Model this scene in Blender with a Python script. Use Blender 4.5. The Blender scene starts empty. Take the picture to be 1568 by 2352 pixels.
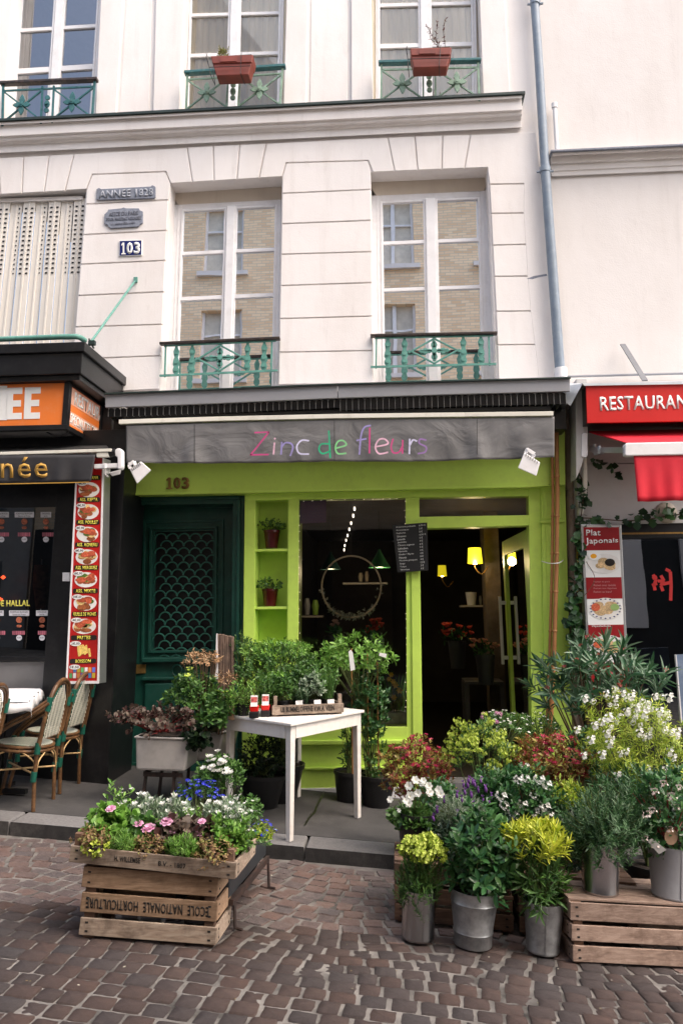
import bpy, math, random
import numpy as np
from math import sin, cos, pi, radians, atan2, sqrt
from mathutils import Vector, Matrix, geometry
random.seed(7); NR = np.random.RandomState(7)
S = bpy.context.scene
# ------------------------------------------------------------------ camera
F_PX, PPX, PPY, IW, IH = 1830., 784., 1000., 1568., 2352.
YAW, PITCH, ROLL = radians(4.22), radians(12.64), radians(-.34)
CAM = Vector((0, -7.761, 1.54))
_f = Vector((-sin(YAW)*cos(PITCH), cos(YAW)*cos(PITCH), sin(PITCH)))
_r = Vector((cos(YAW), sin(YAW), 0)); _u = _r.cross(_f)
CR = _r*cos(ROLL)+_u*sin(ROLL); CU = _u*cos(ROLL)-_r*sin(ROLL); CF = _f
cd = bpy.data.cameras.new('camera'); cam = bpy.data.objects.new('camera', cd)
S.collection.objects.link(cam); S.camera = cam
cd.sensor_fit = 'VERTICAL'; cd.sensor_height = 36; cd.lens = F_PX/IH*36
cd.shift_y = -(IH/2-PPY)/IH; cd.clip_end = 300; cd.clip_start = .05
M3 = Matrix((CR, CU, -CF)).transposed(); cam.matrix_world = Matrix.Translation(CAM) @ M3.to_4x4()
# ------------------------------------------------------------------ light
W = bpy.data.worlds.new('World'); S.world = W; W.use_nodes = True
nt = W.node_tree; nt.nodes.clear()
sky = nt.nodes.new('ShaderNodeTexSky'); sky.sky_type = 'NISHITA'; sky.sun_disc = False
SUN_EL, SUN_AZ = radians(55), radians(118)      # azimuth clockwise from +Y
sky.sun_elevation = SUN_EL; sky.sun_rotation = SUN_AZ; sky.dust_density = 6; sky.air_density = 1.0; sky.ozone_density = .6
bg = nt.nodes.new('ShaderNodeBackground'); bg.inputs[1].default_value = .15
wo = nt.nodes.new('ShaderNodeOutputWorld'); nt.links.new(sky.outputs[0], bg.inputs[0]); nt.links.new(bg.outputs[0], wo.inputs[0])
sd = bpy.data.lights.new('sun', 'SUN'); sd.energy = 1.1; sd.angle = radians(100); sd.color = (1, .97, .94)
so = bpy.data.objects.new('sun', sd); S.collection.objects.link(so)
sv = Vector((sin(SUN_AZ)*cos(SUN_EL), cos(SUN_AZ)*cos(SUN_EL), sin(SUN_EL)))
so.rotation_euler = sv.to_track_quat('Z', 'Y').to_euler(); so.location = (0, -5, 20)
S.view_settings.view_transform = 'Standard'; S.view_settings.look = 'None'
S.view_settings.exposure = EXPO = 1.28; S.view_settings.gamma = 1; S.view_settings.use_curve_mapping = False
# ------------------------------------------------------------------ pixel rays (photo at 1568 px wide) to points at real depth
def ray(px, py): return CR*((px-PPX)/F_PX) - CU*((py-PPY)/F_PX) + CF
def P(px, py, Y=0.):
    d = ray(px, py); return CAM + d*((Y-CAM.y)/d.y)
def PZ(px, py, z):
    d = ray(px, py); return CAM + d*((z-CAM.z)/d.z)
SL = .075
PA, PB = -.05, .02                       # pavement plane z = PA - SL x + PB y
RA, RB_ = -.235, -.035                   # road plane (falls towards the kerb)
def zpav(x, y): return PA - SL*x + PB*y
def zroad(x, y): return RA - SL*x + RB_*y
def _G(px, py, a, b):
    d = ray(px, py); t = (a - SL*CAM.x + b*CAM.y - CAM.z)/(d.z + SL*d.x - b*d.y); return CAM + d*t
def GP(px, py): return _G(px, py, PA, PB)
def GR(px, py): return _G(px, py, RA, RB_)
def scl(p): return F_PX/((Vector(p)-CAM).dot(CF))       # px per metre at p
def V(*a): return Vector(a)
# ------------------------------------------------------------------ object helpers
COL = S.collection
def tag(o, label=None, cat=None, group=None, kind=None):
    if label: o['label'] = label
    if cat: o['category'] = cat
    if group: o['group'] = group
    if kind: o['kind'] = kind
    return o
def thing(name, label, cat, loc=(0,0,0), group=None):
    o = bpy.data.objects.new(name, None); COL.objects.link(o); o.location = loc; o.empty_display_size = .1
    return tag(o, label, cat, group)
def adopt(o, parent):
    if parent is not None:
        o.parent = parent
        if parent.type == 'EMPTY': o.matrix_parent_inverse = Matrix.Translation(-parent.location)
    return o
def put(name, mesh, parent=None, loc=None, rot=None, sc=None, label=None):
    o = bpy.data.objects.new(name, mesh); COL.objects.link(o)
    if loc is not None: o.location = loc
    if rot is not None: o.rotation_euler = rot
    if sc is not None: o.scale = sc if hasattr(sc, '__len__') else (sc, sc, sc)
    adopt(o, parent)
    if label: o['label'] = label
    return o
class MB:
    def __init__(s): s.v = []; s.f = []; s.mi = []; s.m = 0
    def add(s, vs, fs):
        b = len(s.v); s.v += [tuple(v) for v in vs]; s.f += [tuple(b+i for i in f) for f in fs]; s.mi += [s.m]*len(fs); return s
    def hexa(s, a, b):     # a,b quads (front, back), same order
        return s.add(list(a)+list(b), [(0,1,2,3),(7,6,5,4),(0,4,5,1),(1,5,6,2),(2,6,7,3),(3,7,4,0)])
    def box(s, x0, x1, y0, y1, z0, z1):
        return s.hexa([(x0,y0,z0),(x1,y0,z0),(x1,y0,z1),(x0,y0,z1)], [(x0,y1,z0),(x1,y1,z0),(x1,y1,z1),(x0,y1,z1)])
    def obox(s, c, ax, ay, az):   # centre and three half axes
        c = Vector(c); g = lambda i,j,k: c+ax*i+ay*j+az*k
        return s.hexa([g(-1,-1,-1),g(1,-1,-1),g(1,-1,1),g(-1,-1,1)], [g(-1,1,-1),g(1,1,-1),g(1,1,1),g(-1,1,1)])
    def prism(s, pts, off):
        n = len(pts); pts = [Vector(p) for p in pts]; off = Vector(off)
        return s.add(pts+[p+off for p in pts], [tuple(range(n)), tuple(range(2*n-1, n-1, -1))]+[(i, i+n, (i+1) % n+n, (i+1) % n) for i in range(n)])
    def pp(s, px, Yf, Yb):        # pixel polygon on plane Yf, extruded straight back to Yb
        return s.prism([P(x, y, Yf) for x, y in px], (0, Yb-Yf, 0))
    def face(s, pts): return s.add(pts, [tuple(range(len(pts)))])
    def bar(s, a, b, w, h, up=V(0,0,1)):
        a = Vector(a); b = Vector(b); d = (b-a); L = d.length/2; d.normalize(); sd_ = d.cross(up)
        if sd_.length < 1e-4: sd_ = d.cross(V(1,0,0))
        sd_.normalize(); u = sd_.cross(d)
        return s.obox((a+b)/2, d*L, sd_*w/2, u*h/2)
    def tube(s, path, r, n=8, cap=True):
        path = [Vector(p) for p in path]; m = len(path); rs = r if hasattr(r, '__len__') else [r]*m
        vs = []; up = V(.13, .07, 1).normalized()
        for i, p in enumerate(path):
            t = (path[min(i+1, m-1)]-path[max(i-1, 0)]).normalized()
            a = t.cross(up)
            if a.length < .05: a = t.cross(V(1,0,.1))
            a.normalize(); b = a.cross(t)
            vs += [p+(a*cos(2*pi*k/n)+b*sin(2*pi*k/n))*rs[i] for k in range(n)]
        fs = [(i*n+k, i*n+(k+1) % n, (i+1)*n+(k+1) % n, (i+1)*n+k) for i in range(m-1) for k in range(n)]
        if cap: fs += [tuple(range(n-1, -1, -1)), tuple(range((m-1)*n, m*n))]
        return s.add(vs, fs)
    def lathe(s, prof, c, n=20, M=None):
        c = Vector(c); M = M or Matrix.Identity(3); vs = []
        for r, z in prof: vs += [c+M @ V(r*cos(2*pi*k/n), r*sin(2*pi*k/n), z) for k in range(n)]
        m = len(prof); fs = [(i*n+k, i*n+(k+1) % n, (i+1)*n+(k+1) % n, (i+1)*n+k) for i in range(m-1) for k in range(n)]
        return s.add(vs, fs+[tuple(range(n-1, -1, -1)), tuple(range((m-1)*n, m*n))])
    def build(s, name, mats, parent=None, smooth=None, bevel=0, kind=None, label=None):
        me = bpy.data.meshes.new(name); me.from_pydata(s.v, [], s.f)
        ms = mats if isinstance(mats, (list, tuple)) else [mats]
        for m in ms: me.materials.append(m)
        if len(ms) > 1: me.polygons.foreach_set('material_index', s.mi)
        if smooth is not None:
            me.polygons.foreach_set('use_smooth', [True]*len(me.polygons)); me.set_sharp_from_angle(angle=radians(smooth))
        o = put(name, me, parent, label=label)
        if bevel:
            b = o.modifiers.new('bevel', 'BEVEL'); b.width = bevel; b.segments = 2; b.limit_method = 'ANGLE'; b.angle_limit = radians(40)
        if kind: o['kind'] = kind
        return o
def mb(): return MB()
def quick(name, m, parent, fn, **k): b = MB(); fn(b); return b.build(name, m, parent, **k)
def Q(quad, Y):                      # bilinear map from unit square (v up) into a pixel quad TL,TR,BR,BL at depth Y
    TL, TR, BR, BL = [P(x, y, Y) for x, y in quad]
    return lambda u, v, d=0.: (BL*(1-u)+BR*u)*(1-v)+(TL*(1-u)+TR*u)*v + V(0, -d, 0)
def catmull(pts, n=5):
    pts = [Vector(p) for p in pts]; o = []
    q = [pts[0]]+pts+[pts[-1]]
    for i in range(1, len(q)-2):
        for k in range(n):
            t = k/n; a, b, c, d = q[i-1], q[i], q[i+1], q[i+2]
            o.append(.5*((2*b)+(c-a)*t+(2*a-5*b+4*c-d)*t*t+(3*b-a-3*c+d)*t**3))
    return o+[pts[-1]]
def inset(px, d):                    # shrink a pixel polygon by d
    n = len(px); A = sum(px[i][0]*px[(i+1) % n][1]-px[(i+1) % n][0]*px[i][1] for i in range(n)); sg = 1 if A > 0 else -1
    out = []
    for i in range(n):
        p0, p1, p2 = V(*px[i-1]), V(*px[i]), V(*px[(i+1) % n])
        e1 = (p1-p0).normalized(); e2 = (p2-p1).normalized()
        n1 = V(-e1.y, e1.x)*sg; n2 = V(-e2.y, e2.x)*sg; b = (n1+n2); k = b.dot(n1)
        b = b/max(k, .4); out.append((p1.x+b.x*d, p1.y+b.y*d))
    return out
# ------------------------------------------------------------------ materials
def rgb(c): return (c[0], c[1], c[2], 1)
class NT:
    def __init__(s, name):
        s.m = bpy.data.materials.new(name); s.m.use_nodes = True; s.t = s.m.node_tree; s.n = s.t.nodes
        s.b = s.n['Principled BSDF']; s.out = s.n['Material Output']
        s.co = s.n.new('ShaderNodeTexCoord')
    def L(s, a, b): s.t.links.new(a, b)
    def noise(s, sc, det=4, rough=.55, stretch=None, dist=0):
        x = s.n.new('ShaderNodeTexNoise'); x.inputs['Scale'].default_value = sc; x.inputs['Detail'].default_value = det
        x.inputs['Roughness'].default_value = rough; x.inputs['Distortion'].default_value = dist
        src = s.co.outputs['Object']
        if stretch:
            mp = s.n.new('ShaderNodeMapping'); mp.inputs['Scale'].default_value = stretch; s.L(src, mp.inputs[0]); src = mp.outputs[0]
        s.L(src, x.inputs['Vector']); return x.outputs['Fac']
    def ramp(s, fac, stops):
        r = s.n.new('ShaderNodeValToRGB'); e = r.color_ramp.elements
        e[0].position, e[0].color = stops[0][0], rgb(stops[0][1]); e[1].position, e[1].color = stops[-1][0], rgb(stops[-1][1])
        for p, c in stops[1:-1]: k = e.new(p); k.color = rgb(c)
        s.L(fac, r.inputs[0]); return r.outputs[0]
    def mix(s, fac, a, b, mode='MIX'):
        x = s.n.new('ShaderNodeMix'); x.data_type = 'RGBA'; x.blend_type = mode
        for v, i in ((fac, 0), (a, 6), (b, 7)):
            if isinstance(v, (int, float)): x.inputs[i].default_value = v
            elif isinstance(v, tuple): x.inputs[i].default_value = rgb(v)
            else: s.L(v, x.inputs[i])
        return x.outputs[2]
    def math(s, op, a, b=0.):
        x = s.n.new('ShaderNodeMath'); x.operation = op
        for v, i in ((a, 0), (b, 1)):
            if isinstance(v, (int, float)): x.inputs[i].default_value = v
            else: s.L(v, x.inputs[i])
        return x.outputs[0]
    def bump(s, h, st, dist=.01):
        b = s.n.new('ShaderNodeBump'); b.inputs['Strength'].default_value = st; b.inputs['Distance'].default_value = dist
        s.L(h, b.inputs['Height']); s.L(b.outputs[0], s.b.inputs['Normal'])
    def rnd(s):
        o = s.n.new('ShaderNodeObjectInfo'); g = s.n.new('ShaderNodeNewGeometry')
        return s.math('FRACT', s.math('ADD', o.outputs['Random'], g.outputs['Random Per Island']))
    def hsv(s, col, h=.5, sa=1., v=1.):
        x = s.n.new('ShaderNodeHueSaturation')
        for k, i in ((h, 0), (sa, 1), (v, 2)):
            if isinstance(k, (int, float)): x.inputs[i].default_value = k
            else: s.L(k, x.inputs[i])
        s.L(col, x.inputs[4]); return x.outputs[0]
    def fin(s, col, rough=.6, metal=0., spec=.5):
        if isinstance(col, tuple): s.b.inputs['Base Color'].default_value = rgb(col)
        else: s.L(col, s.b.inputs['Base Color'])
        if isinstance(rough, (int, float)): s.b.inputs['Roughness'].default_value = rough
        else: s.L(rough, s.b.inputs['Roughness'])
        s.b.inputs['Metallic'].default_value = metal; s.b.inputs['Specular IOR Level'].default_value = spec
        return s.m
def mat(name, col, rough=.6, metal=0, var=.12, sc=6, bump=.15, bsc=60, spec=.4, rand=.08, dirt=None, dsc=3, damt=.6, stretch=None):
    s = NT(name); a = tuple(c*(1-var) for c in col); b = tuple(min(1, c*(1+var)) for c in col)
    c = s.ramp(s.noise(sc, 5, .6, stretch), [(.3, a), (.7, b)])
    if dirt: c = s.mix(s.math('MULTIPLY', s.ramp(s.noise(dsc, 6, .7), [(.5, (0,0,0)), (.72, (1,1,1))]), damt), c, dirt)
    if rand: c = s.hsv(c, .5, 1, s.math('ADD', s.math('MULTIPLY', s.rnd(), 2*rand), 1-rand))
    if bump: s.bump(s.noise(bsc, 4, .6, stretch), bump, .004)
    return s.fin(c, rough, metal, spec)
def wood(name, c1, c2, stain=(.05,.04,.035), st=(3, 30, 30), rough=.75, am=.85):
    s = NT(name)
    g = s.noise(2.2, 6, .65, st, .6); c = s.ramp(g, [(.25, tuple(x*.6 for x in c1)), (.45, c1), (.65, c2), (.85, tuple(x*.8 for x in c1))])
    c = s.mix(s.math('MULTIPLY', s.ramp(s.noise(5, 5, .7), [(.47, (0,0,0)), (.72, (1,1,1))]), am), c, stain)
    c = s.hsv(c, .5, 1, s.math('ADD', s.math('MULTIPLY', s.rnd(), .5), .75))
    s.bump(g, .5, .004); return s.fin(c, rough, 0, .25)
def leafmat(name, c1, c2, c3=None, rough=.42, trans=.25, spec=.45):
    s = NT(name); c = s.ramp(s.rnd(), [(0, c1), (.55, c2), (1, c3 or c2)])
    c = s.hsv(c, .5, 1, s.math('ADD', s.math('MULTIPLY', s.noise(4, 3), .9), .55))
    s.fin(c, rough, 0, spec)
    t = s.n.new('ShaderNodeBsdfTranslucent'); s.L(c, t.inputs[0]); mx = s.n.new('ShaderNodeMixShader'); mx.inputs[0].default_value = trans
    s.L(s.b.outputs[0], mx.inputs[1]); s.L(t.outputs[0], mx.inputs[2]); s.L(mx.outputs[0], s.out.inputs[0]); return s.m
def emis(name, col, st):
    s = NT(name); s.fin(col, .5); s.b.inputs['Emission Color'].default_value = rgb(col); s.b.inputs['Emission Strength'].default_value = st; return s.m
def glass(name, refl, tint=(1,1,1), wav=.02, wsc=2., rough=0.):
    s = NT(name); g = s.n.new('ShaderNodeBsdfGlossy'); g.inputs['Roughness'].default_value = rough; g.inputs[0].default_value = (.95,.97,1,1)
    t = s.n.new('ShaderNodeBsdfTransparent'); t.inputs[0].default_value = rgb(tint)
    fr = s.n.new('ShaderNodeFresnel'); fr.inputs[0].default_value = 1.5
    f = s.math('MINIMUM', s.math('ADD', fr.outputs[0], refl), 1.)
    b = s.n.new('ShaderNodeBump'); b.inputs['Strength'].default_value = wav; b.inputs['Distance'].default_value = .05
    s.L(s.noise(wsc, 2), b.inputs['Height']); s.L(b.outputs[0], g.inputs['Normal'])
    mx = s.n.new('ShaderNodeMixShader'); s.L(f, mx.inputs[0]); s.L(t.outputs[0], mx.inputs[1]); s.L(g.outputs[0], mx.inputs[2])
    s.L(mx.outputs[0], s.out.inputs[0]); return s.m
def wallmat(name, base, stain, grime=.25):
    s = NT(name)
    c = s.ramp(s.noise(.7, 5, .6), [(.3, base), (.7, tuple(min(.92, x*1.04) for x in base))])
    c = s.mix(s.math('MULTIPLY', s.ramp(s.noise(1.3, 7, .65, (1,1,.35)), [(.45, (0,0,0)), (.8, (1,1,1))]), grime), c, stain)
    c = s.mix(s.math('MULTIPLY', s.ramp(s.noise(5, 6, .7, (1,1,.08)), [(.55,(0,0,0)),(.8,(1,1,1))]), grime*.6), c, tuple(x*.8 for x in stain))
    c = s.mix(s.math('MULTIPLY', s.ramp(s.noise(9, 6, .7, (1,1,.25)), [(.6, (0,0,0)), (.85, (1,1,1))]), grime*.8), c, tuple(x*.7 for x in stain))
    s.bump(s.math('ADD', s.noise(3, 3), s.math('MULTIPLY', s.noise(60, 4, .7), .35)), .22, .02)
    return s.fin(c, .85, 0, .15)
M = {}
M['wall'] = wallmat('painted_stone', (.80,.765,.745), (.56,.49,.44), .42)
M['wall2'] = wallmat('painted_render', (.70,.665,.645), (.54,.49,.45), .45)
M['soffit'] = wallmat('bare_stone', (.62,.55,.47), (.42,.35,.28), .5)
M['white'] = mat('white_paint', (.78,.77,.78), .45, var=.04, dirt=(.45,.42,.38), dsc=5, damt=.25, rand=.02, bump=.05)
M['shutter'] = mat('cream_paint', (.74,.70,.64), .5, var=.05, dirt=(.46,.40,.34), dsc=6, damt=.25, rand=.04)
M['lime'] = mat('lime_paint', (.58,.80,.135), .4, var=.05, sc=3, dirt=(.40,.55,.12), dsc=9, damt=.3, rand=.0, bump=.25, bsc=25)
M['dgreen'] = mat('bottle_green_paint', (.012,.072,.053), .36, var=.25, sc=5, dirt=(.05,.09,.08), dsc=16, damt=.35, rand=0, bump=.15, bsc=30)
M['patina'] = mat('green_iron_paint', (.10,.27,.225), .55, var=.2, sc=20, dirt=(.20,.36,.30), dsc=30, damt=.5, rand=.05)
M['patina2'] = mat('faded_green_iron', (.23,.34,.26), .6, var=.25, sc=20, dirt=(.08,.22,.18), dsc=25, damt=.6, rand=.05)
M['patina3'] = mat('dark_teal_iron', (.03,.13,.14), .55, var=.25, sc=20, dirt=(.12,.2,.18), dsc=25, damt=.5, rand=.05)
M['rail'] = mat('dark_handrail', (.03,.022,.02), .4, var=.4, sc=30, stretch=(.2,1,1), dirt=(.2,.12,.08), dsc=20, damt=.4)
M['leadtop'] = mat('lead_flashing', (.02,.035,.032), .5, var=.3)
M['grey'] = mat('grey_coated_metal', (.27,.275,.295), .45, var=.08, sc=2, dirt=(.14,.13,.13), dsc=4, damt=.3, rand=.02)
M['pipe'] = mat('grey_blue_pipe', (.22,.27,.33), .42, var=.1, sc=8, dirt=(.38,.42,.45), dsc=14, damt=.3)
M['beige'] = mat('beige_cast_pipe', (.36,.28,.22), .55, var=.15, dirt=(.16,.11,.08), dsc=8, damt=.5)
M['black'] = mat('black_paint', (.008,.008,.009), .35, var=.3, sc=4, dirt=(.035,.035,.035), dsc=9, damt=.35, rand=0)
M['blackp'] = mat('black_plastic', (.012,.012,.013), .4, var=.2, rand=.1)
M['silver'] = mat('brushed_aluminium', (.55,.56,.57), .35, .9, var=.08)
M['cream'] = mat('cream_coated_bar', (.72,.70,.62), .4, var=.06, sc=8, stretch=(.3,1,1), dirt=(.35,.33,.27), dsc=9, damt=.4)
M['cloth'] = mat('grey_awning_cloth', (.155,.153,.156), .8, var=.08, sc=7, dirt=(.20,.195,.19), dsc=12, damt=.3, bump=0, bsc=300)
def awncloth():
    s = NT('grey_awning_cloth'); c = s.ramp(s.noise(6, 5, .6), [(.3,(.135,.133,.136)),(.7,(.175,.172,.172))])
    c = s.mix(s.math('MULTIPLY', s.ramp(s.noise(5, 7, .75, (1,1,.5)), [(.58,(0,0,0)),(.75,(1,1,1))]), .35), c, (.26,.25,.24))
    h = s.math('ADD', s.noise(3.2, 4, .45, (1,1,1.3), 1.2), s.math('MULTIPLY', s.noise(260, 2), .02)); s.bump(h, .55, .045); return s.fin(c, .75, 0, .3)
M['cloth'] = awncloth()
M['red'] = mat('red_enamel', (.50,.012,.010), .42, var=.1, sc=3, dirt=(.3,.02,.02), damt=.3)
M['redcloth'] = mat('red_awning_cloth', (.55,.012,.028), .7, var=.12, sc=4, bump=.2, bsc=200)
M['orange'] = mat('orange_plastic', (.80,.20,.035), .4, var=.05, sc=2, dirt=(.7,.32,.18), dsc=10, damt=.25, rand=0)
M['letterw'] = mat('white_lettering', (.8,.8,.78), .5, var=.03, rand=0)
M['brass'] = mat('old_brass', (.34,.20,.06), .4, .6, var=.2, dirt=(.08,.04,.02), dsc=25, damt=.5)
M['blue'] = mat('blue_enamel', (.012,.02,.13), .25, var=.05)
M['leadp'] = mat('grey_lead_plaque', (.22,.24,.29), .6, var=.2, sc=20, dirt=(.10,.10,.14), dsc=30)
M['terra'] = mat('terracotta_plastic', (.21,.042,.026), .5, var=.15, sc=8, dirt=(.13,.03,.02), dsc=10, damt=.5)
M['wire'] = mat('dark_wire', (.03,.025,.025), .5)
M['tablew'] = mat('white_table_paint', (.74,.70,.66), .5, var=.04, dirt=(.5,.4,.33), dsc=18, damt=.3, rand=.02)
M['zinc'] = mat('galvanised_steel', (.38,.39,.40), .42, .75, var=.35, sc=16, dirt=(.45,.46,.47), dsc=13, damt=.6, bump=.1)
M['tin'] = mat('smooth_tin', (.46,.46,.47), .24, 1., var=.1, sc=5, stretch=(1,1,.2), bump=.06)
M['trough'] = mat('cast_aluminium', (.46,.44,.42), .5, .35, var=.12, sc=7, dirt=(.24,.22,.2), dsc=6, damt=.4)
M['soil'] = mat('potting_soil', (.022,.015,.011), .95, var=.4, sc=60, bump=.8, bsc=80)
M['redpot'] = mat('dark_red_glaze', (.07,.004,.006), .25, var=.1)
M['rattan'] = mat('rattan_cane', (.10,.05,.022), .38, var=.3, sc=15, dirt=(.30,.16,.07), dsc=14, damt=.7)
M['rattan2'] = mat('pale_cane', (.50,.33,.15), .45, var=.2, sc=15)
M['bind'] = mat('green_binding', (.008,.085,.058), .4, var=.2, sc=80)
M['bamboo'] = mat('bamboo_cane', (.44,.20,.075), .4, var=.25, sc=6, stretch=(1,1,.15), dirt=(.24,.08,.03), dsc=6, damt=.5)
M['crate'] = wood('crate_wood', (.30,.225,.17), (.40,.325,.255), stain=(.07,.05,.04))
M['crate2'] = wood('crate_wood_warm', (.27,.175,.11), (.37,.25,.165), stain=(.10,.055,.03), am=.6)
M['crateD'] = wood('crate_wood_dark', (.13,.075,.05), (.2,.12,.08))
M['crateR'] = wood('crate_wood_pinkish', (.27,.19,.15), (.36,.265,.215), stain=(.09,.055,.04))
M['post'] = wood('old_post_wood', (.13,.085,.065), (.25,.18,.14), st=(40,40,3))
M['ink'] = mat('black_stencil_ink', (.02,.017,.015), .8, rand=0)
M['iron'] = mat('rusty_iron', (.03,.02,.018), .6, var=.3, dirt=(.09,.04,.025), dsc=20)
M['tablecloth'] = mat('paper_tablecloth', (.74,.74,.76), .6, var=.03, sc=4, rand=0)
M['greyp'] = mat('grey_panel', (.17,.165,.165), .5, var=.1)
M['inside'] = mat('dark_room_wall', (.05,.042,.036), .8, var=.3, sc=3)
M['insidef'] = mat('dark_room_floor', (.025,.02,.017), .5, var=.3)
M['room'] = mat('room_dim', (.35,.31,.26), .8, var=.1)
M['curtain'] = mat('net_curtain', (.74,.67,.54), .9, var=.1, sc=14, stretch=(1,1,.1))
M['pane'] = glass('window_pane', .90, (.7,.7,.7), .014, 1.6)
M['pane2'] = glass('window_pane_upper', .04, (.95,.95,.93), .01, 1.2)
M['pane3'] = glass('window_pane_sky', .22, (.6,.6,.6), .01, 1.2)
M['shopglass'] = glass('shop_glass', .0, (.9,.9,.9), .004)
M['darkglass'] = glass('dark_glass', .05, (.35,.35,.35), .004)
M['stem'] = mat('plant_stem', (.10,.13,.04), .6); M['stembr'] = mat('brown_twig', (.10,.06,.035), .7); M['stemred'] = mat('red_stem', (.22,.03,.03), .5)
M['paper'] = mat('white_label', (.78,.77,.75), .6, rand=.02, var=.03)
M['kraft'] = mat('kraft_label', (.42,.27,.17), .7, rand=.02)
def flowermat(name, c, c2=None): return leafmat(name, c, c2 or c, rough=.6, trans=.3, spec=.2)
FW = flowermat('white_petal', (.80,.80,.76)); FP = flowermat('pink_petal', (.72,.30,.50), (.78,.45,.62)); FB = flowermat('blue_petal', (.03,.04,.50))
FU = flowermat('purple_petal', (.11,.035,.20), (.22,.09,.33)); FY = flowermat('yellow_petal', (.75,.50,.03)); FC = flowermat('coral_petal', (.60,.10,.07)); FM = flowermat('magenta_petal', (.50,.03,.13), (.42,.02,.08))
FLP = flowermat('pale_pink_petal', (.74,.55,.50), (.8,.72,.68)); FTAN = flowermat('dry_tan_petal', (.50,.30,.16), (.60,.42,.26))
# ================================================================== MAIN HOUSE
house = thing('stone_house', 'cream-pink stone house with grooved first floor above the lime flower shop', 'house', (0,0,0))
def lerp_list(L, x):
    for (a, ya), (b, yb) in zip(L, L[1:]):
        if x <= b: return ya+(yb-ya)*(x-a)/(b-a)
    return L[-1][1]
OP = {  # pixel quads TL TR BR BL of the openings at the wall face
 'w1': [(392,422),(648,406),(638.5,905),(366,918)], 'w2': [(851,396),(1118,385),(1141,890),(858,897)],
 'w3': [(431,-140),(663,-150),(650,251),(411,262)], 'w4': [(849,-158),(1094,-166),(1110,234),(856,243)],
 'w5': [(40,-120),(246,-130),(217,273),(8,287)], 'w6': [(-190,458),(199,436),(170,800),(-215,830)]}
XR = 1.655
outer = [V(-7.5,0,2.75), V(XR,0,2.75), V(XR,0,12.5), V(-7.5,0,12.5)]
def wall_holes(b, outer, holes, back=.35):
    loops = [outer]+holes; flat = [p for l in loops for p in l]
    tr = geometry.tessellate_polygon([[V(p.x, p.z, 0) for p in l] for l in loops])
    b.add(flat, [tuple(t) for t in tr])
    for h in holes:
        for i in range(4):
            a, c = h[i], h[(i+1) % 4]; b.face([a, c, c+V(0,back,0), a+V(0,back,0)])
b = mb(); holes = [[P(x, y, 0) for x, y in OP[k]] for k in OP]
wall_holes(b, outer, holes); b.build('wall', M['wall'], house)
# stone courses and voussoirs, 20 mm proud with open joints
CT = [(-300,378),(0,362),(430,338.5),(784,315),(890,314),(1080,309),(1194,305),(1300,299)]
def ct(x): return lerp_list(CT, x)
def block(px, d=1.5, y=-.022, name='stone_block'):
    b = mb(); b.pp(inset(px, d), y, 0.0015); return b.build(name, M['wall'], house, bevel=.004)
LT6 = lambda x: 436+(199-x)*(458-436)/389
J6 = [(-120,-118),(-60,-58),(-3,2),(55,51),(114,102),(171,150)]
for (a, a2), (c, c2) in zip(J6, J6[1:]): block([(a,ct(a)),(c,ct(c)),(c2,LT6(c2)),(a2,LT6(a2))])
J1 = [((430,337),(442,418.8)), ((490,334),(492,415.8)), ((551,331),(544,412.5)), ((612,328),(595,409.3))]
J2 = [((890,314.5),(906,393.5)), ((952,312),(959,391.3)), ((1016,310),(1014,389)), ((1080,308.5),(1066,387))]
for J in (J1, J2):
    for (a, a2), (c, c2) in zip(J, J[1:]): block([a, c, c2, a2])
block([(171,ct(171)),(430,338),(442,418.8),(392,422),(381,394),(212,400.5),(199,435),(150,438)])
block([(612,328.5),(784,319),(890,314.5),(906,393.5),(856,396),(845,368.5),(657,374),(648,406),(595,409.3)])
block([(1080,308.5),(1232,302),(1287,880),(1236,880),(1226,791),(1216,714),(1209,634),(1205,561),(1200,489),(1201,422),(1123,423),(1118,385),(1066,387)])
def rows(edgeL, edgeR, ys, top):
    xl = lambda y: lerp_list(edgeL, y); xr = lambda y: lerp_list(edgeR, y)
    block(top+[(xr(ys[0][1]), ys[0][1]), (xl(ys[0][0]), ys[0][0])])
    for (l0, r0), (l1, r1) in zip(ys, ys[1:]): block([(xl(l0), l0), (xr(r0), r0), (xr(r1), r1), (xl(l1), l1)])
rows([(435,199.5),(771,171),(900,160)], [(400,384),(422,392),(459,387.5),(896,366.5)],
     [(469,459),(539,529),(607,598),(679,670),(751,745),(825,817),(905,894)], [(199,435),(212,400.5),(381,394),(392,422)])
rows([(406,648),(886,639)], [(396,852),(876,857)],
     [(444,435),(514,506),(584,578),(656,649),(732,726),(809,805),(884,881)], [(648,406),(657,374),(845,368.5),(852,396)])
RY = [(385,383),(423,422),(490,489),(563,561),(635,634),(715,714),(792,791),(880,879)]; RX = [1119,1123,1126.5,1130,1134,1138,1141,1144]
RE = [1160,1201,1200,1205,1209,1216,1226,1236]
for i in range(1, 7): block([(RX[i],RY[i][0]),(RE[i]+3,RY[i][1]),(RE[i+1]+3,RY[i+1][1]),(RX[i+1],RY[i+1][0])], 1.5, -.0214)
# crack and chipped patch near the downpipe
quick('crack', M['leadp'], house, lambda b: b.pp([(1209,640),(1225,634),(1254,629),(1256,633),(1235,637),(1222,641)], -.0235, -.01))
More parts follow.
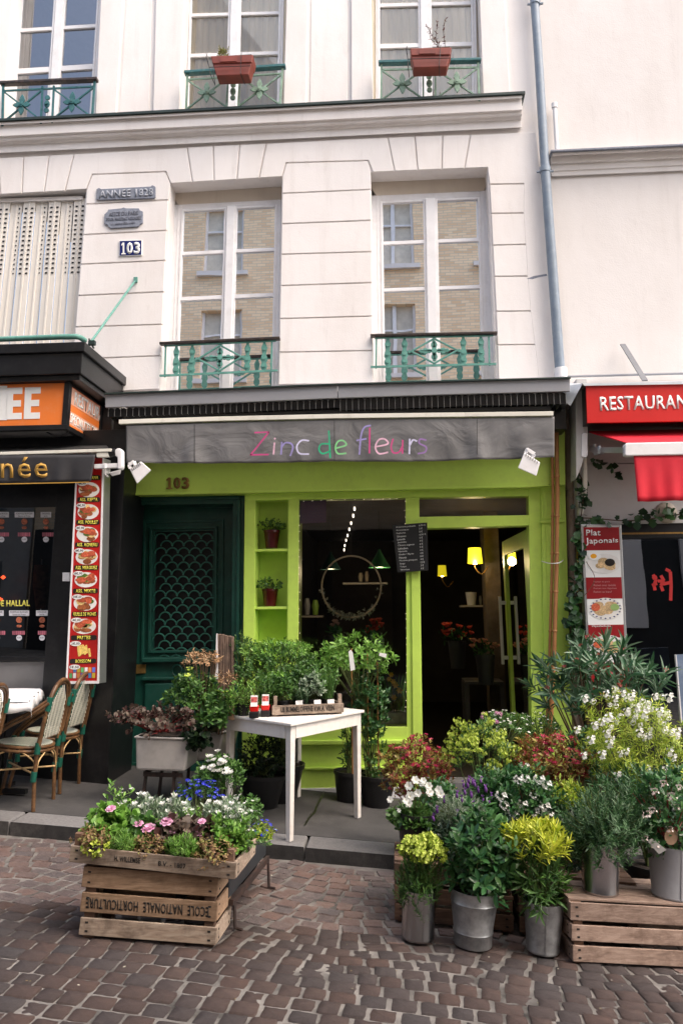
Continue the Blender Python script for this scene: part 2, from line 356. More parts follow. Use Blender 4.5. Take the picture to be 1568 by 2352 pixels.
# cornice
cb = mb(); x1 = P(1199,232,-.19).x
prof = [(-.19,(784,240)),(-.19,(784,246)),(-.155,(784,247)),(-.152,(784,273)),(-.125,(784,276)),(-.12,(784,283)),(-.09,(784,287)),(-.075,(784,293)),(-.055,(784,296)),(-.05,(784,313)),(0.,(784,313)),(.0,(784,235))]
pts = [V(-7.5, y, P(px[0], px[1], y).z) for y, px in prof]; pts[-1].z = pts[0].z
cb.prism(pts, (x1+7.5, 0, 0)); cornice = cb.build('cornice', M['wall'], house, bevel=.004)
zt = pts[0].z
quick('lead_flashing', M['leadtop'], cornice, lambda b: b.box(-7.5, x1+.03, -.215, 0, zt+.002, zt+.03))
# upper storey surrounds and flat panels
for px in ([(362,-150),(431,-150),(411,255),(352,257)], [(662,-150),(708,-150),(702,247),(651,250)], [(806,-150),(850,-150),(856,238),(807,240)],
           [(1095,-150),(1150,-150),(1171,229),(1110,232)], [(239,-150),(292,-150),(266,269),(219,271)], [(-40,-130),(38,-130),(7,280),(-70,284)]):
    quick('window_surround', M['wall'], house, lambda b: b.pp(px, -.035, .0012), bevel=.006)
for px in ([(300,-150),(352,-150),(342,257),(274,262)], [(716,-150),(796,-150),(797,238),(712,242)]):
    quick('wall_panel', M['wall'], house, lambda b: b.pp(px, -.012, .0012), bevel=.004)
# ------------------------------------------------------------------ windows
def sub(q, u0, v0, u1, v1):          # sub quad in a pixel quad, v down
    TL, TR, BR, BL = [V(*p) for p in q]
    f = lambda u, v: tuple((TL*(1-u)+TR*u)*(1-v)+(BL*(1-u)+BR*u)*v)
    return [f(u0,v0), f(u1,v0), f(u1,v1), f(u0,v1)]
def make_window(q, panes, mull, glassm, Y=.2, head=None, name='window'):
    """q: pixel quad of the frame at depth Y; panes: per sash list of (u0,u1), vs rows; mull: (u0,u1)"""
    us, vs, fr = panes
    b = mb()
    TLf = Q(q, Y)
    # frame as grid of bars: outer rectangle minus panes
    cuts_u = sorted({0, 1} | {x for a in us for x in a}); 
    def bar(u0, v0, u1, v1, d, th=.05): b.pp(sub(q, u0, v0, u1, v1), Y-d, Y-d+th)
    bar(0, 0, us[0][0], 1, .0); bar(us[-1][1], 0, 1, 1, .0); bar(us[0][0], 0, us[-1][1], vs[0][0], -.002)
    f = b.build(name, M['white'], house, bevel=.004)
    for a, c in us:
        s = mb()
        w = .022
        s.pp(sub(q, a, vs[0][0], a+w, 1), Y-.012, Y+.035); s.pp(sub(q, c-w, vs[0][0], c, 1), Y-.012, Y+.035)
        s.pp(sub(q, a+w, vs[0][0], c-w, vs[0][0]+.012), Y-.011, Y+.034)
        for (p0, p1), (n0, n1) in zip(vs, vs[1:]): s.pp(sub(q, a+w, p1, c-w, n0), Y-.008, Y+.03)
        s.build('sash', M['white'], f, bevel=.004)
        for p0, p1 in vs:
            quick('pane', glassm, f, lambda g: g.face([P(x, y, Y+.015) for x, y in sub(q, a+w*.5, p0, c-w*.5, p1)][::-1]))
    m = mb(); m.pp(sub(q, mull[0], vs[0][0]-.004, mull[1], 1), Y-.035, Y+.02); m.build('mullion', M['white'], f, bevel=.008)
    return f
RM = mb()   # dim rooms behind the upper windows, one per window
def room(q, Y=.36, depth=2.5, curt=None):
    c = [P(x, y, Y) for x, y in q]; x0 = min(p.x for p in c)-.25; x1 = max(p.x for p in c)+.25; z0 = min(p.z for p in c)-.2; z1 = max(p.z for p in c)+.2
    b = mb(); A = [V(x0,Y,z0),V(x1,Y,z0),V(x1,Y,z1),V(x0,Y,z1)]; B = [p+V(0,depth,0) for p in A]
    b.add(A+B, [(0,1,5,4),(1,2,6,5),(2,3,7,6),(3,0,4,7),(4,5,6,7)]); o = b.build('room', M['room'], house)
    if curt is not None:
        b = mb(); n = 60
        xa, xb = x0+.15, x1-.15; vs = []
        for k in range(n+1):
            x = xa+(xb-xa)*k/n; y = Y-.11+.018*sin(k*1.3)+.008*sin(k*3.1)
            vs += [V(x,y,z0+curt*(z1-z0)), V(x,y,z1)]
        b.add(vs, [(2*k,2*k+2,2*k+3,2*k+1) for k in range(n)]); b.build('curtain', M['curtain'], house, smooth=60)
# first-floor windows : frame quads on Y=.2 plane
w1q = [(409,470),(645,458),(636,930),(391,940)]
w2q = [(864,449),(1110,438),(1121,905),(871,912)]
rows3 = [(.025,.262),(.284,.5),(.52,.975)]
def vrows(tops, H0, H1): return [((a-H0)/(H1-H0), (b-H0)/(H1-H0)) for a, b in tops]
# bar heights taken at the middle of each window
make_window(w1q, ([(.035,.475),(.555,.965)], vrows([(474,573),(581,677),(686,925)], 464, 935), None), (.475,.555), M['pane'])
make_window(w2q, ([(.035,.455),(.545,.965)], vrows([(456,550),(558,658),(666,898)], 443.5, 908.5), None), (.455,.545), M['pane'])
for q, op in ((w1q, 'w1'), (w2q, 'w2')):
    a, c, d, e = OP[op]
    # stone head above the frame, and side pieces fill the reveal
    quick('window_head', M['soffit'], house, lambda b: b.pp([(q[0][0]-30,q[0][1]-45),(q[1][0]+25,q[1][1]-45),q[1],q[0]], .203, .32))
    quick('reveal_strip', M['white'], house, lambda b: b.pp([(q[0][0]-40,q[0][1]),q[0],q[3],(q[3][0]-40,q[3][1])], .206, .32))
    quick('reveal_strip', M['white'], house, lambda b: b.pp([q[1],(q[1][0]+40,q[1][1]),(q[2][0]+40,q[2][1]),q[2]], .206, .32))
room([(395,460),(650,450),(640,915),(385,920)], curt=None); room([(860,440),(1115,430),(1125,900),(865,905)], curt=None)
# upper windows
for q, us, vs, m_, g in (
   ([(437,-160),(655,-165),(647,262),(423,270)], [(.02,.445),(.535,.97)], None, (.445,.535), 'w3'),
   ([(862,-165),(1090,-170),(1096,245),(863,252)], [(.02,.445),(.535,.97)], None, (.445,.535), 'w4'),
   ([(45,-135),(247,-145),(219,285),(14,300)], [(.06,.46),(.55,.95)], None, (.46,.55), 'w5')):
    mid = (q[0][1]+q[1][1])/2, (q[2][1]+q[3][1])/2
    L = {'w3': [(-150,-70),(-62,28),(35,120),(128,262)], 'w4': [(-160,-78),(-70,5),(13,98),(108,240)], 'w5': [(-120,-45),(-37,60),(68,152),(164,285)]}[g]
    make_window(q, (us, vrows(L, *mid), None), m_, M['pane3' if g == 'w5' else 'pane2'], Y=.22)
    room(q, .37, curt={'w3': .0, 'w4': .0}.get(g))
# folded metal shutters at left
sh = mb()
for k in range(7):
    xr_t, xr_b = 199-29*k, 176-31*k
    px = [(xr_t-27.5,456+k*1.3),(xr_t-.8,455+k*1.3),(xr_b-1,800),(xr_b-30,800)]
    s = mb(); dz = .02 if k % 2 else .0
    s.pp(px, .07+dz, .085+dz); s.pp([(xr_t-16,457),(xr_t-11.5,457),(xr_b-14,800),(xr_b-19,800)], .062+dz, .0698+dz)
    fo = s.build('shutter_panel', M['shutter'], house, bevel=.003)
    pf = Q(px, .0655+dz)
    sl = mb()
    cols = (.78,.26)
    for uu in cols[:2 if k % 2 == 0 else 1]:
        for r in range(15):
            v = .945-r*.032; c = pf(uu, v); sl.obox(c, V(.013 if k % 2 == 0 else .006,0,0), V(0,.002,0), V(0,0,.0085))
    sl.build('vent_slot', M['black'], fo, kind='stuff')
quick('shutter_box', M['wall'], house, lambda b: b.pp([(-190,462),(190,450),(190,458),(-190,470)], .05, .3))
# ------------------------------------------------------------------ railings (parts of the house)
def ribbon(b, f, pts, w, d=.02, off=0.):
    for a, c in zip(pts, pts[1:]):
        A = f(*a, off); B = f(*c, off); b.bar(A, B, d, w, V(0,-1,0)) if False else b.bar(A, B, w, d, V(0,1,0))
def disc(b, c, r, th, n=10, sx=1, sz=1): b.prism([c+V(r*sx*cos(2*pi*k/n), 0, r*sz*sin(2*pi*k/n)) for k in range(n)], (0, th, 0))
def rosette(f, u, v, s, m, par):
    b = mb(); c = f(u, v, .03)
    for k in range(4):
        a = k*pi/2; dx, dz = cos(a), sin(a); L = s*(1.25 if k % 2 else 1.)
        t = V(dx,0,dz); n = V(-dz,0,dx)
        b.prism([c+t*s*.15-n*s*.14, c+t*L*.45-n*s*.32, c+t*L*.75-n*s*.2, c+t*L, c+t*L*.75+n*s*.2, c+t*L*.45+n*s*.32, c+t*s*.15+n*s*.14], (0,.018,0))
    disc(b, c+V(0,-.012,0), s*.3, .04); disc(b, c+V(0,-.02,0), s*.14, .04)
    return b.build('rosette', m, par, bevel=.003)
def rail_upper(q, m, Y=-.16):
    f = Q(q, Y); k = thing  # quad spans handrail bottom to lower bar
    b = mb()
    for u in (.02,.98): ribbon(b, f, [(u,.0),(u,1.08)], .022)
    for v in (.93,.06): ribbon(b, f, [(.02,v),(.98,v)], .016)
    for u in (.435,.555): ribbon(b, f, [(u,.0),(u,1.)], .018)
    for a, c in ((.03,.43),(.56,.97)):
        ribbon(b, f, [(a,.1),(c,.9)], .014); ribbon(b, f, [(a,.9),(c,.1)], .014)
    r = b.build('railing', m, house)
    for u in (.23,.765): rosette(f, u, .5, .105, m, r)
    c = mb(); cc = f(.495,.5,.02); disc(c, cc, .045, .02, 10, .7, 1.); disc(c, cc+V(0,0,.08), .03, .02, 8); disc(c, cc+V(0,0,-.08), .03, .02, 8); disc(c, cc+V(0,-.02,0), .02, .03, 8)
    c.build('rosette', m, r, bevel=.003)
    h = mb(); h.bar(f(-.01,1.12), f(1.01,1.12), .07, .035, V(0,0,1)); h.build('handrail', M['rail'] if m is not M['patina2'] else M['patina3'], r, bevel=.006)
    return r
rail_upper([(426,178),(653,163),(647,247),(423,258)], M['patina2'])
rail_upper([(871,155),(1102,149),(1105,232),(870,237)], M['patina2'])
rail_upper([(4,203),(222,193),(216,276),(2,290)], M['patina3'])
def baluster(f, u, par, m):
    b = mb()
    w = [.30,.5,.9,1.,.7,1.05,.9,.55,.8,.95,.5,.3]; H = [.02,.07,.12,.2,.3,.38,.5,.6,.7,.8,.9,.98]
    L = [f(u, h) for h in H]
    pts = [p+V(-.033*k,0,0) for p, k in zip(L, w)]+[p+V(.033*k,0,0) for p, k in reversed(list(zip(L, w)))]
    b.prism(pts, (0,.012,0))
    for h in (.2,.45,.75): disc(b, f(u,h,.012), .02, .02, 8)
    return b.build('baluster', m, par)
def rail_lower(q, m, Y=-.06):
    f = Q(q, Y); b = mb()
    for u in (.015,.945): ribbon(b, f, [(u,-.02),(u,1.)], .016)
    ribbon(b, f, [(-.03,.03),(1.,.03)], .02); ribbon(b, f, [(0,.985),(.98,.985)], .012)
    r = b.build('railing', m, house)
    for u in (.11,.25,.735,.88): baluster(f, u, r, m)
    d = mb(); ribbon(d, f, [(.305,.52),(.495,.93),(.685,.52),(.495,.1),(.305,.52)], .016, .022)
    c = f(.495,.52,.01)
    for k in range(4):
        a = k*pi/2; t = V(cos(a),0,sin(a)); n = V(-sin(a),0,cos(a)); L_ = .16 if k % 2 == 0 else .115
        for i, (s_, w_) in enumerate(((.3,.30),(.55,.42),(.8,.26))): disc(d, c+t*L_*s_, .035*w_*2.2, .02, 9, 1, 1)
        d.prism([c-n*.012, c+t*L_-n*.004, c+t*L_+n*.004, c+n*.012], (0,.018,0))
    disc(d, c+V(0,-.014,0), .028, .04, 12)
    for u, v in ((.29,.52),(.70,.52),(.495,.97),(.495,.07)): disc(d, f(u,v), .018, .02, 8)
    d.build('diamond_ornament', m, r, bevel=.003)
    h = mb(); h.bar(f(-.035,1.06), f(1.015,1.06), .07, .028, V(0,0,1)); h.build('handrail', M['rail'], r, bevel=.006)
rail_lower([(377,794),(639,782),(637,853),(375,865)], M['patina'])
rail_lower([(860,776),(1137,770),(1139,838),(859,845)], M['patina'])
# ------------------------------------------------------------------ lettering
def text(body, quad, Y, m, parent, name='lettering', depth=.003, mirror=False):
    cu = bpy.data.curves.new('t', 'FONT'); cu.body = body; cu.size = 1; cu.resolution_u = 2; cu.align_x = 'LEFT'
    o = bpy.data.objects.new('t', cu); COL.objects.link(o); dg = bpy.context.evaluated_depsgraph_get(); dg.update()
    me = bpy.data.meshes.new_from_object(o.evaluated_get(dg)); COL.objects.unlink(o); bpy.data.objects.remove(o)
    n = len(me.vertices); co = np.empty(n*3); me.vertices.foreach_get('co', co); co = co.reshape(-1, 3)
    mn, mx = co.min(0), co.max(0); f = quad if callable(quad) else Q(quad, Y)
    for i, v in enumerate(me.vertices):
        u = (co[i,0]-mn[0])/(mx[0]-mn[0]); w = (co[i,1]-mn[1])/(mx[1]-mn[1]); v.co = f(u, w)
    me.materials.append(m)
    o = put(name, me, parent)
    s = o.modifiers.new('depth', 'SOLIDIFY'); s.thickness = depth; s.offset = 0
    return o
def bold(body, quad, Y, m, parent, k=.9, **kw):
    """heavier lettering: strokes thickened by offset copies merged in one curve offset"""
    cu = bpy.data.curves.new('t', 'FONT'); cu.body = body; cu.size = 1; cu.resolution_u = 2; cu.offset = .018*k; cu.space_character = kw.pop('sp', 1.05)
    o = bpy.data.objects.new('t', cu); COL.objects.link(o); dg = bpy.context.evaluated_depsgraph_get(); dg.update()
    me = bpy.data.meshes.new_from_object(o.evaluated_get(dg)); COL.objects.unlink(o); bpy.data.objects.remove(o)
    n = len(me.vertices); co = np.empty(n*3); me.vertices.foreach_get('co', co); co = co.reshape(-1, 3)
    mn, mx = co.min(0), co.max(0); f = quad if callable(quad) else Q(quad, Y)
    for i, v in enumerate(me.vertices): v.co = f((co[i,0]-mn[0])/(mx[0]-mn[0]), (co[i,1]-mn[1])/(mx[1]-mn[1]))
    me.materials.append(m); o = put(kw.get('name', 'lettering'), me, parent)
    s = o.modifiers.new('depth', 'SOLIDIFY'); s.thickness = kw.get('depth', .003); s.offset = 0
    return o
# plaques on the house
q = [(222,434),(356.5,427),(357,452.5),(221.5,458)]
t = thing('plaque', 'long grey plaque reading ANNEE 1828, highest of the three plates on the wall', 'plaque', P(289,443,-.03), 'plates on the wall by the shutters')
quick('plate', M['leadp'], t, lambda b: b.pp([(222,434),(228,431),(233,434),(346,428),(350,425),(357,428),(357,452),(353,455),(228,459),(221,458)], -.042, -.018), bevel=.004)
bold('ANNEE 1828', [(229,438),(352,432),(352,449),(228,455)], -.046, mat('plaque_letters', (.33,.35,.40), .5), t, depth=.01)
t = thing('plaque', 'ornate notched grey insurance plaque between the ANNEE plaque and blue number', 'plaque', P(283,500,-.03), 'plates on the wall by the shutters')
quick('plate', M['leadp'], t, lambda b: b.pp([(240,492),(247,486),(249,481),(280,478),(284,476),(290,478),(319,478),(322,483),(328,485),(328,511),(321,515),(318,520),(255,524),(249,520),(247,516),(240,513)], -.042, -.018), bevel=.004)
PL = mat('plaque_letters_dark', (.15,.16,.2), .6)
bold('ASSCE DU PARIS', [(252,487),(318,483),(318,493),(251,497)], -.045, PL, t, depth=.004)
bold('POUR MAISONS ASSUREES', [(245,500),(324,496),(324,504),(245,508)], -.045, PL, t, depth=.004)
bold('11 JANVIER 1801', [(256,512),(311,509),(311,515),(256,519)], -.045, PL, t, depth=.004)
t = thing('number_plate', 'dark blue enamel plate with white 103 on the stone wall', 'house number', P(300,570,-.03), 'plates on the wall by the shutters')
quick('plate', M['letterw'], t, lambda b: b.pp([(274,552),(326.5,550.5),(326,586),(273.5,588.5)], -.036, -.018), bevel=.002)
quick('enamel', M['blue'], t, lambda b: b.pp([(275.4,553.6),(325.2,552.2),(324.6,584.6),(275,587)], -.0385, -.0362))
def numeral1(b, x0, x1, y0, y1, Y0, Y1):
    w = x1-x0; h = y1-y0; s = lambda *p: b.pp([(x0+w*u, y0+h*v) for u, v in p], Y0, Y1)
    s((.33,.0),(.68,.0),(.68,.88),(1,.92),(1,1),(0,1),(0,.92),(.33,.88),(.33,.2),(.0,.26),(.0,.17))
quick('numeral', M['letterw'], t, lambda b: numeral1(b, 279, 289, 557, 584, -.042, -.0386))
bold('0', [(291,556.5),(306,556),(305.5,583.5),(290.5,584)], -.041, M['letterw'], t, k=2.2); bold('3', [(308,556),(322.5,555.5),(322,583),(307.5,583.5)], -.041, M['letterw'], t, k=2.2)
# ------------------------------------------------------------------ balcony planters
def window_box(q, Y, D, label, plant):
    f = Q(q, Y); t = thing('window_planter', label, 'planter', f(.5,0), 'terracotta boxes hung on the railings')
    b = mb()
    A = [f(.05,0),f(.95,0),f(1,.62),f(0,.62)]; B = [p+V(0,D*.9,0) for p in A]; b.hexa(A, B)
    A = [f(-.0,.6,.012),f(1.,.6,.012),f(1.02,1,.012),f(-.02,1,.012)]; B = [p+V(0,D+.02,0) for p in A]
    n = len(b.v); b.hexa(A, B)
    b.build('box', M['terra'], t, bevel=.008)
    quick('soil', M['soil'], t, lambda b: b.box(f(.03,1).x, f(.97,1).x, Y+.01, Y+D-.01, f(0,.9).z, f(0,1.02).z+.004))
    quick('panel', M['terra'], t, lambda b: b.hexa([f(.2,.66,.02),f(.62,.66,.02),f(.62,.92,.02),f(.2,.92,.02)], [f(.2,.66,0),f(.62,.66,0),f(.62,.92,0),f(.2,.92,0)]))
    w = mb()
    for u in (.74,-.1): w.tube([f(u,1.05,.03), f(u,.5,.03), f(u,-.02,.03), f(u+.03,-.05,-.14), f(u+.03,.9,-.16)], .004, 5)
    w.tube([f(-.1,1.0,.03), f(-.13,.9,.03), f(-.1,.35,.03), f(1.0,.35,.03)], .004, 5)
    w.build('wire_bracket', M['wire'], t)
    return t, f
pl1 = window_box([(486,130),(580,127),(575,171),(493,174)], -.42, .17, 'terracotta window box with straggly yellow-green plant, left of the two', 0)
pl2 = window_box([(943,112),(1035,110),(1030,153),(945,155)], -.42, .17, 'terracotta window box with one dry reddish twig, right of the two', 1)
# ------------------------------------------------------------------ rods, downpipe
t = thing('tie_rod', 'thin green iron rod from the wall down to the black sign canopy', 'tie rod', P(312,641,-.02))
quick('rod', M['patina'], t, lambda b: b.tube([P(312,643,-.01), P(209,786,-.93)], .012, 8), smooth=40)
quick('hook', M['leadtop'], t, lambda b: (b.obox(P(212,788,-.93), V(.03,0,0), V(0,.02,0), V(0,0,.02)), b.tube([P(205,778,-.93),P(216,800,-.93)], .01, 6)))
quick('wall_plate', M['patina'], t, lambda b: b.obox(P(312,643,-.03), V(.02,0,0), V(0,.012,0), V(0,0,.03)))
dp = thing('downpipe', 'long blue-grey rainwater pipe running down between the two facades', 'downpipe', P(1285,850,-.1))
def dpx(y): return lerp_list([(-200,1212),(0,1228),(391,1251),(850,1285),(880,1287)], y)
quick('pipe', M['pipe'], dp, lambda b: (b.tube([P(dpx(y), y, -.10) for y in (-150, 150, 388)], .046, 20), b.tube([P(dpx(y), y, -.10) for y in (388, 620, 846)], .049, 20)), smooth=40)
for y in (388, 3): quick('collar', M['pipe'], dp, lambda b: (b.tube([P(dpx(y), y-4, -.10), P(dpx(y), y+8, -.10)], .056, 20), b.obox(P(dpx(y), y+6, -.10), V(.085,0,0), V(0,.012,0), V(0,0,.007))), smooth=40)
quick('foot_collar', M['white'], dp, lambda b: b.tube([P(1286,846,-.10), P(1288,868,-.10)], .062, 20), smooth=40)
# ================================================================== RIGHT HOUSE
rh = thing('rendered_house', 'smooth pale pink rendered house right of the grey downpipe', 'house', (3,0,0))
quick('wall', M['wall2'], rh, lambda b: b.box(XR+.004, 7, .03, .4, 3.2, 12.5))
prof = [(-.12,(1400,345)),(-.12,(1400,350)),(-.06,(1400,352)),(-.05,(1400,368)),(-.02,(1400,371)),(-.015,(1400,386)),(.0,(1400,389)),(.0,(1400,399)),(.031,(1400,399)),(.031,(1400,345))]
pts = [V(P(1267,y,Y_).x, Y_, P(px, y, Y_).z) for Y_, (px, y) in prof]
x0 = P(1267,360,-.1).x; pts = [V(x0, p.y, p.z) for p in pts]
rc = quick('cornice', M['wall2'], rh, lambda b: b.prism(pts, (5,0,0)), bevel=.003)
quick('lead_flashing', M['leadp'], rc, lambda b: b.box(x0-.02, x0+5, -.15, .03, pts[0].z+.001, pts[0].z+.018))
t = thing('vent_pipe', 'short white capped pipe standing above the right cornice ledge', 'pipe', P(1276,347,-.06))
quick('pipe', M['white'], t, lambda b: b.tube([P(1278,345,-.05), P(1272.5,246,-.05)], .022, 14), smooth=40)
quick('cap', M['white'], t, lambda b: b.tube([P(1272.5,248,-.05), P(1272,238,-.05)], .032, 14), smooth=40)
# ================================================================== SHOP CANOPY
YC = -.78
can = thing('zinc_canopy', 'long grey sheet-metal canopy over the flower shop with black fluted underside', 'canopy', P(775,890,YC))
def qt(x): return lerp_list([(242,906),(502,895),(775,884),(1066,876.5),(1308,869)], x)
def qb(x): return lerp_list([(242,936),(502,926),(775,914),(1066,904.5),(1308,898.5)], x)
for a, c in ((242,774.3),(775.7,1308)):
    xs = [a, (a+c)/2, c]
    quick('fascia', M['grey'], can, lambda b: b.pp([(x, qt(x)) for x in xs]+[(x, qb(x)) for x in reversed(xs)], YC, YC+.03), bevel=.004)
quick('top_trim', M['leadtop'], can, lambda b: [b.bar(P(x0_, qt(x0_)-.5, YC), P(x1_, qt(x1_)-.5, YC), .05, .012) for x0_, x1_ in ((241,775),(775,1309))])
zc0, zc1 = P(242,912,YC).z, P(1308,880,YC).z; xc0, xc1 = P(242,912,YC).x, P(1308,880,YC).x
quick('roof', M['grey'], can, lambda b: b.hexa([V(xc0,YC+.03,zc0-.03),V(xc1,YC+.03,zc1-.03),V(xc1,YC+.03,zc1-.002),V(xc0,YC+.03,zc0-.002)], [V(xc0,-.023,zc0+.07),V(xc1,-.023,zc1+.07),V(xc1,-.023,zc1+.12),V(xc0,-.023,zc0+.12)]))
quick('housing', M['black'], can, lambda b: b.hexa([V(xc0,YC+.26,zc0-.36),V(xc1,YC+.26,zc1-.36),V(xc1,YC+.26,zc1-.1),V(xc0,YC+.26,zc0-.1)], [V(xc0,-.02,zc0-.36),V(xc1,-.02,zc1-.36),V(xc1,-.02,zc1-.04),V(xc0,-.02,zc0-.04)]))
n = 76; silv = mat('bright_edge', (.5,.5,.5), .35, .8)
fm = None
for k in range(n):
    px = 250+(1298-250)*k/(n-1); long_ = px > 775
    p = P(px, qb(px)+1, YC+.035); hh = (.115 if long_ else .085)
    if fm is None or (long_ and fm[0] == 0):
        b = mb(); b.box(-.0012,.0012,0,.22,-hh,0); me = mb
        fin = b.build('flute_edge', silv, can); fin.location = p; fm = (1 if long_ else 0, fin.data)
    else: put('flute_edge', fm[1], can, p)
b = mb()
for k in range(n-1):
    pa = 250+(1298-250)*k/(n-1); pb = 250+(1298-250)*(k+1)/(n-1); hh = .115 if pa > 770 else .085
    A = P(pa, qb(pa)+1, YC+.04); B = P(pb, qb(pb)+1, YC+.04)
    a = [A+(B-A)*t_+V(0,0,-.018+.018*sin(pi*t_)*.9-.004) for t_ in (0,.25,.5,.75,1)]
    b.prism([V(p.x+.002*(1 if i == 0 else 0),p.y,p.z) for i, p in enumerate(a)]+[a[-1]+V(0,.01,-hh*.75), a[0]+V(0,.01,-hh*.75)], (0,.01,0))
b.build('fluting', M['black'], can, kind='stuff')
# ================================================================== AWNING
aw = thing('shop_awning', 'rolled grey cloth awning lettered Zinc de fleurs in pink, lilac and green', 'awning', P(770,960,-.6))
YA = -.80
quick('front_bar', M['cream'], aw, lambda b: [b.hexa([P(a[0],a[1]+10,YA),P(c[0],c[1]+10,YA),P(c[0],c[1],YA),P(a[0],a[1],YA)], [P(a[0],a[1]+10,YA)+V(0,.05,0),P(c[0],c[1]+10,YA)+V(0,.05,0),P(c[0],c[1],YA)+V(0,.05,0),P(a[0],a[1],YA)+V(0,.05,0)])
      or b.hexa([P(a[0],a[1]+16,YA+.006),P(c[0],c[1]+16,YA+.006),P(c[0],c[1]+11.5,YA+.006),P(a[0],a[1]+11.5,YA+.006)], [P(a[0],a[1]+16,YA)+V(0,.05,0),P(c[0],c[1]+16,YA)+V(0,.05,0),P(c[0],c[1]+11.5,YA)+V(0,.05,0),P(a[0],a[1]+11.5,YA)+V(0,.05,0)])
      for a, c in (((273,963.5),(502,956.5)),((502,956.5),(775,950.5)),((775,950.5),(1066,947)),((1066,947),(1270,944.5)))], bevel=.003)
quick('roller', M['blackp'], aw, lambda b: b.tube([P(285,955,-.66), P(1262,938,-.66)], .045, 14), smooth=40)
# valance: folded cloth
def vtop(x): return lerp_list([(290,978),(502,971),(775,963),(1066,960),(1272,957)], x)
def vbot(x): return lerp_list([(290,1062),(446,1065),(502,1064),(640,1063),(775,1060),(930,1061),(1066,1056),(1094,1057),(1272,1050)], x)
b = mb(); nx, ny = 260, 16; vs = []
for i in range(nx+1):
    x = 290+(1272-290)*i/nx; top, bot = vtop(x), vbot(x)
    for j in range(ny+1):
        t_ = j/ny; y = top+(bot-top)*t_
        w_ = .006*sin(x*.035+1.5*sin(x*.011)+t_*1.5)*(t_**.7)+.006*sin(x*.09-t_*3.+2*sin(x*.017))*t_
        for sx_, dr in ((446,1),(767,1),(1094,-1)):
            dd = (x-sx_)/22; w_ += .02*math.exp(-dd*dd)*t_
        for cx_, wd in ((372,70),(1010,110),(1190,80)):
            q_ = (x-cx_)/wd; w_ += .016*sin(5*(t_+.7*q_*q_))*math.exp(-q_*q_)*t_
        vs.append(P(x, y, YA+.02)+V(0, -w_, 0))
b.add(vs, [(i*(ny+1)+j, (i+1)*(ny+1)+j, (i+1)*(ny+1)+j+1, i*(ny+1)+j+1) for i in range(nx) for j in range(ny)])
val = b.build('valance', M['cloth'], aw, smooth=180)
sm = val.modifiers.new('s', 'SOLIDIFY'); sm.thickness = .003
for sx_ in (446,767,1094): quick('seam', M['blackp'], aw, lambda b: b.pp([(sx_,vtop(sx_)+2),(sx_+1.3,vtop(sx_)+2),(sx_+1.5,vbot(sx_)-1),(sx_+.2,vbot(sx_)-1)], YA-.012, YA-.010))
LET = {'Z': ('M', [[(232,408),(322,405)],[(322,405),(205,550)],[(205,550),(318,548)]]),
 'i': ('P', [[(357,475),(351,545)],[(358,445),(361,448)]]), 'n': ('L', [[(404,470),(399,546)],[(400,505),(425,474),(462,478),(474,505),(458,555)]]),
 'c': ('V', [[(574,460),(530,458),(500,495),(515,540),(574,545)]]), 'd': ('G', [[(703,398),(708,480),(712,568)],[(703,480),(655,482),(641,515),(662,542),(708,528)]]),
 'e': ('H', [[(748,508),(812,488),(795,460),(762,465),(745,505),(762,542),(812,540)]]), 'f': ('L', [[(968,363),(930,375),(908,430),(898,546)],[(882,458),(940,448)]]),
 'l': ('M', [[(964,380),(962,538)]]), 'E': ('P', [[(1003,498),(1078,480),(1060,450),(1022,454),(1000,500),(1022,542),(1078,534)]]),
 'u': ('M', [[(1112,450),(1100,500),(1115,536),(1150,532),(1172,495)],[(1174,458),(1172,540)]]), 'r': ('V', [[(1218,450),(1216,543)],[(1218,492),(1238,456),(1262,462)]]),
 's': ('L2', [[(1322,456),(1285,450),(1280,476),(1322,500),(1316,532),(1272,542)]])}
LC = {'M': (.55,.06,.22), 'P': (.75,.45,.58), 'L': (.30,.26,.55), 'V': (.60,.58,.78), 'G': (.02,.40,.20), 'H': (.22,.60,.25), 'L2': (.28,.16,.38)}
for k, (c, strokes) in LET.items():
    m_ = M.setdefault('ink'+c, mat('awning_paint_'+{'M':'magenta','P':'pink','L':'lilac','V':'pale_lilac','G':'green','H':'light_green','L2':'dull_purple'}[c], LC[c], .7, dirt=(.15,.13,.14), dsc=14, damt=.45, rand=0))
    b = mb()
    for s in strokes:
        pts = catmull([V(x, y, 0) for x, y in s], 6) if len(s) > 2 else [V(*s[0], 0), V(*s[1], 0)]
        for i_, (a, c_) in enumerate(zip(pts, pts[1:])):
            A = P(501.8+.36*a.x, 846.7+.36*a.y, YA-.036); B = P(501.8+.36*c_.x, 846.7+.36*c_.y, YA-.036)
            d = (B-A).normalized(); A -= d*.004; B += d*.004
            b.bar(A-V(0,.0001*(i_ % 3),0), B-V(0,.0001*(i_ % 3),0), .0145, .0012, V(0,1,0))
    b.build('letter', m_, aw)
